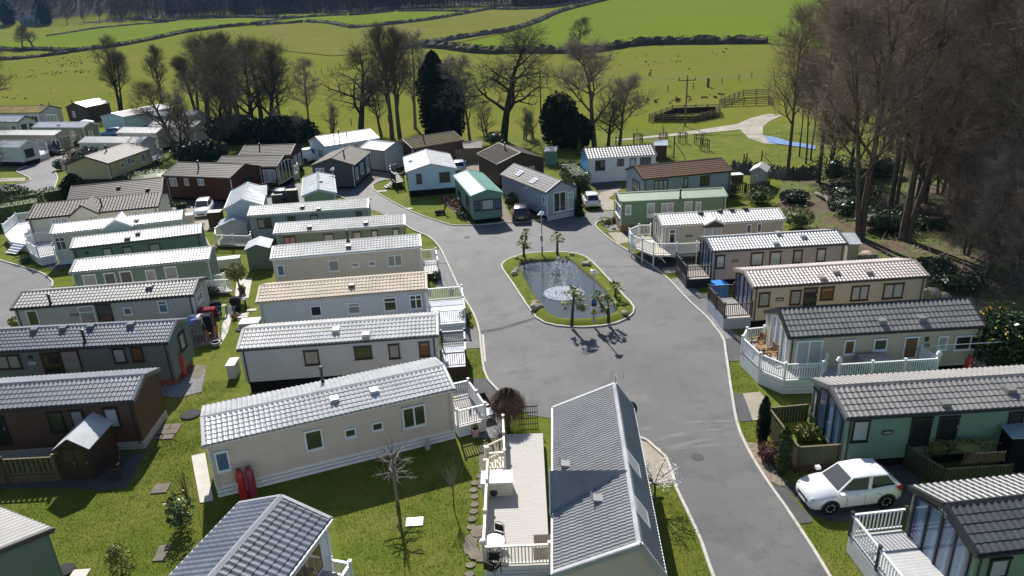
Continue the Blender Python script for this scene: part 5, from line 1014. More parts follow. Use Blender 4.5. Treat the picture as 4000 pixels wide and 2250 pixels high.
box_store('flat white topped table store behind the rusty roofed park home', P('C',2090,990), R(6), 1.8, 1.1, .9, 'dark_timber', 'white_upvc')
box_store('dark slatted bin store by the parked dark hatchback', P('B',215,1195), R(5), 1.2, 1.0, 1.1, 'black_trim', 'black_trim')
box_store('tall black panel store beside the sage green gable', P('B',355,1195), R(5), 1.2, .8, 1.6, 'black_trim', 'black_trim')
box_store('low brown planter box at the pale blue roofed dark lodge', P('B',790,1000), R(0), 1.6, .7, .8, 'slate_grey', 'black_trim')
box_store('tall dark cupboard against the dark slate lodge', P('B',672,1020), R(0), 1.5, .8, 1.8, 'slate_grey', 'black_trim')
box_store('bright blue plastic tub under the brown railed balcony', P('G',1950,990), R(10), .9, 1.0, 1.1, 'blue_plastic', 'blue_plastic')
# ---------------------------------------------------------------- gas cylinders
def cylinder(label, p, h=1.45, r=.19, m='red_paint', z=0):
    q = at(p, z); root = thing('gas_cylinder', label, 'gas cylinder', (q.x,q.y,z), random.uniform(0,6), 'red gas cylinders')
    b = MB(); b.lathe([(r*.9,0),(r,.06),(r,h-.2),(r*.85,h-.1),(r*.45,h-.03),(.07,h)], 16); b.build('body', MT(m), root, True)
    b = MB(); b.lathe([(.11,h-.03),(.115,h+.1),(.1,h+.1),(.095,h-.01)], 12); b.build('collar', MT(m), root)
    b = MB(); b.tube([(0,0,h),(0,0,h+.09)], .03, 8); b.bar((-.06,0,h+.1),(.06,0,h+.1),.04,.03); b.build('valve', MT('galvanised'), root)
    b = MB(); b.lathe([(r*1.012,h*.42),(r*1.012,h*.62)], 16); b.f = [f for i, f in enumerate(b.f) if i in (2,3)]; b.build('label_print', MT('white_cloth'), root)
    return root
cylinder('bright red gas cylinder, left of the pair under the near beige caravan', P('M',2305,712), 1.5)
cylinder('wine red gas cylinder, right of the pair under the near beige caravan', P('M',2395,690), 1.5, m='wine_paint')
cylinder('red gas cylinder nearer the gravel at the sage green gable', P('I',1740,655), 1.5); cylinder('red gas cylinder nearer the wall at the sage green gable', P('I',1715,640), 1.5)
cl = cylinder('tall red gas cylinder lettered CALOR by the cream yellow caravan', P('L',1850,720), 1.7)
cylinder('red gas cylinder against the dark felt roofed lodge', P('B',2160,945), 1.4); cylinder('dull red gas cylinder beside the grey caravan door', P('B',1165,812), 1.2)
def text(word, m, parent, mw, size, depth=.004, name='lettering'):
    c = D.curves.new(name, 'FONT'); c.body = word; c.size = size; c.extrude = depth; c.align_x = 'CENTER'; c.align_y = 'CENTER'; c.materials.append(m)
    o = D.objects.new(name, c); COL.objects.link(o); me = D.meshes.new_from_object(o); D.objects.remove(o); me.materials.clear(); me.materials.append(m)
    q = D.objects.new(name, me); COL.objects.link(q); q.parent = parent; q.matrix_local = mw; return q
cl.rotation_euler[2] = 0
text('CALOR', MT('white_upvc'), cl, Matrix.Translation((0,-.196,.95)) @ Matrix(((0,-1,0,0),(0,0,-1,0),(1,0,0,0),(0,0,0,1))).to_3x3().to_4x4(), .2)
# plaques on the walls
def plaque(v, crop, x0, y0, x1, y1, m='black_trim', strokes=True, side='front'):
    a, b = P(crop, x0, y0, x1, y1); u0, z1 = to_wall(v, side, (a[0], (a[1]+b[1])/2))[0], to_wall(v, side, ((a[0]+b[0])/2, a[1]))[1]; u1, z0 = to_wall(v, side, (b[0], (a[1]+b[1])/2))[0], to_wall(v, side, ((a[0]+b[0])/2, b[1]))[1]
    y = v.os-.05; bb = MB(); bb.box(u0, u1, y-.02, y+.02, z0, z1); o = bb.build('name_plate', MT(m), v.root)
    if strokes:
        bb = MB(); n = 7; w_ = (u1-u0)*.8/n
        for i in range(n): bb.box(u0+(u1-u0)*.1+i*w_, u0+(u1-u0)*.1+i*w_+w_*.55, y-.026, y-.019, z0+(z1-z0)*.3, z1-(z1-z0)*.3)
        bb.build('lettering', MT('cream_upvc' if m != 'white_upvc' else 'black_trim'), o)
plaque(V['l5'], 'E', 662, 1145, 747, 1166); plaque(V['r1'], 'G', 1638, 405, 1700, 424); plaque(V['r2'], 'G', 2072, 637, 2130, 660); plaque(V['r3'], 'H', 72, 995, 145, 1026, 'brown_trim'); plaque(V['r4'], 'L', 1448, 342, 1515, 368); plaque(V['r5'], 'L', 1075, 1155, 1170, 1195); plaque(V['l6'], 'I', 275, 514, 342, 536, 'white_upvc')
plaque(V['r4'], 'L', 1478, 275, 1512, 318, 'green_trim', False); plaque(V['l6'], 'I', 268, 450, 310, 488, 'black_trim', False); plaque(V['l3'], 'E', 808, 558, 838, 588, 'black_trim', False)
def abi_badge():
    v = V['r6']; o, u, n = side_frame(v, 'left'); c = o+u*(v.W/2)+Vector((0,0,v.ze+.33))+n*.06
    b = MB(); k = 24
    pr = lambda r_, d_: [c+u*(.29*r_*math.cos(2*math.pi*i/k))+Vector((0,0,.19*r_*math.sin(2*math.pi*i/k)))+n*d_ for i in range(k)]
    b.add(pr(1,0)+pr(1,.03), [tuple(range(k,2*k))]+[(i,(i+1)%k,k+(i+1)%k,k+i) for i in range(k)]); bo = b.build('badge', MT('black_trim'), v.root)
    b = MB(); b.add(pr(.95,.034)+pr(.84,.034), [(i,(i+1)%k,k+(i+1)%k,k+i) for i in range(k)]); b.build('badge_ring', MT('white_upvc'), bo)
    mw = Matrix(((0,0,-1,(c+n*.035).x),(-1,0,0,c.y),(0,1,0,c.z),(0,0,0,1))); text('ABI', MT('white_upvc'), bo, mw, .24)
abi_badge()
# ---------------------------------------------------------------- cars
for n_, c_ in dict(car_white=(.80,.81,.82), car_black=(.012,.012,.014), car_silver=(.42,.44,.46), car_blue=(.10,.22,.50), car_navy=(.02,.03,.05), car_light_blue=(.45,.55,.68)).items(): mat(n_, c_, .3, .5, .02, 1, coat=1.)
mat('tail_red', (.35,.01,.01), .2, .5, .1, coat=1.); mat('head_lamp', (.5,.52,.55), .1, .6, .05, coat=1.); mat('plate_yellow', (.75,.55,.03), .5); mat('plate_white', (.75,.75,.72), .5)
def car(name, label, p, head, L=4.1, Wd=1.76, H=1.55, paint='car_white', style='suv', cat='car', black_roof=False):
    """p: ground point under the middle; head: heading of the nose"""
    q = at(p, 0) if not isinstance(p, Vector) else p; root = thing(name, label, cat, (q.x,q.y,.02), head, 'parked cars'); m = MT(paint); g = .2 if style == 'suv' else .16; hw = Wd/2; k = H/1.55
    # body stations: x from the nose, half width, sill z, waist z, deck z
    S = [(-.5,.62,.30,.50,.58),(-.485,.78,.24,.56,.70),(-.45,.9,.22,.62,.80),(-.38,.97,.21,.68,.88),(-.28,.99,.21,.72,.94),(-.17,.995,.21,.74,.98),(0,1.,.21,.76,1.0),(.18,1.,.21,.78,1.02),(.32,.995,.22,.80,1.04),(.42,.96,.25,.80,1.03),(.475,.88,.30,.76,.98),(.5,.76,.36,.7,.86)]
    b = MB(); n = 10; 
    for sx, wf, z0, zm, zd in S:
        w_ = hw*wf; X = -sx*L
        b.v += [(X,-w_*.9,z0*k),(X,-w_,(z0+.12)*k),(X,-w_*1.0,zm*k*.85),(X,-w_*.985,zm*k),(X,-w_*.86,zd*k),(X,w_*.86,zd*k),(X,w_*.985,zm*k),(X,w_*1.0,zm*k*.85),(X,w_,(z0+.12)*k),(X,w_*.9,z0*k)]
    for i in range(len(S)-1):
        for j in range(n): b.f.append((i*n+j, i*n+(j+1)%n, (i+1)*n+(j+1)%n, (i+1)*n+j))
    b.f.append(tuple(range(n-1,-1,-1))); b.f.append(tuple(range((len(S)-1)*n, len(S)*n))); bo = b.build('body', m, root, True)
    # cabin
    zb, zt = .96*k, H
    if style == 'suv': xs = [(-.20*-1*L, .0), ]; fx0, fx1, rx1, rx0 = .22*L, .06*L, -.33*L, -.44*L
    elif style == 'mini': fx0, fx1, rx1, rx0 = .27*L, .10*L, -.33*L, -.46*L
    elif style == 'van': fx0, fx1, rx1, rx0 = .36*L, .24*L, -.485*L, -.495*L
    else: fx0, fx1, rx1, rx0 = .20*L, .04*L, -.36*L, -.46*L
    wb, wt = hw*.88, hw*.70
    low = [(fx0,-wb*.9,zb),(fx0,wb*.9,zb),(rx0,wb*.92,zb),(rx0,-wb*.92,zb)]; top = [(fx1,-wt*.95,zt-.03),(fx1,wt*.95,zt-.03),(rx1,wt*.95,zt-.05),(rx1,-wt*.95,zt-.05)]
    mid = [((fx0*.5+rx0*.5),-wb,zb),((fx0*.5+rx0*.5),wb,zb)]
    b = MB(); v = [low[0],mid[0],low[3],low[2],mid[1],low[1]]; tmx = (fx1+rx1)/2; u = [top[0],(tmx,-wt,zt),top[3],top[2],(tmx,wt,zt),top[1]]
    b.add(v+u, [(0,1,7,6),(1,2,8,7),(2,3,9,8),(3,4,10,9),(4,5,11,10),(5,0,6,11)]); co_ = b.build('cabin', m, bo, False)
    b = MB(); c_ = .06; rr = [(x,y,z+.005) for x, y, z in u]; b.add(rr+[(fx1-.12,-wt*.75,zt+.035),(tmx,-wt*.8,zt+.06),(rx1+.1,-wt*.75,zt+.02),(rx1+.1,wt*.75,zt+.02),(tmx,wt*.8,zt+.06),(fx1-.12,wt*.75,zt+.035)], [(i,(i+1)%6,6+(i+1)%6,6+i) for i in range(6)]+[(6,7,10,11),(7,8,9,10)])
    b.build('roof', MT('black_trim') if black_roof else m, root, True)
    def glass_quad(nm, a, b_, c, d, ins=.05, off=.012):
        a, b_, c, d = map(Vector, (a, b_, c, d)); nrm = (b_-a).cross(d-a).normalized(); ce = (a+b_+c+d)/4
        if nrm.dot(ce-Vector((0,0,H*.5))) < 0: nrm = -nrm
        pp = [p_.lerp(ce, ins*2)+nrm*off for p_ in (a,b_,c,d)]; mb = MB(); mb.add(pp, [(0,1,2,3)]); return mb.build(nm, MT('car_glass'), root)
    glass_quad('windscreen', low[0], low[1], top[1], top[0], .05); glass_quad('rear_window', low[2], low[3], top[3], top[2], .07)
    for s in (0, 1):
        ll = (low[0],mid[0],low[3]) if s == 0 else (low[1],mid[1],low[2]); tt = (top[0],u[1],top[3]) if s == 0 else (top[1],u[4],top[2])
        glass_quad('side_window', ll[0], ll[1], tt[1], tt[0], .07)
        if style != 'van': glass_quad('side_window', ll[1], ll[2], tt[2], tt[1], .09)
    # wheels
    r = .34*k if style == 'suv' else .29*k; xw = .305*L
    for X in (xw, -xw):
        for s in (-1, 1):
            t = MB(); prof = [(r*.62,-.1),(r*.95,-.1),(r,-.06),(r,.06),(r*.95,.1),(r*.62,.1)]; t.lathe(prof, 18); wo = t.build('wheel', MT('tyre'), root); wo.location = (X, s*(hw-.10), r); wo.rotation_euler = (math.pi/2,0,0)
            t = MB(); t.lathe([(r*.12,.085),(r*.6,.07),(r*.64,.095),(r*.64,.02),(r*.1,.02)][::1], 18); 
            t = MB()
            for i in range(7): a_ = 2*math.pi*i/7; t.bar((0,0,.09),(r*.6*math.cos(a_),r*.6*math.sin(a_),.1),.085,.02)
            t.lathe([(r*.56,.075),(r*.56,.105),(r*.64,.105),(r*.64,.075)], 18); ro = t.build('rim', MT('alloy'), wo); ro.rotation_euler = (0 if s < 0 else math.pi,0,0)
            t = MB(); t.lathe([(.0,.02),(r*.6,.02),(r*.6,.03),(.0,.03)], 14); hb_ = t.build('hub', MT('black_trim'), wo); hb_.rotation_euler = (0 if s < 0 else math.pi,0,0)
            t = MB(); nn = 12                                 # wheel arch lip
            for i in range(nn+1):
                a_ = math.pi*i/nn; 
                for rr_ in (r*1.02, r*1.24): 
                    for y_ in (hw*.985, hw*1.012): t.v.append((X+rr_*math.cos(a_), s*y_, r+rr_*math.sin(a_)*.98-.02))
            for i in range(nn):
                o_ = i*4
                for (c1,c2) in ((0,1),(1,3),(3,2),(2,0)): t.f.append((o_+c1,o_+c2,o_+4+c2,o_+4+c1))
            t.build('wheel_arch', MT('black_trim'), root)
            t = MB(); t.lathe([(.0,-.02),(r*1.05,-.02),(r*1.05,.02),(.0,.02)], 16); wl = t.build('wheel_well', MT('dark_void'), root); wl.location = (X, s*(hw-.012), r); wl.rotation_euler = (math.pi/2,0,0)
    for s in (-1, 1):
        t = MB(); t.lathe([(.02,.0),(.11,.02),(.10,.07),(.02,.10)], 12); h_ = t.build('headlight', MT('head_lamp'), root, True); h_.location = (L*.462, s*hw*.66, .66*k); h_.rotation_euler = (0,math.pi/2.3,s*.25)
        t = MB(); t.add([(-L*.44,s*hw*.93,.78*k),(-L*.485,s*hw*.80,.78*k),(-L*.47,s*hw*.78,1.0*k),(-L*.40,s*hw*.90,1.0*k),(-L*.44,s*hw*.99,.78*k),(-L*.5,s*hw*.84,.78*k),(-L*.485,s*hw*.8,1.01*k),(-L*.40,s*hw*.95,1.01*k)], [(0,3,2,1),(4,5,6,7),(0,1,5,4),(1,2,6,5),(2,3,7,6),(3,0,4,7)]); t.build('tail_light', MT('tail_red'), root)
        t = MB(); t.box(fx0-.12,fx0+.08,s*(hw+.02),s*(hw+.2),.97*k,1.11*k); t.build('wing_mirror', m, root)
        t = MB()
        for xx in (.02*L, -.2*L): t.box(xx-.1,xx+.1,s*(hw*.995),s*(hw+.02),.80*k,.83*k)
        t.build('door_handle', m, root)
        for xx in (.135*L, -.06*L, -.235*L): piece('door_gap', MT('black_trim'), root, xx-.006, xx+.006, s*hw*.985, s*hw*1.003, .3*k, .8*k)
        t = MB(); t.box(-.18*L,.18*L,s*hw*.93,s*hw*1.005,.2*k,.3*k); t.build('sill', MT('black_trim'), root)
    t = MB(); t.box(L*.487,L*.503,-hw*.45,hw*.45,.42*k,.56*k); t.build('grille', MT('black_trim'), root); t = MB(); t.box(L*.497,L*.507,-.26,.26,.30*k,.41*k); t.build('number_plate', MT('plate_white'), root)
    t = MB(); t.box(-L*.5-.012,-L*.49,-.26,.26,.56*k,.67*k); t.build('number_plate', MT('plate_yellow'), root); t = MB(); t.box(-L*.505,-L*.47,-hw*.75,hw*.75,.3*k,.42*k); t.build('bumper', MT('black_trim'), root)
    t = MB(); t.tube([(rx1+.5,0,zt+.03),(rx1+.25,0,zt+.22)], .008, 5); t.build('aerial', MT('black_trim'), root)
    return root
def head(a, b): d = at(b,0)-at(a,0); return math.atan2(d.y, d.x)
_a, _b = P('P',570,870), P('P',1120,800); _f = at(_a,0); _r = at(_b,0); _dir = (_f-_r).normalized(); _n = Vector((-_dir.y,_dir.x,0)); _n = _n if _n.y > 0 else -_n
car('parked_car', 'white compact crossover parked nose out on the dark slab at lower right', (_f+_r)/2+_n*.82+_dir*.05, math.atan2(_dir.y,_dir.x), 4.15, 1.77, 1.57, 'car_white', 'suv')
car('parked_car', 'black hatchback seen from behind beside the round hedge', P('C',80,1330), head(P('C',80,1350),P('C',55,1180)), 4.2, 1.8, 1.45, 'car_black', 'hatch')
car('parked_car', 'small white two door car seen from behind between conifer and drive', P('C',745,1215), head(P('C',755,1240),P('C',690,1120)), 3.55, 1.63, 1.48, 'car_white', 'mini')
car('parked_car', 'white estate car facing the camera on the paved bay at left', P('A',1930,1290), head(P('A',1970,1200),P('A',1890,1330)), 4.4, 1.8, 1.5, 'car_white', 'hatch')
car('parked_car', 'dark hatchback half hidden by black bins near the sage green gable', P('B',245,1160), head(P('B',240,1180),P('B',255,1120)), 4.1, 1.75, 1.45, 'car_navy', 'hatch')
car('parked_car', 'light blue car tucked behind the wide pale blue lodge', P('B',1915,885), head(P('B',1910,890),P('B',1890,840)), 4.0, 1.75, 1.45, 'car_light_blue', 'hatch')
car('parked_car', 'blue and silver car among the bare trees on the upper road', (437,532), R(200), 4.2, 1.78, 1.5, 'car_blue', 'hatch')
car('parked_car', 'dark car with glaring windscreen at the bend of the upper road', (178,590), R(-20), 4.2, 1.78, 1.45, 'car_navy', 'hatch')
car('parked_car', 'black car with sun glint nearest the grey balustrade on the upper road', (212,603), R(-25), 4.1, 1.75, 1.45, 'car_black', 'hatch')
car('parked_van', 'white van parked by the white bungalow under the trees', P('B',555,800), R(20), 4.8, 1.9, 2.0, 'car_white', 'van', 'van')
car('parked_van', 'white van with blue windscreen behind the far left caravan', (150,490), R(-15), 4.9, 1.9, 2.1, 'car_white', 'van', 'van')
# ---------------------------------------------------------------- lamps, signs, fountain, palms, rocks
def lamp(label, p, rz=0, signs=False, h=3.7):
    q = at(p, .28 if signs or p[0] > 2000 else 0); root = thing('lamp_post', label, 'lamp post', q, rz, 'street lamps')
    b = MB(); b.tube([(0,0,0),(0,0,.85)], .08, 10); b.tube([(0,0,.85),(0,0,h-.1)], .045, 10); b.build('pole', MT('galvanised'), root)
    b = MB(); b.add([(-.2,-.14,h-.1),(.32,-.1,h-.1),(.32,.1,h-.1),(-.2,.14,h-.1),(-.2,-.14,h+.14),(.02,-.12,h+.2),(.02,.12,h+.2),(-.2,.14,h+.14)], [(0,3,2,1),(4,5,6,7),(0,1,5,4),(1,2,6,5),(2,3,7,6),(3,0,4,7)]); b.build('lamp_head', MT('white_upvc'), root)
    b = MB(); b.lathe([(.05,h+.18),(.05,h+.26),(.03,h+.28)], 8, (-.06,0)); b.build('sensor', MT('black_trim'), root)
    if signs:
        piece('notice_board', MT('black_trim'), root, -.17, .17, -.11, -.085, 1.28, 1.75)
        t = MB(); t.box(-.1,.1,-.118,-.112,1.5,1.68); t.build('notice_print', MT('blue_plastic'), root)
        piece('sign_board', MT('white_upvc'), root, -.22, .22, -.11, -.085, .72, 1.24)
        t = MB(); t.add([(-.2,-.115,.8),(.2,-.115,.8),(0,-.115,1.22)], [(0,1,2)]); t.build('warning_triangle', MT('plate_yellow'), root)
        t = MB(); t.add([(-.07,-.12,.87),(.07,-.12,.87),(.03,-.12,1.05),(-.03,-.12,1.05)], [(0,1,2,3)]); t.box(-.21,.21,-.12,-.112,.73,.79); t.build('warning_print', MT('black_trim'), root)
    else: piece('junction_box', MT('galvanised'), root, -.12, .12, -.14, -.06, 1.25, 1.75) if p[0] > 1500 else None
    return root
lamp('steel lamp post with black and yellow signs at the near end of the pond', (2319,1262), R(5), True)
lamp('steel lamp post with grey box at the far end of the pond', (2118,997), R(185))
lamp('slim lamp post beside the sage green gable on the back road', (1315,785), R(185))
mat('foam', (.95,.96,.97), .8, .3, .02)
def spray_mat():
    m = D.materials.new('water_spray'); m.use_nodes = True; n = m.node_tree.nodes; l = m.node_tree.links; b = n['Principled BSDF']; b.inputs['Base Color'].default_value = (.95,.96,.98,1); b.inputs['Roughness'].default_value = .6
    b.inputs['Alpha'].default_value = .65; MATS['water_spray'] = m
spray_mat()
def fountain():
    c = at((2203,1146), .1); root = thing('fountain', 'fountain throwing fine white jets over a round patch of foam in the pond', 'fountain', c); rnd = random.Random(3)
    b = MB(); b.lathe([(.05,.0),(.14,.02),(.14,.1),(.04,.12),(.03,.2),(.01,.21)], 10); b.build('nozzle', MT('black_trim'), root)
    b = MB()
    for i in range(5200):
        r = 1.55*math.sqrt(rnd.random()); 
        if r < .75 and rnd.random() < .35: r = .75+.8*rnd.random()
        a = rnd.random()*6.28; x, y = r*math.cos(a)*1.0, r*math.sin(a)*.95; s = .02+.035*rnd.random()*(1.3-.5*r); z = .02+.03*rnd.random()
        b.add([(x-s,y-s*.8,z-.015),(x+s,y-s*.6,z-.015),(x+s*.3,y+s*1.2,z-.01),(x,y,z+s*.35)], [(0,1,3),(1,2,3),(2,0,3)])
    tag(b.build('foam', MT('foam'), root), kind='stuff')
    b = MB()
    for i in range(26):                                      # parabolic jets, each a string of droplets
        a = 2*math.pi*i/26+rnd.uniform(-.06,.06); R_ = 1.25+rnd.uniform(-.15,.15); hh = 2.3+rnd.uniform(-.25,.25)
        for j in range(46):
            t = (j+rnd.random())/46; x = R_*t; z = .2+4*hh*t*(1-t); 
            w_ = .012+.018*t; p = Vector((x*math.cos(a)+rnd.gauss(0,.02+.05*t),x*math.sin(a)+rnd.gauss(0,.02+.05*t),z+rnd.gauss(0,.04))); l_ = .06
            b.add([p+Vector((-w_*.5,0,0)),p+Vector((w_*.5,0,0)),p+Vector((0,w_*.5,l_)),p+Vector((0,0,-l_*.6))], [(0,1,2),(0,3,1),(1,3,2),(2,3,0)])
    tag(b.build('water_jets', MT('water_spray'), root), kind='stuff')
fountain()
mat('palm_leaf', (.13,.18,.03), .55, .25, .3, 6, col2=(.25,.26,.06)); mat('palm_trunk', (.09,.065,.045), .95, .2, .3, 12, .6, 20); mat('dead_leaf', (.28,.20,.09), .8, .2, .2)
def palm_mesh(seed):
    rnd = random.Random(seed); b = MB(); d = MB()
    for i in range(30):
        a = rnd.random()*6.28; el = rnd.uniform(-.5,1.35); dead = el < -.25; L = rnd.uniform(.45,.7); 
        s = Vector((0,0,0)); dr = Vector((math.cos(a)*math.cos(el),math.sin(a)*math.cos(el),math.sin(el))); e = dr*L; e.z -= .12*L*(1 if el < .9 else 0)
        mb = d if dead else b; mb.bar(s, e, .02, .02); sd_ = dr.cross(Vector((0,0,1))).normalized() if abs(dr.z) < .98 else Vector((1,0,0)); up = sd_.cross(dr)
        for k in range(13):
            t = (k/12-.5)*2.6; ld = (dr*math.cos(t)+sd_*math.sin(t)).normalized(); ll = rnd.uniform(.3,.44)*(1-.25*abs(t)/1.3); tip = e+ld*ll+Vector((0,0,-.14*ll-.1*rnd.random()*ll-.1*(abs(t)))); wv = ld.cross(up).normalized()*.028; m_ = e+ld*ll*.55
            mb.add([e-wv*.3, e+wv*.3, m_+wv, m_-wv, tip], [(0,1,2,3),(3,2,4)])
    return b, d
def palm(label, p, h, lean=(0,0), second=None, sc=1.):
    q = at(p, .3); root = thing('palm_tree', label, 'palm tree', q, 0, 'fan palms round the pond'); b = MB(); top = Vector((lean[0],lean[1],h)); b.tube([(0,0,-.1),(lean[0]*.3,lean[1]*.3,h*.4),tuple(top)], [.13,.1,.085], 9); b.build('trunk', MT('palm_trunk'), root)
    tops = [top]
    if second: t2 = Vector(second); tops.append(t2); b = MB(); b.tube([(lean[0]*.3,lean[1]*.3,h*.4),tuple((top*.2+t2*.8)-Vector((0,0,.2))),tuple(t2)], [.08,.07,.06], 8); b.build('trunk', MT('palm_trunk'), root)
    for i, t in enumerate(tops):
        l, d = palm_mesh(int(p[0])+i); a = l.build('crown', MT('palm_leaf'), root); a.location = t; a.scale = (sc*.85,)*3 if i == 0 else (sc*.62,)*3
        if d.v: c = d.build('dead_fronds', MT('dead_leaf'), root); c.location = t; c.scale = a.scale
palm('two headed fan palm at the back left of the pond', P('G',115,615), 1.25, (-.05,0), (.25,.2,2.1)); palm('single fan palm at the back of the pond right of the lamp', P('G',428,590), 1.5, (.02,0))
palm('tall front palm with three heads left of the signed lamp', P('G',565,1250), 1.5, (.1,0), (.15,.1,2.3), 1.1); palm('front right fan palm with a hanging side head', P('G',912,1225), 1.25, (-.05,0), (-.75,.1,1.75)); palm('short spiky palm on the right bank of the pond', P('G',975,1000), .7, (.02,0), None, .9)
mat('spiky_leaf', (.3,.33,.16), .5, .3, .3, 6)
def yucca(name, label, p, n=38, L=.55, m='spiky_leaf', z=0.28):
    q = at(p, z); b = MB(); rnd = random.Random(int(p[0]*3+p[1]))
    for i in range(n):
        a = rnd.random()*6.28; el = rnd.uniform(.1,1.4); dr = Vector((math.cos(a)*math.cos(el),math.sin(a)*math.cos(el),math.sin(el))); sdv = Vector((-math.sin(a),math.cos(a),0))*.02; l_ = L*rnd.uniform(.6,1.1); b.add([-sdv,sdv,dr*l_*.5+sdv*1.3,dr*l_*.5-sdv*1.3,dr*l_+Vector((0,0,-.12*l_))], [(0,1,2,3),(3,2,4)])
    o = b.build(name, MT(m)); o.location = q; return tag(o, label, 'plant')
yucca('spiky_plant', 'pale spiky plant among rocks on the right bank of the pond', P('G',690,672), 40, .6)
def rock(label, p, s, z=.28, group='rocks round the pond', m='stone'):
    rnd = random.Random(int(p[0]*7+p[1]*13)); bm = bmesh.new(); bmesh.ops.create_icosphere(bm, subdivisions=2, radius=1)
    ax = [Vector((rnd.gauss(0,1),rnd.gauss(0,1),rnd.gauss(0,1))).normalized() for _ in range(7)]; of = [rnd.uniform(.55,.85) for _ in ax]
    for v in bm.verts:
        for a, o_ in zip(ax, of):
            d = v.co.dot(a)
            if d > o_: v.co -= a*(d-o_)
        v.co += Vector((rnd.uniform(-.04,.04),rnd.uniform(-.04,.04),rnd.uniform(-.04,.04)))
    me = D.meshes.new('rock'); bm.to_mesh(me); bm.free(); me.materials.append(MT(m)); o = D.objects.new('rock', me); COL.objects.link(o); q = at(p, z); o.location = (q.x,q.y,z+s*.22); o.scale = (s,s*rnd.uniform(.7,.95),s*rnd.uniform(.55,.8)); o.rotation_euler = (0,0,rnd.random()*6)
    return tag(o, label, 'rock', group)
for l_, p_, s_ in (('rock on the back left bank below the two headed palm', P('G',40,630), .3), ('rock at the back right of the pond bank', P('G',568,598), .26), ('left half of the pair of rocks on the left bank', P('G',25,770), .42), ('smaller rock behind the pair on the left bank', P('G',45,742), .28),
                   ('largest rock at the front left water edge', P('G',225,1090), .48), ('small rock right of the largest front left rock', P('G',268,1085), .26), ('rock behind the largest front left rock', P('G',215,1052), .3), ('flat rock below the pale spiky plant', P('G',700,690), .42), ('single rock on the front right bank', P('G',1062,1142), .32), ('small round rock left of the spiky plant', P('G',665,660), .2)): rock(l_, p_, s_)
# ---------------------------------------------------------------- deer, furniture, garden things
def deer():
    q = at(P('B',1738,1300), 0); root = thing('deer_statue', 'bronze dark deer statue lying on the lawn of the back road', 'statue', q, R(10)); b = MB(); m = MT('dark_timber')
    def blob(c, r, n=8):
        k = 6; base = len(b.v)
        for i in range(k+1):
            th = math.pi*i/k
            for j in range(n): ph = 2*math.pi*j/n; b.v.append((c[0]+r[0]*math.sin(th)*math.cos(ph), c[1]+r[1]*math.sin(th)*math.sin(ph), c[2]+r[2]*math.cos(th)))
        for i in range(k):
            for j in range(n): b.f.append((base+i*n+j, base+i*n+(j+1)%n, base+(i+1)*n+(j+1)%n, base+(i+1)*n+j))
    blob((0,0,.28),(.55,.24,.26)); blob((-.3,0,.3),(.3,.25,.24)); b.tube([(.4,0,.35),(.58,0,.65),(.6,0,.92)], [.16,.11,.09], 8); blob((.68,0,.98),(.2,.08,.09))
    for s in (-1,1): b.tube([(.3,s*.2,.12),(.62,s*.24,.06),(.35,s*.26,.05)], [.07,.05,.04], 6); b.tube([(-.4,s*.22,.14),(-.1,s*.3,.06),(-.45,s*.32,.05)], [.09,.05,.04], 6)
    b.build('body', m, root, True); b = MB()
    for s in (-1,1): b.tube([(.6,s*.04,1.04),(.52,s*.16,1.25),(.56,s*.24,1.45)], [.02,.018,.01], 5); b.tube([(.54,s*.13,1.2),(.68,s*.2,1.36)], [.015,.008], 5); b.tube([(.6,s*.06,1.03),(.54,s*.15,1.06)], [.03,.01], 5)
    b.build('antlers', m, root)
deer()
def chair_metal(label, v3, rz, m='black_trim', seat='rattan', h=.85):
    root = thing('garden_chair', label, 'chair', v3, rz, 'garden chairs'); M_ = MT(m)
    piece('seat', MT(seat), root, -.23, .23, -.22, .22, .42, .455); b = MB()
    b.tube([(-.24,-.24,0),(-.24,-.22,.62),(-.24,.2,.66),(-.24,.27,.0)], .014, 6); b.build('arm_frame', M_, root); b = MB(); b.tube([(.24,-.24,0),(.24,-.22,.62),(.24,.2,.66),(.24,.27,.0)], .014, 6); b.build('arm_frame', M_, root)
    b = MB(); b.tube([(-.24,.2,.45),(-.22,.27,h),(0,.3,h+.06),(.22,.27,h),(.24,.2,.45)], .014, 6); b.build('back_frame', M_, root)
    piece('backrest', MT(seat), root, -.19, .19, .245, .265, .5, h-.04)
    return root
def round_table(label, v3, r=.4, m='white_upvc', h=.72):
    root = thing('round_table', label, 'table', v3); b = MB(); b.lathe([(r,h-.03),(r+.01,h-.015),(r,h)], 24); b.build('tabletop', MT(m), root); b = MB()
    for i in range(4): a = i*math.pi/2+.4; b.tube([(.06*math.cos(a),.06*math.sin(a),h-.03),(.05*math.cos(a),.05*math.sin(a),.3),(.3*math.cos(a),.3*math.sin(a),0)], .014, 5)
    b.build('legs', MT(m), root); return root
dz = .55; tp = at(P('N',2255,1250), dz); round_table('round white metal table on the long silver deck', tp)
chair_metal('black metal chair behind the round white table', at(P('N',2275,1150), dz), R(-25)); chair_metal('black metal chair in front of the round white table', at(P('N',2260,1345), dz), R(170)); chair_metal('black metal chair at the railing corner of the silver deck', at(P('N',2235,1449), dz), R(150))
for i, pq in enumerate((P('O',290,1110), P('O',288,1235))):
    q = at(pq, .56); root = thing('door_mat', ('brown woven door mat farther from the railing' if i == 0 else 'brown woven door mat nearer the white railing'), 'door mat', q, 0, 'door mats on the silver deck')
    for k in range(6): piece('strip', MT('rattan'), root, -.36, .36, -.3+.1*k+.01, -.3+.1*k+.09, 0, .02)
    for k in range(7): piece('strip', MT('dark_timber'), root, -.36+.108*k, -.36+.108*k+.06, -.31, .31, .02, .03)
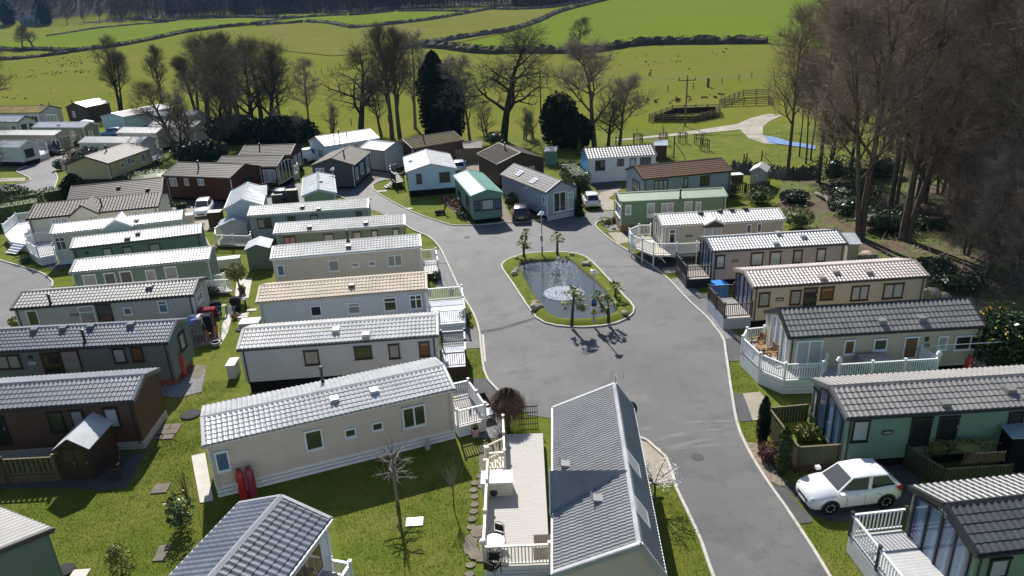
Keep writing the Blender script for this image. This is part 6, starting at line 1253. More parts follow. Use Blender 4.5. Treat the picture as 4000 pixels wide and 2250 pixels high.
q = at(P('N',2245,675), .55); b = MB(); b.lathe([(.02,0),(.2,.02),(.25,.15),(.23,.32),(.05,.36)], 14); tag(b.build('planter_bowl', MT('black_trim'), None, True, (q.x,q.y,.55)), 'black round bowl at the foot of the white garden chest', 'bowl')
def rattan_chair():
    q = at(P('J',2130,960), 0); root = thing('rattan_chair', 'black rattan armchair with white seat straps on the blue grey gravel', 'chair', q, R(20)); m = MT('rattan')
    piece('arm_panel', m, root, -.42, -.36, -.38, .38, .12, .66); piece('arm_panel', m, root, .36, .42, -.38, .38, .12, .66); piece('backrest', m, root, -.36, .36, .32, .38, .3, .8); piece('seat_frame', m, root, -.36, .36, -.38, .32, .28, .34)
    for k in range(4): piece('seat_strap', MT('white_upvc'), root, -.34, .34, -.34+.17*k, -.34+.17*k+.1, .345, .375)
    for x_ in (-.39,.39):
        for y_ in (-.35,.35): link('leg', unit('post', m), root, (x_,y_,0), None, (.06,.06,.13))
rattan_chair()
def low_table():
    q = at(P('J',2170,1055), 0); root = thing('low_table', 'low table with pale blue glass top before the rattan chair', 'table', q, R(22)); piece('tabletop', MT('car_light_blue'), root, -.42, .42, -.36, .36, .41, .44)
    for x_ in (-.39,.39):
        for y_ in (-.33,.33): link('leg', unit('post', MT('rattan')), root, (x_,y_,0), None, (.04,.04,.41))
    piece('frame', MT('rattan'), root, -.43, .43, -.37, .37, .37, .405)
low_table()
chair_metal('grey wire chair at the edge of the gravel by the white balcony', at(P('J',2070,1090), 0), R(80), 'grey_trim', 'rattan')
def pot(label, p, r=.2, h=.36, m='terracotta', plant=True, z=0, lm='palm_leaf'):
    q = at(p, z); root = thing('plant_pot', label, 'plant pot', q, 0, 'plant pots'); b = MB(); b.lathe([(r*.65,0),(r*.95,h*.85),(r*1.08,h*.86),(r*1.08,h),(r*.9,h),(r*.85,h*.9)], 14); b.build('pot', MT(m), root); b = MB(); b.lathe([(.0,h*.88),(r*.9,h*.88),(r*.9,h*.9),(.0,h*.9)], 12); b.build('soil', MT('bare_soil'), root)
    if plant:
        b = MB(); rnd = random.Random(int(p[0]+p[1]*3))
        for i in range(60):
            a = rnd.random()*6.28; l_ = r*rnd.uniform(.6,1.7); el = rnd.uniform(.3,1.4); t_ = Vector((math.cos(a)*math.cos(el),math.sin(a)*math.cos(el),math.sin(el)))*l_; s_ = Vector((-math.sin(a),math.cos(a),0))*.03; o_ = Vector((0,0,h*.9)); b.add([o_+t_*.4-s_,o_+t_*.4+s_,o_+t_], [(0,1,2)])
        b.build('plant', MT(lm), root)
mat('pink_pot', (.55,.35,.38), .7)
pot('pink pot with small shrub beside the white slatted balcony', P('J',2072,1215), .26, .5, 'pink_pot'); 
for i, (l_, p_) in enumerate((('leftmost terracotta pot before the teal caravan', P('B',2070,1355)), ('second terracotta pot before the teal caravan', P('B',2165,1350)), ('third terracotta pot before the teal caravan', P('B',2212,1345)), ('rightmost terracotta pot before the teal caravan', P('B',2300,1335)))): pot(l_, p_, .25, .45)
for l_, p_ in (('left dark pot with clipped ball on the paving near the white estate', P('A',1680,1245)), ('middle dark pot with clipped ball on the paving near the white estate', P('A',1705,1240)), ('right dark pot with clipped ball on the paving near the white estate', P('A',1742,1235))): pot(l_, p_, .25, .5, 'black_trim')
pot('large terracotta tub beside the clothes airers', P('E',2025,1340), .33, .7, 'terracotta'); pot('tall terracotta chimney pot on the brown paved yard', P('E',1960,1390), .17, .75, 'terracotta', False); pot('small red pot by the silver airer', P('E',2222,1190), .2, .35, 'terracotta'); pot('grey bowl planter on the lawn edge', P('I',2040,365), .28, .3, 'grey_trim', False)
pot('dark tub with shrub behind the peach roofed caravan', P('E',2290,960), .3, .5, 'dark_timber'); pot('pot of dark shrub on the white deck of the peach roofed caravan', P('F',1845,975), .22, .5, 'black_trim', True, .55)
def meerkat_like():
    q = at(P('J',1622,1340), 0); b = MB(); b.lathe([(.13,0),(.16,.1),(.12,.28),(.07,.36),(.10,.44),(.09,.54),(.02,.6)], 10); tag(b.build('garden_ornament', MT('pale_tile'), None, True, q), 'small grey garden ornament against the white slatted skirt', 'ornament')
meerkat_like()
b = MB(); b.box(-.36,.36,-.26,.26,0,.05); b.build('drain_cover', MT('white_upvc'), None, False, at(P('N',1497,942), 0), R(3)); tag(D.objects['drain_cover'], 'white square cover plate lying on the lawn under the pollarded tree', 'cover plate')
for l_, p_, r_ in (('dark round disc lying on the grass at the corner of the beige caravan', P('I',1800,1015), .55), ('dark round cover at the foot of the dark green caravan', P('M',605,1400), .42), ('round drain cover on the brown paving by the silver caravan', P('I',2275,210), .4)):
    b = MB(); b.lathe([(r_,0),(r_,.04),(r_*.9,.07),(.04,.09)], 22); tag(b.build('round_cover', MT('tyre'), None, False, at(p_, .01)), l_, 'cover')
def slab(label, p, sx, sy, rz=0, m='flagstone', group='stone slabs and stepping stones'):
    b = MB(); rnd = random.Random(int(p[0]*5+p[1])); b.prism([(sx/2*(1-.08*rnd.random())*a, sy/2*(1-.08*rnd.random())*c) for a, c in ((-1,-1),(1,-1),(1,1),(-1,1))], -.02, .045); o = b.build('stone_slab', MT(m), None, False, at(p, 0), rz); tag(o, label, 'paving slab', group)
def stepping(label, p, r, m='flagstone'):
    rnd = random.Random(int(p[0]*5+p[1])); b = MB(); b.prism([(r*rnd.uniform(.85,1.1)*math.cos(a*math.pi/5.5), r*.85*rnd.uniform(.85,1.1)*math.sin(a*math.pi/5.5)) for a in range(11)], -.02, rnd.uniform(.025,.06)); tag(b.build('stepping_stone', MT(m), None, False, at(p, 0)), label, 'stepping stone', 'stepping stones in the lawn')
for i, (x, y) in enumerate(((2112,513),(2065,577),(2053,643),(2060,702),(2061,777),(2052,843),(2038,921),(2030,995),(2022,1350),(2014,1438))): stepping(('first','second','third','fourth','fifth','sixth','seventh','eighth','ninth','tenth')[i]+' round stepping stone in the lawn row, counted from the flagstone path', P('N',x,y), .2)
for i, (x, y) in enumerate(((2090,1045),(2035,1100),(2025,1155),(2030,1210),(2080,1255),(2130,1280),(2125,1020),(2160,560),(2160,600))): stepping(('rear inner','upper left','middle left','lower left','near left','nearest','rear','farther lone','nearer lone')[i]+' large flat stone edging the curved bed beside the silver deck', P('N',x,y), .33)
patch('gravel_bed', 'brown_gravel', P('N',2110,1090,2160,1050,2160,1260,2110,1230), 'small half round pebble bed against the silver deck', .03)
for l_, p_, sx, sy in (('single square slab on the lawn left of the white concrete base', P('M',1520,625), .75, .75), ('long narrow slab on the lawn near the white lodge railing', P('M',1530,1235), .5, .95), ('far left slab of the six by the brown gable', P('M',1560,45), .6, .5), ('far right slab of the six by the brown gable', P('M',1655,40), .62, .5), ('middle left slab of the six by the brown gable', P('M',1525,100), .5, .6), ('middle right slab of the six by the brown gable', P('M',1625,88), .65, .5), ('near right slab of the six by the brown gable', P('M',1588,140), .6, .45), ('near left slab of the six by the brown gable', P('M',1495,140), .4, .5),
                       ('corner of a pale slab at the bottom edge of the lawn', P('M',750,1440), .7, .6), ('white slab on the lawn by the kerb near the deer', P('B',1440,1245), .9, .5), ('upper pale slab in the grass behind the peach caravan', P('E',2295,1155), .8, .4), ('lower pale slab in the grass behind the peach caravan', P('E',2290,1180), .8, .4), ('pale slab beside the silver airer', P('E',2375,1115), .7, .4), ('pale step slab by the deer lawn stairs', P('B',1190,1080), 1.2, .6)): slab(l_, p_, sx, sy, R(4), 'pale_concrete' if l_.startswith(('white slab','upper pale','lower pale','pale ','corner of')) else 'flagstone')
def airer(label, p, rz, cloths, w_=1.5, h=1.0):
    q = at(p, 0); root = thing('clothes_airer', label, 'clothes airer', q, rz, 'clothes airers'); b = MB()
    for s in (-1,1): b.tube([(s*w_/2,-.3,0),(s*w_/2,.3,h)], .015, 5); b.tube([(s*w_/2,.3,0),(s*w_/2,-.3,h)], .015, 5)
    for k in range(5): b.tube([(-w_/2,-.3+.15*k,h),(w_/2,-.3+.15*k,h)], .01, 5)
    b.build('frame', MT('galvanised'), root); rnd = random.Random(int(p[0]))
    for (x0, x1, dr, m) in cloths:
        mb = MB(); n = 8
        for i in range(n+1):
            x = x0+(x1-x0)*i/n
            for (y, z) in ((-.34,h-dr),(-.32,h+.0),(-.1,h+.03),(.1,h+.02),(.32,h),(.34,h-dr*.6)): mb.v.append((x+rnd.uniform(-.02,.02), y+rnd.uniform(-.03,.03), z+rnd.uniform(-.03,.03)))
        for i in range(n):
            for j in range(5): mb.f.append((i*6+j,(i+1)*6+j,(i+1)*6+j+1,i*6+j+1))
        o = mb.build('hanging_laundry', MT(m), None, False); o.location = q; o.rotation_euler[2] = rz; tag(o, {'blue_cloth':'crumpled blue laundry heaped on the left airer','spotted_cloth':'black and white spotted cloth hanging from the left airer','white_cloth':'white sheet folded over the middle airer','black_cloth':'black cloth hanging on the middle airer','red_cloth':'dark red towel hanging at the back of the airers'}[m], 'laundry')
airer('left clothes airer under blue laundry beside the stone coloured caravan', (762,1338), R(15), [(-.75,.3,.25,'blue_cloth'), (-.1,.7,1.2,'spotted_cloth')], 1.6, 1.75)
airer('middle clothes airer with white and black washing', (800,1322), R(10), [(-.7,.2,.5,'white_cloth'), (.0,.7,1.2,'black_cloth')], 1.5, 1.75); airer('back clothes airer with a dark red towel', (826,1288), R(5), [(-.6,.5,1.2,'red_cloth')], 1.5, 1.65)
airer('folded silver clothes airer standing on the pale paving', P('E',2165,1240), R(80), [], 1.3, 1.1)
def big_bbq(label, p, rz=0):
    q = at(p, 0); root = thing('covered_barbecue', label, 'barbecue', q, rz); b = MB(); b.lathe([(.3,0),(.34,.5),(.42,.8),(.36,1.0),(.2,1.12),(.03,1.15)], 14); b.build('cover', MT('black_cloth'), root, True); piece('shelf', MT('black_trim'), root, .3, .75, -.2, .2, .72, .76)
    for x_ in (.7,): link('leg', unit('post', MT('black_trim')), root, (x_,0,0), None, (.04,.3,.72))
big_bbq('black covered barbecue beside the red towel', P('E',2055,1160)); big_bbq('black covered garden furniture near the wheelbarrow grass', P('E',2235,1120), R(40))
def wood_seat(label, v3, rz):
    root = thing('wooden_armchair', label, 'chair', v3, rz, 'teak garden furniture'); m = MT('warm_timber')
    for k in range(4): piece('seat_slat', m, root, -.28, .28, -.25+.13*k, -.25+.13*k+.11, .4, .43)
    for k in range(5): piece('back_slat', m, root, -.26+.115*k, -.26+.115*k+.07, .26, .29, .45, .95)
    piece('top_rail', m, root, -.3, .3, .255, .295, .95, 1.02)
    for s in (-1,1): piece('armrest', m, root, s*.3-.04, s*.3+.04, -.28, .28, .62, .66); [link('leg', unit('post', m), root, (s*.3,y_,0), None, (.06,.06,.62)) for y_ in (-.25,.25)]
v = V['r4']; wood_seat('teak armchair farther from the railing on the white terrace', v.mw @ Vector((-.55,2.7,.9)), v.root.rotation_euler[2]-R(70)); wood_seat('teak armchair nearer the railing on the white terrace', v.mw @ Vector((-.35,1.3,.9)), v.root.rotation_euler[2]-R(75))
def teak_table():
    q = v.mw @ Vector((-.6,2.0,.9)); root = thing('side_table', 'small square teak table between the two armchairs', 'table', q, v.root.rotation_euler[2], 'teak garden furniture'); m = MT('warm_timber')
    for k in range(5): piece('top_slat', m, root, -.28, .28, -.28+.112*k, -.28+.112*k+.1, .5, .53)
    for x_ in (-.24,.24):
        for y_ in (-.24,.24): link('leg', unit('post', m), root, (x_,y_,0), None, (.05,.05,.5))
teak_table()
for i, xx in enumerate((2.25, 7.75)):
    q = v.mw @ Vector((xx,-1.45,0)); b = MB(); b.lathe([(.04,1.98),(.06,2.02),(.14,2.08),(.17,2.15),(.1,2.24),(.13,2.27),(.03,2.36)], 12, (0,0)); o = b.build('post_lantern', MT('white_upvc'), None, False, (q.x,q.y,0)); tag(o, 'white ball lantern on the '+('left' if i == 0 else 'right')+' end post of the low white railing', 'lantern', 'post lanterns')
def clothes_rail():
    root = thing('washing_line_post', 'thin T shaped washing line rail before the cream yellow caravan', 'washing line', v.mw @ Vector((8.0,-1.0,0)), v.root.rotation_euler[2]); b = MB(); b.tube([(0,0,0),(0,0,2.4)], .03, 7); b.build('post', MT('galvanised'), root); b = MB(); b.tube([(-.3,0,2.42),(3.9,0,2.42)], .03, 7); b.build('cross_bar', MT('galvanised'), root)
clothes_rail()
def bench(label, p, rz):
    q = at(p, 0); root = thing('garden_bench', label, 'bench', q, rz); m = MT('dark_timber')
    for k in range(4): piece('seat_slat', m, root, -.7, .7, -.25+.13*k, -.25+.13*k+.11, .42, .45); piece('back_slat', m, root, -.7, .7, .28+.015*k, .31+.015*k, .5+.11*k, .59+.11*k)
    for s in (-.62,.62): link('leg', unit('post', m), root, (s,-.22,0), None, (.07,.07,.42)); link('leg', unit('post', m), root, (s,.27,0), None, (.07,.07,.9)); piece('armrest', m, root, s-.04, s+.04, -.27, .3, .62, .66)
bench('dark folding bench leaning in the shade beside the white roofed shed', P('M',1090,490), R(-65))
def parasol():
    q = at((345,520), 0); root = thing('parasol', 'white open parasol at the end of the far sage green caravan', 'parasol', q); b = MB(); b.tube([(0,0,0),(0,0,2.5)], .03, 6); b.build('pole', MT('galvanised'), root); b = MB(); k = 8
    b.add([(1.5*math.cos(2*math.pi*i/k),1.5*math.sin(2*math.pi*i/k),2.1) for i in range(k)]+[(0,0,2.6)]+[(1.5*math.cos(2*math.pi*i/k),1.5*math.sin(2*math.pi*i/k),1.95) for i in range(k)], [(i,(i+1)%k,k) for i in range(k)]+[(i,k+1+i,k+1+(i+1)%k,(i+1)%k) for i in range(k)]); b.build('canopy', MT('white_cloth'), root)
parasol()
def aerial(label, q, h, dish=False):
    root = thing('tv_aerial', label, 'aerial', q, R(15)); b = MB(); b.tube([(0,0,0),(0,0,h)], .02, 6); b.build('mast', MT('galvanised'), root); b = MB()
    for s in (-1,1):
        for zz in (-.22,-.08,.08,.22): b.tube([(s*.04,0,h+zz),(s*.34,-.12,h+zz)], .008, 4)
        b.tube([(s*.34,-.12,h-.25),(s*.34,-.12,h+.25)], .008, 4); b.tube([(s*.19,-.06,h-.25),(s*.19,-.06,h+.25)], .008, 4)
    b.tube([(0,0,h-.02),(0,-.35,h-.02)], .012, 5); b.build('elements', MT('galvanised'), root)
v = V['B']; aerial('grid tv aerial on the far ridge end of the dark slate lodge', v.mw @ Vector((v.L-.1,v.W*.22,0)), 4.7)
def dish():
    v = V['B']; q = v.mw @ Vector((v.L+.15,.1,2.75)); b = MB(); b.lathe([(.02,0),(.2,.02),(.34,.08),(.35,.09),(.2,.04),(.02,.02)], 16); o = b.build('satellite_dish', MT('black_trim'), None, True, q); o.rotation_euler = (R(60),0,R(20)); tag(o, 'dark satellite dish at the far eave of the dark slate lodge', 'satellite dish')
dish()
v = V['A']
for (x_, l_) in ((7.7,1),):
    pass
def porch_rails():
    v = V['A']; r = v.root; b = MB()
    deck('white railed side walk along the two tone roofed lodge', loc(v, (1.5,v.W+.1), (10.4,v.W+.1), (10.4,v.W+.75), (1.5,v.W+.75)), .5, [[0,3,2,1]], skirt='white_upvc', world=True)
    root = thing('veranda', 'small white railed veranda cut into the side of the two tone lodge', 'veranda', v.mw @ Vector((0,0,0)), r.rotation_euler[2])
    railing(root, [Vector((10.4,-.08,0)), Vector((10.4,-.9,0)), Vector((7.6,-.9,0)), Vector((7.6,-.08,0))], .5, MT('white_upvc'), MT('white_upvc')); piece('floor', MT('silver_deck'), root, 7.6, 10.4, -.9, -.05, .4, .48)
    piece('awning', MT('taupe'), root, 8.3, 9.8, -.85, -.1, 1.5, 1.55)
porch_rails()
# ---------------------------------------------------------------- trees, hedges, woods
mat('bark', (.11,.09,.07), .95, .1, .35, 3, .6, 14); mat('pale_bark', (.20,.18,.16), .95, .1, .4, 2.5, .6, 12); mat('dark_bark', (.045,.038,.03), .95, .1, .35, 3, .6, 14)
mat('twig', (.155,.127,.085), .9, .1, .3, .8); mat('brown_twig', (.285,.22,.17), .9, .1, .35, .6); mat('purple_twig', (.28,.235,.20), .9, .1, .3, .8); mat('grey_twig', (.27,.235,.19), .9, .1, .3, .8)
mat('ivy', (.025,.045,.015), .6, .4, .4, 2); mat('conifer', (.02,.032,.016), .95, .05, .4, 2); mat('cypress', (.06,.085,.022), .8, .2, .35, 2); mat('laurel', (.035,.07,.018), .4, .5, .4, 2.); mat('rhododendron', (.03,.055,.02), .4, .5, .4, 2.5)
mat('hedge_leaf', (.065,.105,.022), .6, .3, .35, 2.5); mat('gold_leaf', (.20,.20,.05), .6, .3, .35, 3); mat('blossom', (.70,.64,.60), .7, .2, .12, 4); mat('pink_blossom', (.50,.36,.32), .7, .2, .25, 3, col2=(.55,.48,.42)); mat('red_leaf', (.14,.05,.045), .6, .3, .4, 4); mat('dry_grass', (.22,.17,.09), .9, .1, .3, 2)
mat('yellow_flower', (.5,.33,.03), .7, .2, .2); mat('hedge_twig', (.075,.07,.045), .9, .1, .5, .5); mat('field_rush', (.16,.12,.055), .9, .1, .4, 1)
def bough(rnd, p, d, L, r, lvl, maxl, tr, tw, o):
    """one branch and everything on it; thick wood goes to tr, twigs to tw"""
    nseg = (5, 4, 3, 2)[min(lvl, 3)]; pts = [p]; rad = [r]; q = p; dd = d
    for i in range(nseg):
        dd = (dd+Vector((rnd.gauss(0,1),rnd.gauss(0,1),rnd.gauss(0,.7)))*o['wob']*(.3 if lvl == 0 else .8)+Vector((0,0,o['up']*(.25 if lvl else 0)))).normalized()
        q = q+dd*(L/nseg); pts.append(q); rad.append(max(.012, r*(1-(i+1)/nseg*(.72 if lvl else o['taper']))))
    tr.tube(pts, rad, (8,5,4,3)[min(lvl,3)], cap=False)
    def along(t):
        k = min(int(t*nseg), nseg-1); return pts[k].lerp(pts[k+1], t*nseg-k), (pts[k+1]-pts[k]).normalized(), rad[k]
    if lvl < maxl:
        n = o['n'][lvl]; t0 = o['clear'] if lvl == 0 else .22
        for i in range(n):
            t = t0+(1-t0)*((i+rnd.random())/n); b, bd, br = along(min(t,.995)); a = i*2.4+rnd.uniform(-.5,.5)
            u = bd.cross(Vector((0,0,1)) if abs(bd.z) < .95 else Vector((1,0,0))).normalized(); w_ = bd.cross(u); ang = o['ang']*rnd.uniform(.75,1.25)
            nd = (bd*math.cos(ang)+(u*math.cos(a)+w_*math.sin(a))*math.sin(ang)); nd.z += o['rise'] if lvl == 0 else 0; nd.normalize()
            f = (1-.5*(t-t0)/(1-t0)) if lvl == 0 else (1-.4*t); bough(rnd, b, nd, L*o['len'][lvl]*f*rnd.uniform(.8,1.2), br*.6, lvl+1, maxl, tr, tw, o)
        if lvl == 0:
            for s in range(2): bough(rnd, pts[-1], (dd+Vector((rnd.gauss(0,.4),rnd.gauss(0,.4),.4))).normalized(), L*o['len'][0]*.5, rad[-1]*.8, 1, maxl, tr, tw, o)
    else:
        for i in range(o['tw']):
            t = rnd.uniform(.15,1); b, bd, br = along(min(t,.99)); v = (bd+Vector((rnd.gauss(0,1),rnd.gauss(0,1),rnd.gauss(0,1)))*.38+Vector((0,0,o['tup']))).normalized(); l = o['tl']*rnd.uniform(.5,1.3); s = v.cross(Vector((rnd.gauss(0,1),rnd.gauss(0,1),rnd.gauss(0,1)))).normalized()*o['tr']
            m_ = b+v*l*.5+Vector((rnd.gauss(0,.05),rnd.gauss(0,.05),rnd.gauss(0,.04)))*l; e = b+v*l+Vector((0,0,o['droop']*l))
            tw.add([b-s,b+s,m_+s*.7,m_-s*.7,e], [(0,1,2,3),(3,2,4)])
            for k in range(o['sub']):
                bb = b.lerp(m_, rnd.random()) if k%2 else m_.lerp(e, rnd.random()*.7); vv = (v+Vector((rnd.gauss(0,1),rnd.gauss(0,1),rnd.gauss(0,1)))*.6).normalized(); ss = s*.75; tw.add([bb-ss,bb+ss,bb+vv*l*rnd.uniform(.3,.6)], [(0,1,2)])
DEF = dict(wob=.13, up=.25, taper=.75, n=(9,6,5), clear=.25, ang=.85, rise=.25, len=(.45,.5,.5), tw=8, tl=1.25, tr=.011, tup=.4, droop=0, sub=3)
VAR = {}
def variant(key, H, r, seed, bark, twm, maxl=3, trunks=1, fork=None, **kw):
    o = dict(DEF); o.update(kw); rnd = random.Random(seed); tr, tw = MB(), MB()
    for k in range(trunks):
        a = rnd.random()*6.28; base = Vector((math.cos(a)*.35*(k>0), math.sin(a)*.35*(k>0), -.15)); d = Vector((math.cos(a)*.12*(trunks>1), math.sin(a)*.12*(trunks>1), 1)).normalized(); bough(rnd, base, d, H*(.82 if maxl < 4 else .8)*(1 if k == 0 else rnd.uniform(.75,.95)), r*(1 if k == 0 else .8), 0, maxl, tr, tw, o)
    VAR[key] = (tr.mesh('trunk_'+key, MT(bark), True), tw.mesh('crown_'+key, MT(twm)), H)
variant('broad', 15, .42, 11, 'bark', 'twig', clear=.3, ang=.95, n=(9,7,5), wob=.18, tw=10)
variant('oak', 15.5, .48, 23, 'dark_bark', 'twig', clear=.28, ang=1.15, n=(11,7,5), wob=.24, len=(.52,.5,.5), tw=8, up=.1, rise=.3)
variant('upright', 16, .35, 31, 'bark', 'twig', clear=.35, ang=.55, n=(10,6,5), len=(.42,.5,.5), tw=11, rise=.5)
variant('triple', 16.5, .33, 47, 'dark_bark', 'twig', trunks=3, clear=.38, ang=.7, n=(8,5,5), len=(.38,.5,.5), tw=9)
variant('birch', 12, .18, 53, 'pale_bark', 'grey_twig', clear=.25, ang=.8, n=(12,6,4), len=(.3,.5,.5), tw=9, tl=.8, droop=-.25)
variant('willowy', 14, .36, 61, 'bark', 'purple_twig', clear=.28, ang=.8, n=(8,7,6), wob=.2, len=(.5,.55,.5), tw=9, tl=1.4, tr=.011)
variant('dense', 15, .4, 67, 'dark_bark', 'twig', clear=.12, ang=.8, n=(13,7,5), len=(.42,.5,.5), tw=7, tl=1.4, tr=.011)
variant('scrub', 5, .12, 71, 'bark', 'grey_twig', trunks=3, clear=.1, ang=.7, n=(7,5,4), len=(.45,.5,.5), tw=7, tl=.6, maxl=2)
wood_kw = dict(tw=8, tl=1.6, tr=.013, sub=3)
variant('wood_tall', 22, .27, 83, 'bark', 'brown_twig', clear=.34, ang=.8, n=(13,7,5), len=(.32,.5,.5), **wood_kw)
variant('wood_fork', 22, .3, 89, 'bark', 'brown_twig', trunks=2, clear=.3, ang=.75, n=(11,7,5), len=(.34,.5,.5), **wood_kw)
variant('wood_slim', 20, .18, 97, 'bark', 'purple_twig', clear=.4, ang=.7, n=(12,6,5), len=(.28,.5,.5), **wood_kw)
variant('wood_low', 9, .16, 101, 'bark', 'brown_twig', trunks=2, clear=.12, ang=.85, n=(11,6,4), len=(.42,.5,.5), tw=8, tl=1.2, tr=.012)
def tree(key, label, p, h, rz=None, group=None, name='bare_tree', world=None, lean=(0,0), wide=1.):
    q = world if world is not None else (hit(p) if p[1] < 620 else at(p, 0)); t, c, H = VAR[key]; s = h/H
    root = thing(name, label, 'tree', q, rz if rz is not None else random.uniform(0,6.28), group); root.scale = (s*wide,s*wide,s); root.rotation_euler[0] = lean[0]; root.rotation_euler[1] = lean[1]
    link('trunk', t, root); link('crown', c, root); return root
def height_to(p, ty):                                         # tree height from its base and the row its top reaches
    q = hit(p) if p[1] < 620 else at(p, 0); d = ray((p[0], ty)); t = math.hypot(q.x,q.y)/math.hypot(d[0],d[1]); return max(1.5, CAM_H+d[2]*t-q.z)
GT = 'bare trees between the park and the pasture'
for key, p, ty, lab, *kw in (
    ('triple', (470,436), 160, 'three stemmed bare tree behind the far brown shed'), ('upright', (640,428), 205, 'single bare tree left of the big dark tree mass'),
    ('dense', (812,470), 160, 'broad dark bare tree at the left of the big tree mass'), ('triple', (895,480), 158, 'dark many stemmed bare tree in the middle of the big tree mass'), ('dense', (985,500), 175, 'dark bare tree at the right of the big tree mass'), ('broad', (968,560), 200, 'leaning dark trunked tree above the red brown lodge'), ('dense', (1060,500), 190, 'tall twiggy bare tree at the right end of the big tree mass'),
    ('birch', (1212,497), 235, 'slender pale bare tree standing alone in front of the pasture'), ('scrub', (1293,525), 405, 'small round bare bush tree behind the white bungalow'), ('oak', (1412,540), 215, 'spreading bare tree whose shadow falls on the white bungalow roof'),
    ('upright', (1532,540), 150, 'ivy clad bare tree left of the close pair'), ('upright', (1562,538), 160, 'ivy clad bare tree right of the close pair'), ('birch', (1622,502), 130, 'tall thin bare tree just left of the dark conifer'), ('willowy', (1490,530), 330, 'low crooked bare tree behind the ivy clad pair'),
    ('birch', (1800,548), 235, 'pale stemmed bare tree leaning beside the dark conifer'), ('birch', (1835,545), 225, 'pale stemmed bare tree right of the dark conifer'), ('oak', (1966,552), 145, 'big dark oak standing above the dark felt roofed lodge'), ('scrub', (1900,525), 400, 'thin bare sapling between oak and conifer'),
    ('willowy', (2322,575), 205, 'large purple twigged tree behind the blue gabled bungalow'), ('oak', (2375,575), 400, 'low gnarled bare tree leaning to the right of the bungalow'), ('scrub', (2045,545), 430, 'small bare thicket left of the black evergreen'), ('scrub', (2085,540), 440, 'small bare thicket against the black evergreen'), ('willowy', (2420,570), 330, 'pale twiggy bare tree behind the gnarled one'),
    ('broad', (2250,212), 80, 'lone rounded bare tree on the long hedge of the hill'), ('broad', (89,198), 112, 'left of the two bare trees by the far left hedge'), ('oak', (134,194), 104, 'right of the two bare trees by the far left hedge'),
    ('broad', (30,830), 470, 'bare tree at the left edge beside the upper road'), ('dense', (-25,430), 190, 'dark bare tree cut by the left edge below the fields'), ('scrub', (282,625), 545, 'small crooked bare tree at the bend of the upper road'), ('dense', (712,628), 430, 'low dark bare tree leaning left over the cream caravan'), ('scrub', (760,560), 350, 'tangled bare tree behind the yellow cream park home'), ('dense', (860,600), 330, 'dark thicket tree behind the red brown lodge'), ('broad', (690,600), 330, 'crooked bare tree over the far cream caravans'),
    ('triple', (775,450), 175, 'many stemmed tree at the left fringe of the big tree mass'), ('upright', (935,470), 165, 'tall straight tree deep inside the big tree mass'), ('dense', (1020,455), 180, 'broad tree behind the leaning trunked one in the big tree mass'), ('upright', (1095,470), 230, 'slim bare tree at the right fringe of the big tree mass'),
    ('scrub', (1100,545), 430, 'bare undergrowth bush right of the big tree mass'), ('scrub', (1160,560), 440, 'bare undergrowth bush left of the white bungalow')):
    tree(key, lab, p, height_to(p, ty)*1.07, group=GT, wide={'triple':1.15,'upright':1.2,'broad':1.3,'oak':1.35,'dense':1.25,'willowy':1.2,'birch':1.25,'scrub':1.2}[key])
# pasture hedgerow trees far left
for p, h, l_ in (((265,98), 12, 'round bare tree right of the distant farmhouse'), ((330,92), 9, 'small bare tree beyond the distant farmhouse'), ((480,85), 14, 'tall bare tree on the far pale bank'), ((450,84), 9, 'low bare tree on the far pale bank'), ((390,86), 11, 'bare tree on the far left skyline of fields')): tree('broad', l_, p, h, group=GT)
# the wood at right: trunks that can be told apart, then its depth
GW = 'tall bare trees of the brown wood on the right'
k = 0
for key, p, h in (('wood_tall',(3077,668),19), ('wood_slim',(3122,612),13), ('wood_slim',(3148,640),14), ('wood_slim',(3166,627),13), ('wood_tall',(3196,714),21), ('wood_fork',(3364,930),24), ('wood_tall',(3476,826),22), ('wood_slim',(3497,834),21), ('wood_fork',(3522,936),24), ('wood_slim',(3580,780),20), ('wood_low',(3613,793),11), ('wood_low',(3680,760),11), ('wood_tall',(3876,950),24), ('wood_fork',(3955,1040),23),
                  ('wood_slim',(3306,565),19), ('wood_slim',(3418,548),20), ('wood_slim',(3476,548),20), ('wood_slim',(3505,553),20), ('wood_tall',(3646,520),21), ('wood_low',(3780,1000),9), ('wood_low',(3860,1080),9), ('wood_low',(3930,900),10), ('wood_low',(3720,830),9), ('wood_slim',(3760,700),20), ('wood_tall',(3850,760),22), ('wood_slim',(3930,800),21), ('wood_tall',(3990,880),22), ('wood_low',(3985,1150),8), ('wood_low',(3250,640),9), ('wood_tall',(3700,640),22), ('wood_tall',(3560,620),22), ('wood_slim',(3830,620),20), ('wood_tall',(3930,660),22)):
    k += 1
    lab = {0:'forked pale trunked tree at the front of the brown wood above the cream caravans', 1:'tall bare tree standing forward at the left end of the brown wood', 2:'tall bare tree in the thick of the brown wood on the right'}[0 if key == 'wood_fork' and p[0] < 3400 else 1 if p[0] == 3077 else 2]
    if key == 'wood_low': lab = 'low brown twiggy tree under the tall trees of the wood on the right'
    tree(key, lab, p, h, group=GW, world=at(p, 0) if p[1] > 560 else hit(p))
rnd = random.Random(5)
for i in range(26):                                           # deeper rows of the wood
    y = rnd.uniform(72,135); x = y*rnd.uniform(.46,.98)
    tree(rnd.choice(('wood_tall','wood_slim','wood_fork','wood_tall')), 'tall bare tree in the thick of the brown wood on the right', None, rnd.uniform(19,24), group=GW, world=Vector((x,y,terr(x,y))))
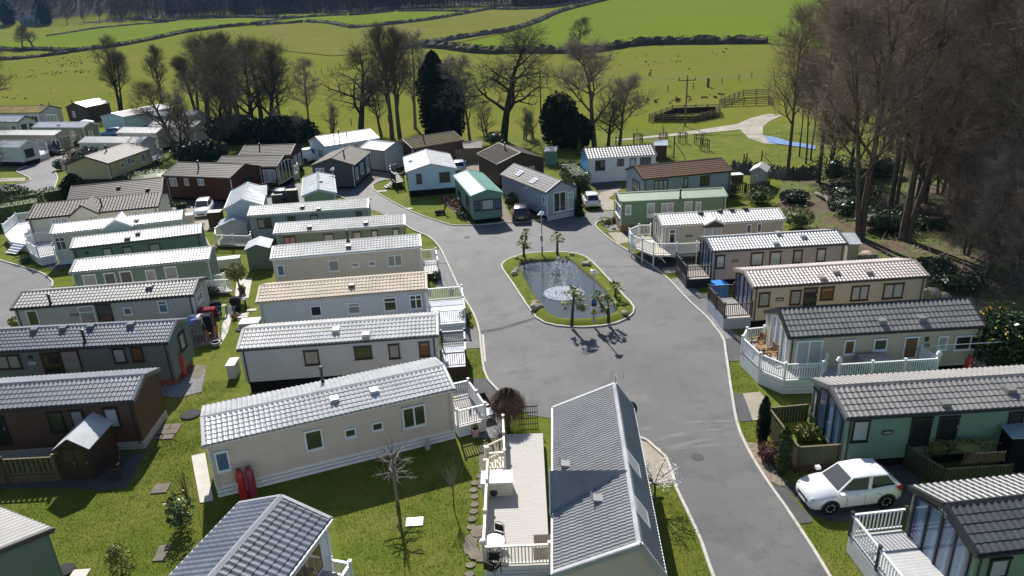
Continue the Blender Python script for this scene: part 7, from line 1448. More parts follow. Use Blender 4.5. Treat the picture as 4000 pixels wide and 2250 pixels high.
for i in range(4):
    y = rnd.uniform(54,70); x = y*rnd.uniform(.70,1.0)
    tree(rnd.choice(('wood_tall','wood_slim','wood_low')), 'tall bare tree in the thick of the brown wood on the right', None, rnd.uniform(17,22), group=GW, world=Vector((x,y,0)))
# leafy bushes: small faces through a volume
def bush_mesh(name, m, seed, sx, sy, sz, n=900, leaf=.12, shape='round', z0=0., shell=.55, bumps=7):
    rnd = random.Random(seed); b = MB(); lob = [(Vector((rnd.gauss(0,1),rnd.gauss(0,1),rnd.gauss(0,1))).normalized(), rnd.uniform(-.38,.38)) for _ in range(bumps)]
    for i in range(n):
        d = Vector((rnd.gauss(0,1),rnd.gauss(0,1),rnd.gauss(0,1))).normalized(); r = shell+(1-shell)*rnd.random()**.6
        for l, a in lob: r *= 1+a*max(0, d.dot(l))**2
        if shape == 'cone': t = rnd.random()**1.4; a = rnd.random()*6.28; rr = (1-t)**.8*rnd.uniform(.55,1.05)*(1+.12*math.sin(a*3+t*9)); p = Vector((rr*math.cos(a)*sx, rr*math.sin(a)*sy, t*sz))
        elif shape == 'column': t = rnd.random(); a = rnd.random()*6.28; rr = (min(1,(1-t)*3)**.6)*(.55+.45*min(1,t*4))*rnd.uniform(.6,1.03)*(1+.08*math.sin(a*4+t*11)); p = Vector((rr*math.cos(a)*sx, rr*math.sin(a)*sy, t*sz))
        elif shape == 'box': 
            p = Vector((rnd.uniform(-1,1),rnd.uniform(-1,1),rnd.uniform(0,1))); f = rnd.randrange(5)
            j_ = rnd.uniform(.86,1.05)
            if f == 0: p.x = j_
            elif f == 1: p.x = -j_
            elif f == 2: p.y = j_
            elif f == 3: p.y = -j_
            else: p.z = j_
            p = Vector((p.x*sx,p.y*sy,p.z*sz*(1+.05*math.sin(p.x*sx*2))))
        else: p = Vector((d.x*r*sx, d.y*r*sy, sz*.5+d.z*r*sz*.5))
        p.z = max(.02, p.z)+z0; s = leaf*rnd.uniform(.6,1.3); u = Vector((rnd.gauss(0,1),rnd.gauss(0,1),rnd.gauss(0,1))).normalized(); w_ = u.cross(Vector((rnd.gauss(0,1),rnd.gauss(0,1),rnd.gauss(0,1)))).normalized()
        b.add([p-u*s*.6, p+w_*s*.35, p+u*s*.6, p-w_*s*.35], [(0,1,2,3)])
    if shape != 'sparse':                                     # dark heart so that it is not see-through
        k = 10
        if shape == 'box': b.box(-sx*.82,sx*.82,-sy*.82,sy*.82,z0,z0+sz*.86)
        elif shape in ('cone','column'): b.lathe([(sx*.5,z0),(sx*(.62 if shape == 'column' else .58),z0+sz*.15),(sx*(.6 if shape == 'column' else .3),z0+sz*.6),(.02,z0+sz*.93)], 9)
        elif shell > .2: q_ = .7 if sz > 3 else 1.; b.lathe([(.05,z0+sz*.12),(sx*.5*q_,z0+sz*.25),(sx*.55*q_,z0+sz*.48),(sx*.38*q_,z0+sz*.68),(.03,z0+sz*.8)], 9)
    return b.mesh(name, MT(m))
def bush(name, label, p, sx, sy, sz, m, n=900, leaf=.12, shape='round', rz=0, cat='shrub', z0=0., trunk=None, extra=None, group=None, shell=.55, z=0.):
    q = (hit(p) if p[1] < 560 else at(p, z)); root = thing(name, label, cat, q, rz, group); sd_ = int(p[0]*3+p[1]*7)
    link('foliage', bush_mesh('foliage', m, sd_, sx, sy, sz, n, leaf, shape, z0, shell), root)
    if trunk: b = MB(); b.tube([(0,0,-.05),(.05,.03,trunk*.5),(0,0,trunk)], [.09,.07,.06], 7); b.build('trunk', MT('bark'), root)
    if extra: link('flowers', bush_mesh('flowers', extra[0], sd_+1, sx*1.04, sy*1.04, sz*1.03, extra[1], extra[2], 'sparse', z0, .92), root)
    return root
bush('columnar_conifer', 'dark columnar conifer before the green fenced terrace', (2975,1733), .32, .32, 2.7, 'conifer', 1800, .1, 'column', cat='conifer'); bush('columnar_conifer', 'lighter green columnar conifer before the dark terrace boards', (3053,1848), .36, .36, 2.5, 'cypress', 1800, .1, 'column', cat='conifer')
bush('shrub', 'red brown leafed shrub on the gravel by the columnar conifers', (3005,1800), .6, .5, .9, 'red_leaf', 900, .1)
bush('columnar_conifer', 'dark pointed conifer left in front of the glazed white gable', P('C',430,1325), .55, .55, 2.6, 'conifer', 1400, .14, 'cone', cat='conifer'); bush('columnar_conifer', 'dark pointed conifer right of the glazed white gable', P('C',632,1310), .6, .6, 3.2, 'conifer', 1700, .14, 'cone', cat='conifer')
bush('round_hedge', 'rounded clipped hedge behind the black hatchback', P('C',75,1210), 1.9, 1.2, 1.9, 'hedge_leaf', 2200, .12, cat='hedge'); bush('box_hedge', 'tall clipped laurel hedge beside the grey two skylight caravan', P('C',590,1000), 1.0, 4.0, 1.9, 'laurel', 3200, .13, 'box', rz=R(8), cat='hedge')
bush('conifer_tree', 'tall dark conifer among the bare trees behind the chestnut cabin', (1712,545), 2.7, 2.7, 13.6, 'conifer', 6500, .45, 'column', cat='tree'); bush('conifer_tree', 'lower dark conifer leaning on the tall one behind the chestnut cabin', (1765,550), 2.3, 2.3, 10.5, 'conifer', 4500, .4, 'column', cat='tree')
bush('evergreen_tree', 'wide near black evergreen behind the dark felt roofed lodge', (2185,572), 3.3, 3.0, 7.4, 'conifer', 5200, .5, cat='tree', shell=.1); bush('evergreen_tree', 'dark evergreen mound left of the blue gabled bungalow', (2265,585), 2.2, 2.2, 5.6, 'conifer', 3000, .45, cat='tree', shell=.15); bush('small_conifer', 'small green pointed conifer at the blue gable', P('C',632,735), .5, .5, 2.4, 'cypress', 500, .14, 'cone', cat='conifer')
bush('evergreen_bush', 'dark evergreen bank behind the pale tiled bungalow', (1100,560), 5.5, 3.5, 4.6, 'conifer', 6500, .5, shell=.3); bush('evergreen_bush', 'dark ivy thicket under the big tree mass', (920,560), 6.0, 3.5, 5.0, 'ivy', 6500, .5, shell=.3); bush('evergreen_bush', 'dark green bush below the leaning trunked tree', (800,650), 4.0, 2.5, 3.6, 'ivy', 4000, .42, shell=.3)
bush('holly_bush', 'glossy dark bush behind the far end of the dark felt lodge', P('B',2250,640), 1.6, 1.4, 2.2, 'laurel', 900, .2)
bush('flowering_bush', 'large dark bush topped with pale pink blossom by the yellow cream home', P('A',850,960), 3.0, 2.4, 4.2, 'rhododendron', 6000, .26, shell=.4, extra=('pink_blossom', 1500, .26)); bush('columnar_conifer', 'squat dark conifer before the half hidden brown lodge', P('A',735,1175), 1.5, 1.4, 3.4, 'conifer', 2800, .2, 'column', cat='conifer')
bush('hedge', 'long bright clipped hedge below the upper road', P('A',420,1190), 3.6, .9, 1.6, 'hedge_leaf', 2400, .16, 'box', rz=R(38), cat='hedge'); bush('hedge', 'clipped hedge at the left edge above the blue deck', P('A',90,1400), 3.8, 1.4, 2.6, 'hedge_leaf', 3000, .16, 'box', rz=R(35), cat='hedge'); bush('hedge', 'bushy yellow green hedge at the left edge below the upper road', P('A',150,1210), 2.6, 1.8, 2.8, 'hedge_leaf', 2400, .18, cat='hedge')
bush('low_hedge', 'low mossy shrub bank below the grey balcony rail', P('A',1420,960), 5.5, 1.1, 1.2, 'hedge_leaf', 2200, .2, rz=R(38)); bush('shrub', 'green shrub at the road corner of the yellow cream home', P('A',570,880), .9, .9, 1.6, 'laurel', 700, .18)
bush('clipped_hedge', 'dark clipped hedge block by the white railed terrace', P('B',50,925), 2.0, 1.2, 1.8, 'cypress', 1500, .16, 'box', cat='hedge'); bush('shrub', 'yellow green shrub at the end of the dark roofed cream home', P('A',1530,1270), 1.4, 1.1, 1.6, 'hedge_leaf', 1100, .16)
bush('round_headed_tree', 'small tree with round yellow green head beside the pale green caravan', P('E',2270,990), .85, .85, 1.45, 'gold_leaf', 2600, .1, cat='tree', z0=1.35, trunk=1.6, shell=.3)
bush('evergreen_shrub', 'big glossy evergreen with orange leaves at the right edge', (3935,1450), 2.5, 2.2, 4.0, 'laurel', 7000, .24, shell=.4, extra=('yellow_flower', 260, .16)); bush('shrub', 'orange leaved shrub under the right edge evergreen', P('L',2150,560), .7, .6, 1.6, 'yellow_flower', 700, .12)
bush('shrub', 'yellow flowering shrub behind the stone caravan', P('H',270,340), 1.5, 1.2, 1.9, 'hedge_leaf', 1100, .16, extra=('gold_leaf', 300, .14)); bush('shrub', 'pale green shrub by the brown slatted fence', P('C',2330,1190), 1.5, 1.3, 1.6, 'hedge_leaf', 1100, .16); bush('shrub', 'dark shrub at the end of the rusty roofed park home', P('C',2050,1120), 1.0, .9, 1.8, 'laurel', 800, .16)
GR = 'evergreen undergrowth of the wood'
for i, (p, a, c, h) in enumerate((((3255,715),2.6,2.,3.4),((3305,830),2.2,1.8,1.9),((3430,900),2.6,1.8,2.2),((3480,905),2.,1.6,2.),((3540,560),4.,3.,5.),((3330,770),3.,2.,1.6),((3590,880),2.4,2.,1.2),((3730,1130),2.,1.6,1.3),((3640,1060),2.2,1.6,1.0),((3100,790),1.6,1.3,1.3),((3450,690),3.,2.,2.6),((3800,840),2.6,2.,1.5))):
    bush('evergreen_undergrowth', 'dark glossy evergreen undergrowth between the trunks of the wood', p, a, c, h, 'rhododendron', 1300, .2, group=GR)
bush('shrub_tuft', 'dark bush with a tuft of red stems on the lawn left of the white base', P('M',1720,1010), .55, .5, 1.7, 'laurel', 700, .13, shell=.1); bush('shrub', 'feathery grey shrub at the bottom of the left lawn', P('M',1130,1400), .5, .45, 1.5, 'gold_leaf', 900, .1, shell=.1)
bush('grass_clump', 'yellow ornamental grass on the green fenced terrace', P('L',370,1235), .75, .6, .8, 'gold_leaf', 900, .15, z=.5); bush('grass_clump', 'tall yellow bamboo by the trellis before the sea green caravan', P('L',1540,1400), 1.0, .7, 1.5, 'gold_leaf', 1500, .16, z=.3); bush('climber', 'climbing plant over the trellis top', P('L',1850,1340), 1.1, .25, .5, 'gold_leaf', 500, .12, z=1.1)
bush('shrub', 'dark shrub at the end of the dark deck before the white gravel', P('F',1700,835), .4, .4, .8, 'laurel', 300, .12); bush('shrub', 'planter of dark shrubs at the foot of the white railed deck', P('F',1975,1240), .5, .9, .9, 'rhododendron', 500, .12); bush('spiky_shrub', 'spiky shrub below the white railed deck of the pale green caravan', P('E',1985,985), .8, .6, .8, 'rhododendron', 500, .16); bush('rockery_plants', 'yellow and green rockery plants at the green caravan corner', P('G',900,300), .7, .5, .6, 'gold_leaf', 400, .12); bush('rockery_grass', 'straw coloured grass in the rockery at the green caravan', P('G',975,290), .5, .4, .8, 'dry_grass', 400, .14)
bush('border_shrubs', 'low brown border shrubs along the teal caravan', P('B',1850,1210), .5, 2.6, .7, 'red_leaf', 900, .14, rz=R(25)); bush('border_shrubs', 'dark border shrubs at the near end of the teal caravan border', P('B',1950,1330), .5, 1.6, .7, 'rhododendron', 600, .13, rz=R(25)); bush('shrub', 'green shrub beside the drive of the black hatchback', P('B',2405,1170), .8, .8, 1.2, 'laurel', 500, .14)
bush('shrub', 'dark bush at the far woven enclosure', P('B',1830,800), 1.6, 1., 1.6, 'conifer', 700, .2); bush('shrub', 'dark shrub behind the many sided white deck', P('E',245,670), .7, .5, .8, 'laurel', 400, .13); bush('shrub', 'yellow shrub at the left end of the stone caravan', P('E',170,1285), .8, .6, .9, 'gold_leaf', 500, .14); bush('climbing_shrub', 'pale flowering shrub between stone and sage caravans', P('E',1585,1230), .8, .5, 1.3, 'gold_leaf', 700, .11)
for i, (p, s_) in enumerate(((P('G',905,330),.22),(P('G',960,350),.25),(P('G',1000,335),.2),(P('G',940,310),.18))): rock(('first','second','third','last')[i]+' stone of the small rockery by the green caravan', p, s_, .02, 'rockery stones')
for p, s_, l_ in ((P('H',960,615),.8,'pale boulder behind the taupe caravan end'), (P('H',905,625),.6,'smaller pale boulder behind the taupe caravan end'), (P('H',1540,1010),.9,'pale boulder behind the mink roofed caravan'), (P('H',1640,1020),.7,'low pale boulder right of the mink roofed caravan')): rock(l_, p, s_, .02, 'boulders at the wood edge')
# small bare trees on the lawns
def pollard():
    q = at(P('N',1340,790), 0); root = thing('pollarded_tree', 'small bare pollarded tree with knuckled branches on the lawn', 'tree', q); rnd = random.Random(9); tr, tw = MB(), MB(); H = 2.75
    tr.tube([(0,0,-.05),(-.02,.02,1.2),(0,0,H*.85),(-.03,0,H)], [.085,.07,.06,.05], 8)
    for i in range(17):
        z = 1.55+1.2*i/17; a = i*2.4+rnd.uniform(-.3,.3); l = rnd.uniform(.6,1.05)*(1-.25*i/17); p0 = Vector((0,0,z)); d = Vector((math.cos(a),math.sin(a),rnd.uniform(-.1,.35))).normalized(); p1 = p0+d*l*.5+Vector((0,0,.02)); p2 = p0+d*l+Vector((rnd.gauss(0,.06),rnd.gauss(0,.06),rnd.uniform(-.12,.12))); tr.tube([p0,p1,p2], [.035,.028,.024], 5)
        for k in range(9):
            b = p1.lerp(p2, rnd.random()); v = (d*.7+Vector((rnd.gauss(0,.6),rnd.gauss(0,.6),rnd.gauss(0,.45)))).normalized()*rnd.uniform(.2,.5); m_ = b+v*.5+Vector((0,0,.03)); tw.tube([b,m_,b+v], [.011,.009,.005], 3, False)
    for k in range(16): a = rnd.random()*6.28; b = Vector((0,0,H)); v = Vector((math.cos(a)*.28,math.sin(a)*.28,1)).normalized()*rnd.uniform(.6,1.25); tw.tube([b,b+v*.5,b+v], [.014,.01,.004], 3, False)
    tr.build('trunk', MT('pale_bark'), root, True); tw.build('crown', MT('grey_twig'), root)
pollard()
def whip(label, p, h, n, spread, m='grey_twig', stem=.5, name='bare_sapling'):
    q = at(p, 0); root = thing(name, label, 'tree', q); rnd = random.Random(int(p[0])); tr, tw = MB(), MB(); tr.tube([(0,0,-.05),(.02,0,h*stem)], [.03,.022], 6)
    for i in range(n): a = rnd.random()*6.28; z = h*stem*rnd.uniform(.8,1); v = Vector((math.cos(a)*spread*rnd.random(),math.sin(a)*spread*rnd.random(),1)).normalized()*(h-z)*rnd.uniform(.7,1.05); tw.tube([(.02,0,z),Vector((.02,0,z))+v*.5+Vector((rnd.gauss(0,.03),rnd.gauss(0,.03),0)),Vector((.02,0,z))+v], [.012,.009,.004], 3, False)
    tr.build('trunk', MT('bark'), root); tw.build('crown', MT(m), root)
whip('slim bare sapling with broom head at the shadow edge on the lawn', P('N',1868,822), 2.5, 30, .55); whip('clump of bare red stems rising from the lawn shrub', P('M',1775,760), 1.9, 22, .4, 'red_leaf', .15); whip('young slim tree in a wooden guard nearest the white bungalow', P('C',1420,640), 3.2, 12, .3)
def blossom():
    q = at(P('O',1338,760), 0); root = thing('blossom_tree', 'small tree in white blossom beside the road and concrete pad', 'tree', q); rnd = random.Random(12); tr, tw, fl = MB(), MB(), MB(); tr.tube([(0,0,-.05),(.04,.02,.55),(.0,.03,1.0)], [.06,.05,.045], 7)
    for i in range(11):
        a = i*2.4; v = Vector((math.cos(a)*rnd.uniform(.6,1.1),math.sin(a)*rnd.uniform(.6,1.1),rnd.uniform(.45,1.0)))*1.0; p0 = Vector((0,.03,.95)); p1 = p0+v*.5+Vector((0,0,.1)); p2 = p0+v; tr.tube([p0,p1,p2], [.025,.018,.01], 4)
        for k in range(70):
            b = p1.lerp(p2, rnd.random()**.8)+Vector((rnd.gauss(0,.14),rnd.gauss(0,.14),rnd.gauss(0,.12))); s = rnd.uniform(.018,.04); u = Vector((rnd.gauss(0,1),rnd.gauss(0,1),rnd.gauss(0,1))).normalized(); w_ = u.cross(Vector((0,.2,1))).normalized(); fl.add([b-u*s,b+w_*s,b+u*s,b-w_*s], [(0,1,2,3)])
    tr.build('trunk', MT('bark'), root); fl.build('blossom', MT('blossom'), root)
blossom()
mat('willow_twig', (.13,.085,.055), .9, .1, .3, 2)
def weeping():
    q = at((1985,1672), 0); root = thing('weeping_tree', 'brown leafless weeping tree with trailing twigs beside the silver deck', 'tree', q); rnd = random.Random(4); tw, tr = MB(), MB(); tr.tube([(0,0,0),(0,0,1.7)], [.1,.07], 7)
    for i in range(1500):
        a = rnd.random()*6.28; r = .25+.75*rnd.random()**.6; top = Vector((r*.9*math.cos(a)*.75,r*.9*math.sin(a)*.75,1.75+.5*(1-r)+rnd.uniform(-.25,.3))); e = Vector((r*1.1*math.cos(a)*.85+rnd.gauss(0,.16),r*1.1*math.sin(a)*.85+rnd.gauss(0,.16),rnd.uniform(.05,1.3))); m_ = top.lerp(e,.35)+Vector((math.cos(a)*.15,math.sin(a)*.15,.1)); s = Vector((-math.sin(a),math.cos(a),0))*.01
        tw.add([top-s,top+s,m_+s,m_-s,e], [(0,1,2,3),(3,2,4)])
    tr.build('trunk', MT('bark'), root); tw.build('crown', MT('willow_twig'), root); root.scale = (1.05,1.05,1.0)
weeping()
def wattle():
    root = thing('lattice_fence', 'brown lattice fence between the weeping tree and the slate lodge', 'fence'); a, b = at((2030,1672),0), at((2100,1668),0); n = 9
    for i in range(n): p = a.lerp(b, i/(n-1)); rod('lath', MT('dark_timber'), root, p+Vector((0,0,.0)), p+Vector((0,0,1.35)), .03, .04)
    for z in (.2,.55,.9,1.25): rod('lath', MT('dark_timber'), root, a+Vector((0,.03,z)), b+Vector((0,.03,z)), .03, .05)
wattle()
# ---------------------------------------------------------------- field walls, fences, poles, far woods
def wall_line(label, pts, h=1.5, t=1.3, m='hedge_twig', name='hedgerow', cat='hedge', rough=.3, step=1.6):
    pp = smooth_line([hit(p) for p in pts], step); b = MB(); rnd = random.Random(int(pts[0][0]*3+pts[0][1]*11)); n = len(pp)
    for i, p in enumerate(pp):
        d = pp[min(i+1,n-1)]-pp[max(i-1,0)]; d.z = 0; d.normalize(); s = Vector((-d.y,d.x,0)); z = terr(p.x,p.y); hh = h*(1+rnd.uniform(-rough,rough)); tt = t/2*(1+rnd.uniform(-rough,rough)*.6); c = Vector((p.x,p.y,z))
        b.v += [tuple(c-s*tt*1.15-Vector((0,0,.3))), tuple(c-s*tt+Vector((0,0,hh*.6))), tuple(c+s*rnd.uniform(-.2,.2)*t+Vector((0,0,hh))), tuple(c+s*tt+Vector((0,0,hh*.65))), tuple(c+s*tt*1.15-Vector((0,0,.3)))]
    for i in range(n-1):
        for j in range(4): b.f.append((i*5+j,(i+1)*5+j,(i+1)*5+j+1,i*5+j+1))
    root = b.build(name, MT(m)); tag(root, label, cat, 'hedges and stone walls across the pasture')
    tw = MB()                                                # twiggy nap so that its outline is ragged
    for i in range(n*14):
        k = rnd.randrange(n-1); p = pp[k].lerp(pp[k+1], rnd.random()); z = terr(p.x,p.y); q = Vector((p.x+rnd.uniform(-.6,.6)*t*.8, p.y+rnd.uniform(-.6,.6)*t*.8, z+h*rnd.uniform(.1,1.15))); s = rnd.uniform(.1,.28); tw.add([q+Vector((-s,0,0)),q+Vector((s,0,-.1)),q+Vector((rnd.uniform(-s,s),rnd.uniform(-s,s),s*1.5))], [(0,1,2)])
    tag(tw.build('twigs', MT(m), root), kind='stuff')
mat('wall_stone', (.12,.115,.10), .95, .1, .5, .7)
W0 = T(0,0, 0,505,150,515,400,508,700,525,800,520,930,500,1210,465,1640,380,1900,325,2240,280,2576,250)
wall_line('dark hedge winding along the lower side of the long bright field', W0, 1.6, 1.8)
wall_line('dark hedge along the upper side of the long bright field', T(0,0, 1310,212,1500,215,1640,222,1860,195,2100,180,2400,178,2576,180)+T(1000,0, 200,184,420,184), 1.6, 1.6)
wall_line('low hedge at the far left below the two bare trees', T(0,0, 0,605,150,600,400,575,690,540), 1.2, 1.4); wall_line('thin stone wall in the far left fields', T(0,0, 470,370,700,335,950,295,1250,262,1700,228), 1.0, .8, 'wall_stone', 'stone_wall', 'wall')
wall_line('stone wall between the upper green strips left of centre', T(1000,0, 0,240,250,205,500,178,800,160,915,158), 1.3, 1.2, 'wall_stone', 'stone_wall', 'wall'); wall_line('stone wall along the topmost strip near the wood', T(1000,0, 935,160,1140,145,1395,118), 1.4, 1.2, 'wall_stone', 'stone_wall', 'wall'); wall_line('short level stone wall under the far tree line', T(1000,0, 1432,118,1700,112,1900,118,2145,122), 1.3, 1.2, 'wall_stone', 'stone_wall', 'wall')
wall_line('stone wall left of the gap above the big tree mass', T(1000,0, 0,262,200,245,470,230), 1.3, 1.2, 'wall_stone', 'stone_wall', 'wall'); wall_line('stone wall dipping and rising under the bright green wedge', T(1000,0, 498,228,700,238,900,272,985,285,1200,265,1450,240,1750,205,2035,155), 1.5, 1.5, 'wall_stone', 'stone_wall', 'wall')
wall_line('stone wall climbing to the top edge left of centre right', T(1000,0, 2055,155,2365,98)+T(2000,0, 0,98,380,80,560,48,850,-5), 1.3, 1.2, 'wall_stone', 'stone_wall', 'wall')
wall_line('long stone wall rising diagonally to the top of the hill field', T(1000,0, 1430,515,1600,475,2000,405,2250,365,2576,318)+T(2000,0, 0,315,180,258,290,215,480,130,800,40,1000,-10,1150,-60), 1.7, 1.5, 'wall_stone', 'stone_wall', 'wall')
wall_line('long dark hedge running across to the brown wood', T(1000,0, 1690,478,1900,490,2150,525,2400,540)+T(2000,0, 0,535,300,535,600,535,860,520,1100,480,1350,452,1700,445,2100,440,2576,435), 2.2, 2.2)
wall_line('rough dry stone wall at the edge of the brown wood', [(2860,672),(2935,678),(3010,690),(3090,698),(3185,690)], 1.1, .7, 'wall_stone', 'stone_wall', 'wall', .15, .5)
def fence_line(label, pts, h=1.2, every=None, wires=2, gap=6.):
    pp = [hit(p) for p in pts]; root = thing('post_fence', label, 'fence', (0,0,0), 0, 'post and wire fences of the pasture'); m = MT('dark_timber')
    line = smooth_line(pp, gap)
    for p in line: link('post', unit('post', m), root, (p.x,p.y,terr(p.x,p.y)-.1), None, (.14,.14,h+.1))
    b = MB()
    for z in [h*(i+1)/(wires+.3) for i in range(wires)]:
        for p, q in zip(line, line[1:]): b.bar(Vector((p.x,p.y,terr(p.x,p.y)+z)), Vector((q.x,q.y,terr(q.x,q.y)+z)), .02, .02)
    b.build('wires', MT('dark_timber'), root)
fence_line('post and wire fence behind the far left caravans', T(0,0, 500,1080,730,1055,1010,1030,1400,990,1700,975), gap=3.2); fence_line('short post fence right of the big tree mass', T(1000,0, 320,790,540,765,660,735,850,685), gap=2.6); fence_line('post fence in the pasture behind the spreading tree', P('B',440,420,700,435,900,450,1250,425,1600,400), gap=3.5); fence_line('post and wire fence crossing the pasture to the wood', P('C',960,215,1180,190,1470,145,1710,115,1980,70,2260,10), 1.4, gap=4.2); fence_line('low fence behind the white bungalow', P('C',980,640,1230,620,1450,590), gap=2.2)
for l_, p_, h_ in (('tall post with a diagonal stay in the paddock', P('C',1525,770), 3.0), ('left post of the stayed pair by the grey shed', P('C',2180,870), 1.9), ('right post of the stayed pair by the grey shed', P('C',2205,870), 2.0), ('single tall post beside the grey shed', P('C',2348,845), 2.0)):
    q = at(p_, 0); root = thing('fence_post', l_, 'post', q); link('post', unit('post', MT('dark_timber')), root, None, None, (.13,.13,h_)); rod('stay', MT('dark_timber'), root, (.08,0,h_*.72), (1.5,-.3,.05), .08, .08)
for i, (p_, l_) in enumerate(((P('C',1425,640), 'wooden tree guard left of the tall stayed post'), (P('C',1608,625), 'wooden tree guard farthest along the track'), (P('C',1760,640), 'wooden tree guard in the middle of the paddock'), (P('C',1815,695), 'wooden tree guard nearest the rusty roof'), (P('C',1180,635), 'wooden tree guard behind the white bungalow'))):
    q = at(p_, 0); root = thing('tree_guard', l_, 'tree guard', q, 0, 'wooden tree guards in the paddock'); m = MT('dark_timber')
    for x_ in (-.5,.5):
        for y_ in (-.5,.5): link('post', unit('post', m), root, (x_,y_,0), None, (.09,.09,1.6))
    for z in (.9,1.45):
        for s in (-.5,.5): rod('rail', m, root, (-.5,s,z), (.5,s,z), .04, .08); rod('rail', m, root, (s,-.5,z), (s,.5,z), .04, .08)
    b = MB(); b.tube([(0,0,0),(0,0,2.6)], .025, 5); b.build('sapling', MT('bark'), root)
def pen(label, pxs):
    root = thing('sheep_pen', label, 'sheep pen', (0,0,0), 0, 'timber sheep pens'); pp = [hit(p) for p in pxs]; m = MT('fence_timber')
    for a, b_ in zip(pp, pp[1:]+pp[:1]):
        n = max(1, round((b_-a).length/2.2))
        for i in range(n): q = a.lerp(b_, i/n); link('post', unit('post', m), root, (q.x,q.y,terr(q.x,q.y)-.1), None, (.16,.16,1.6))
        for z in (.3,.62,.94,1.28): rod('rail', m, root, a+Vector((0,0,z)), b_+Vector((0,0,z)), .04, .13)
    return pp
pp = pen('four sided timber sheep pen with dark inner walls beside the utility pole', P('C',1292,428,1700,430,1960,378,1950,330,1510,345)); pen('timber sheep pen partly hidden by the wood', P('C',1958,280,2300,268,2420,262,2420,180,2180,190))
b = MB(); c_ = sum(pp, Vector())/5
ip = [p.lerp(c_, .12) for p in pp]
for a, e in zip(ip, ip[1:]+ip[:1]): b.bar(a+Vector((0,0,.5)), e+Vector((0,0,.5)), .12, .95)
tag(b.build('inner_wall', MT('dark_bark'), None), 'dark boarded inner wall of the four sided sheep pen', 'wall')
def pole(label, p, ty, arm=True):
    q = hit(p); h = height_to(p, ty); root = thing('utility_pole', label, 'utility pole', q, R(8), 'utility poles'); b = MB(); b.tube([(0,0,-.2),(0,0,h)], [.15,.11], 8); b.build('pole', MT('fence_timber'), root)
    piece('cross_arm', MT('fence_timber'), root, -1.5, 1.5, -.06, .06, h-.55, h-.4)
    for x_ in (-1.35,0,1.35): b = MB(); b.lathe([(.05,h-.4 if x_ else h),(.1,h-.2 if x_ else h+.15),(.08,h-.1 if x_ else h+.3),(.03,h if x_ else h+.34)], 8, (x_,0)); b.build('insulator', MT('black_trim'), root)
    return q, h
q1, h1 = pole('timber utility pole with cross arm beside the sheep pen', P('C',1632,470), 302); q2, h2 = pole('timber utility pole half hidden right of the big oak', (2113,460), 290)
b = MB(); end = Vector((q1.x+60,q1.y-6,0))
for x_, dz_ in ((-1.35,-.1),(0,.3),(1.35,-.1)):
    for (a, ha, c, hc) in ((q2,h2,q1,h1),(q1,h1,end,h1+1.0)):
        s_, e_ = Vector((a.x+x_,a.y,a.z+ha+dz_)), Vector((c.x+x_,c.y,c.z+hc+dz_)); prev = s_
        for i in range(1,11): t = i/10; cur = s_.lerp(e_, t)-Vector((0,0,1.2*t*(1-t)*2)); b.bar(prev, cur, .035, .035); prev = cur
tag(b.build('power_line', MT('wire')), 'three pale overhead wires strung between the utility poles', 'power line')
# rushes and gorse clumps in the pasture
b = MB(); rnd = random.Random(8)
def clumps(pts, n, spread):
    for i in range(n):
        k = rnd.randrange(len(pts)-1); t = rnd.random(); p = (pts[k][0]+(pts[k+1][0]-pts[k][0])*t+rnd.gauss(0,spread[0]), pts[k][1]+(pts[k+1][1]-pts[k][1])*t+rnd.gauss(0,spread[1])); q = hit(p); s = rnd.uniform(.25,.6)
        for j in range(9): a = rnd.random()*6.28; e = Vector((math.cos(a)*s*.7,math.sin(a)*s*.7,s*rnd.uniform(.3,.6))); w_ = Vector((-math.sin(a),math.cos(a),0))*s*.25; b.add([q-w_*.6-Vector((0,0,.1)),q+w_*.6-Vector((0,0,.1)),q+e+w_,q+e-w_], [(0,1,2,3)])
clumps(T(0,0, 600,600,860,590), 24, (40,9)); clumps(T(0,0, 590,640,870,640), 18, (40,8)); clumps(T(0,0, 480,745,900,710), 27, (20,3)); clumps(T(0,0, 170,780,380,765), 9, (15,4)); clumps(T(0,0, 0,1000,240,980), 10, (15,7)); clumps(T(0,0, 1960,355,2350,320), 15, (15,3)); clumps(T(0,0, 1800,440,2000,430), 12, (15,5))
clumps(T(1000,0, 100,350,210,370,340,390), 24, (20,10)); clumps(T(1000,0, 900,285,1150,285), 14, (15,4)); clumps(T(1000,0, 1450,250,1780,260,2040,210), 30, (20,6)); clumps(T(2000,0, 1200,600,1500,590,1900,590), 15, (60,30)); clumps(T(2000,0, 1250,745,1460,755), 8, (15,6)); clumps(T(2000,0, 1130,800,1330,800), 7, (15,4)); clumps(T(2000,0, 1600,1015,1800,1000,2190,960), 33, (10,5)); clumps(T(2000,0, 1180,1040,1450,1010), 8, (15,10)); clumps(T(0,0, 250,620,1300,930), 13, (150,60)); clumps(T(2000,0, 2040,535,2200,500), 5, (15,6))
tag(b.build('rush_clumps', MT('field_rush')), 'scattered brown rush clumps over the pasture', 'rushes', None, 'stuff')
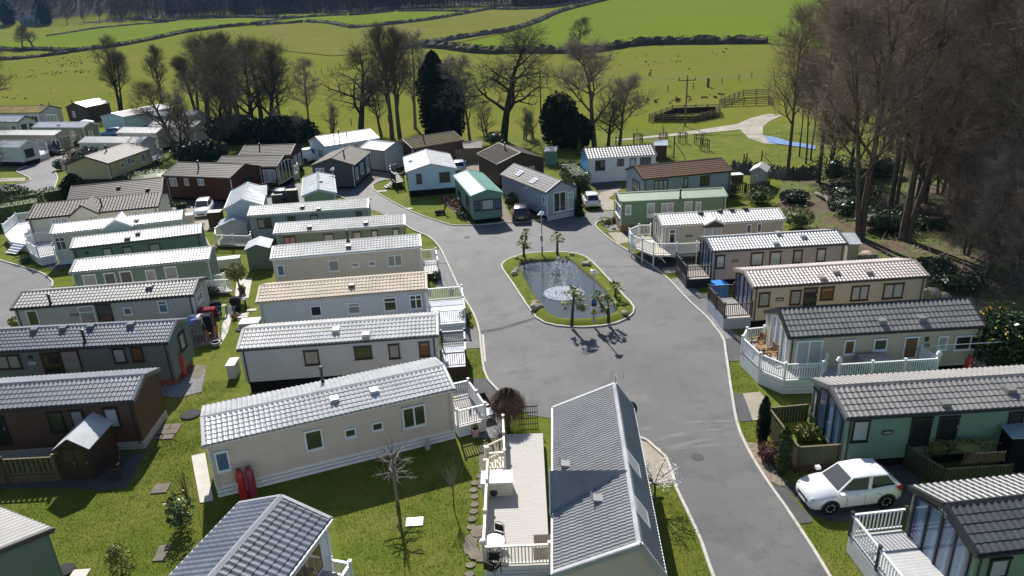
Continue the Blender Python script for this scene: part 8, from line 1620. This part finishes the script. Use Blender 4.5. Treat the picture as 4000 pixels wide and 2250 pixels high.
# standing stone and farmhouse
q = hit((2765,340)); b = MB(); b.box(-.25,.25,-.2,.2,0,1.9); tag(b.build('standing_post', MT('wall_stone'), None, False, q), 'short thick standing post in the pasture near the fence', 'post')
def farmhouse():
    q = hit((125,103)); root = thing('farmhouse', 'distant dark grey farmhouse between two evergreens at upper left', 'house', q, R(-6)); mat('far_stone', (.09,.09,.10), .9, .2, .3); b = MB(); b.extr([(0,0),(8,0),(8,5.4),(4,8.4),(0,5.4)], -9, 9); b.build('wall', MT('far_stone'), root); b = MB()
    b.extr([(-.4,5.2),(4,8.5),(8.4,5.2),(8.4,5.4),(4,8.8),(-.4,5.4)], -9.4, 9.4); ro = b.build('roof', MT('black_tile'), root)
    for x_ in (-8,0,8): c = MB(); c.box(x_-.6,x_+.6,3.4,4.6,7.8,10.2); c.build('chimney', MT('far_stone'), ro)
    for i in range(4):
        for z in (1.2,3.6): f = MB(); f.box(-7.4+4.4*i,-6.+4.4*i,-.08,.0,z,z+1.3); fo = f.build('window', MT('white_upvc'), root); g_ = MB(); g_.box(-7.3+4.4*i,-6.1+4.4*i,-.12,-.085,z+.1,z+1.2); g_.build('pane', MT('glass_dark'), fo)
farmhouse()
bush('evergreen_tree', 'left of the two dark evergreens by the distant farmhouse', (36,97), 7, 6, 19, 'conifer', 1500, .9, 'column', cat='tree'); bush('evergreen_tree', 'right of the two dark evergreens by the distant farmhouse', (180,96), 7, 6, 19, 'conifer', 1500, .9, 'column', cat='tree')
# far woods: one mass of low-detail bare trees
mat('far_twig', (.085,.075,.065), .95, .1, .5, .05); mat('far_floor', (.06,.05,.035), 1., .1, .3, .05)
def far_wood():
    rnd = random.Random(77); b = MB(); protos = []
    def one(q, h):
        w_ = h*.03; b.add([q+Vector((-w_*.4,0,-1)),q+Vector((w_*.4,0,-1)),q+Vector((w_*.2,0,h*.7)),q+Vector((-w_*.2,0,h*.7))], [(0,1,2,3)])
        for k in range(30):
            a = rnd.random()*6.28; r = h*.2*math.sqrt(rnd.random()); z = h*rnd.uniform(.28,1); r *= min(1, (1.08-z/h)*2.2); c = q+Vector((r*math.cos(a),r*math.sin(a),z)); s = h*rnd.uniform(.05,.11); v = Vector((rnd.gauss(0,.5)+math.cos(a)*.4,rnd.gauss(0,.5),1)).normalized()*s; u = Vector((rnd.gauss(0,1),rnd.gauss(0,1),0)).normalized()*s*.16; b.add([c-u-v,c+u-v,c+v+u*.3], [(0,1,2)])
    front = [hit(p) for p in T(1000,0, -200,160,150,140,400,130,700,132,1100,118,1400,92,1700,82,2100,72,2576,60)+T(2000,0, 200,64,400,50,560,30,700,10)+[(2330,-12),(2400,-30)]]
    for i in range(2200):
        k = rnd.randrange(len(front)-1); p = front[k].lerp(front[k+1], rnd.random()); d = Vector((p.x,p.y,0)).normalized()*(3+rnd.random()**1.8*110); x, y = p.x+d.x, p.y+d.y; one(Vector((x,y,terr(x,y))), rnd.uniform(12,20))
    for i in range(5200):
        a = rnd.uniform(-.80,.12); y = 600-130*(a+.6)+rnd.random()**1.3*230+(40 if a < -.5 else 0); x = a*y; one(Vector((x,y,terr(x,y))), rnd.uniform(11,18))
    for i in range(150):                                      # hedgerow line of trees on the far left rise
        t = rnd.random(); p = hit((660+t*340, 72-t*12+rnd.uniform(-2,2))); one(p, rnd.uniform(9,16))
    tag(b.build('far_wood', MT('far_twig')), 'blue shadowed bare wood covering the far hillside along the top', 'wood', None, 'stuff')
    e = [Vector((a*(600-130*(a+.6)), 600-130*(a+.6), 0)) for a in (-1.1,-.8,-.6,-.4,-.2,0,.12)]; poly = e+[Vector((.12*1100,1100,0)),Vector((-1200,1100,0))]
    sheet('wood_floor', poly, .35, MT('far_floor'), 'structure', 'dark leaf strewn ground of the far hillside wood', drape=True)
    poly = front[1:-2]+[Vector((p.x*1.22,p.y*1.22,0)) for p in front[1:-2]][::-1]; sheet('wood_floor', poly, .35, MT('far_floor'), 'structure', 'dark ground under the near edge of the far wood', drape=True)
far_wood()
# ---------------------------------------------------------------- grass blades on the nearer lawns, litter in the wood
def blades():
    rnd = np.random.default_rng(3); lawns = [P('M',-100,640,600,600,1230,620,1500,150,1900,150,1830,450,1890,770,2200,760,1900,1449,600,1449,480,1010,0,800), P('N',700,900,1330,700,2150,250,2100,500,2130,1000,2000,1449,820,1449,780,1080), P('O',1200,580,1530,570,1880,1449,1440,1449), P('P',300,970,430,950,960,960,940,1200,1000,1449,580,1449), P('I',1560,960,1950,700,2240,700,2270,760,1860,950,1930,1330,1500,1449,1400,1449), P('J',1935,395,2115,392,2150,670,1970,685), P('K',2045,510,2160,505,2330,790,2085,810), P('K',2150,1090,2320,1070,2310,1280,2200,1270)]
    V_ = []; F_ = []; nb = 0
    for poly in lawns:
        w3 = np.array([list(at(p,0))[:2] for p in poly]); lo, hi = w3.min(0), w3.max(0); area = (hi-lo).prod(); n = int(min(40000, area*260)); q = rnd.random((n,2))*(hi-lo)+lo; ins = np.zeros(n, bool); j = len(w3)-1
        for i in range(len(w3)):
            xi, yi = w3[i]; xj, yj = w3[j]; c = ((yi > q[:,1]) != (yj > q[:,1])) & (q[:,0] < (xj-xi)*(q[:,1]-yi)/(yj-yi+1e-9)+xi); ins ^= c; j = i
        q = q[ins]
        for x, y in q:
            a = rnd.random()*6.283; h = .025+.035*rnd.random(); w_ = .012; lx, ly = (rnd.random(2)-.5)*.06; ca, sa = math.cos(a)*w_, math.sin(a)*w_
            V_ += [(x-ca,y-sa,-.005),(x+ca,y+sa,-.005),(x+lx,y+ly,h)]; F_.append((nb,nb+1,nb+2)); nb += 3
    me = D.meshes.new('lawn_grass'); me.from_pydata(V_, [], F_); me.materials.append(MT('grass_blade')); o = D.objects.new('lawn_grass', me); COL.objects.link(o); tag(o, 'short mown grass blades on the nearer lawns', 'grass', None, 'stuff')
mat('grass_blade', (.105,.14,.022), .7, .1, .3, .7, col2=(.225,.215,.06), s2=.35); blades()
def litter():
    rnd = random.Random(31); b = MB(); t = MB()
    for i in range(9000):
        y = rnd.uniform(50,112); x = y*rnd.uniform(.36,.98)
        if x < 26+.1*(y-50) or (y < 62 and x < 33): continue
        s = rnd.uniform(.06,.18); q = Vector((x,y,.03+.1*rnd.random())); u = Vector((rnd.gauss(0,1),rnd.gauss(0,1),rnd.gauss(0,.5))).normalized()*s; w_ = Vector((rnd.gauss(0,1),rnd.gauss(0,1),rnd.gauss(0,.8))).normalized()*s*.6; b.add([q-u,q+w_,q+u], [(0,1,2)])
    for i in range(2600):
        y = rnd.uniform(46,90); x = y*rnd.uniform(.5,.98)
        if x < 30: continue
        a = rnd.random()*6.28; l = rnd.uniform(.5,1.8); q = Vector((x,y,rnd.uniform(.02,.25))); e = q+Vector((math.cos(a)*l,math.sin(a)*l,rnd.uniform(-.1,.8))); s = Vector((0,0,1)).cross(e-q).normalized()*.025; t.add([q-s,q+s,e], [(0,1,2)])
    tag(b.build('leaf_litter', MT('dry_leaf')), 'brown fallen leaves over the wood floor', 'leaves', None, 'stuff'); tag(t.build('fallen_sticks', MT('brown_twig')), 'fallen sticks and brush over the wood floor', 'brushwood', None, 'stuff')
mat('dry_leaf', (.13,.085,.055), .9, .1, .4, 1.5); litter()
def log():
    a, b_ = at(P('D',450,1095),.25), at(P('D',600,1240),.25); o = MB(); m_ = a.lerp(b_,.5)+Vector((.4,.2,.2)); o.tube([a,m_,b_], [.16,.2,.24], 8); o.tube([m_,m_+Vector((.6,-.9,.5))], [.08,.03], 6); tag(o.build('fallen_log', MT('pale_bark'), None, True), 'bleached fallen log lying at the edge of the wood', 'log')
log()
# ---------------------------------------------------------------- air between here and the far woods
def haze():
    b = MB(); b.box(-1500, 1500, -90, 1450, -4, 330); m = D.materials.new('haze'); m.use_nodes = True; n = m.node_tree.nodes; n.remove(n['Principled BSDF']); v = n.new('ShaderNodeVolumePrincipled')
    v.inputs['Color'].default_value = (.25,.5,1,1); v.inputs['Density'].default_value = .00006; v.inputs['Anisotropy'].default_value = .2; m.node_tree.links.new(v.outputs[0], n['Material Output'].inputs['Volume'])
    tag(b.build('haze', m), 'thin blue air between the camera and the far woods', None, None, 'stuff')
haze()
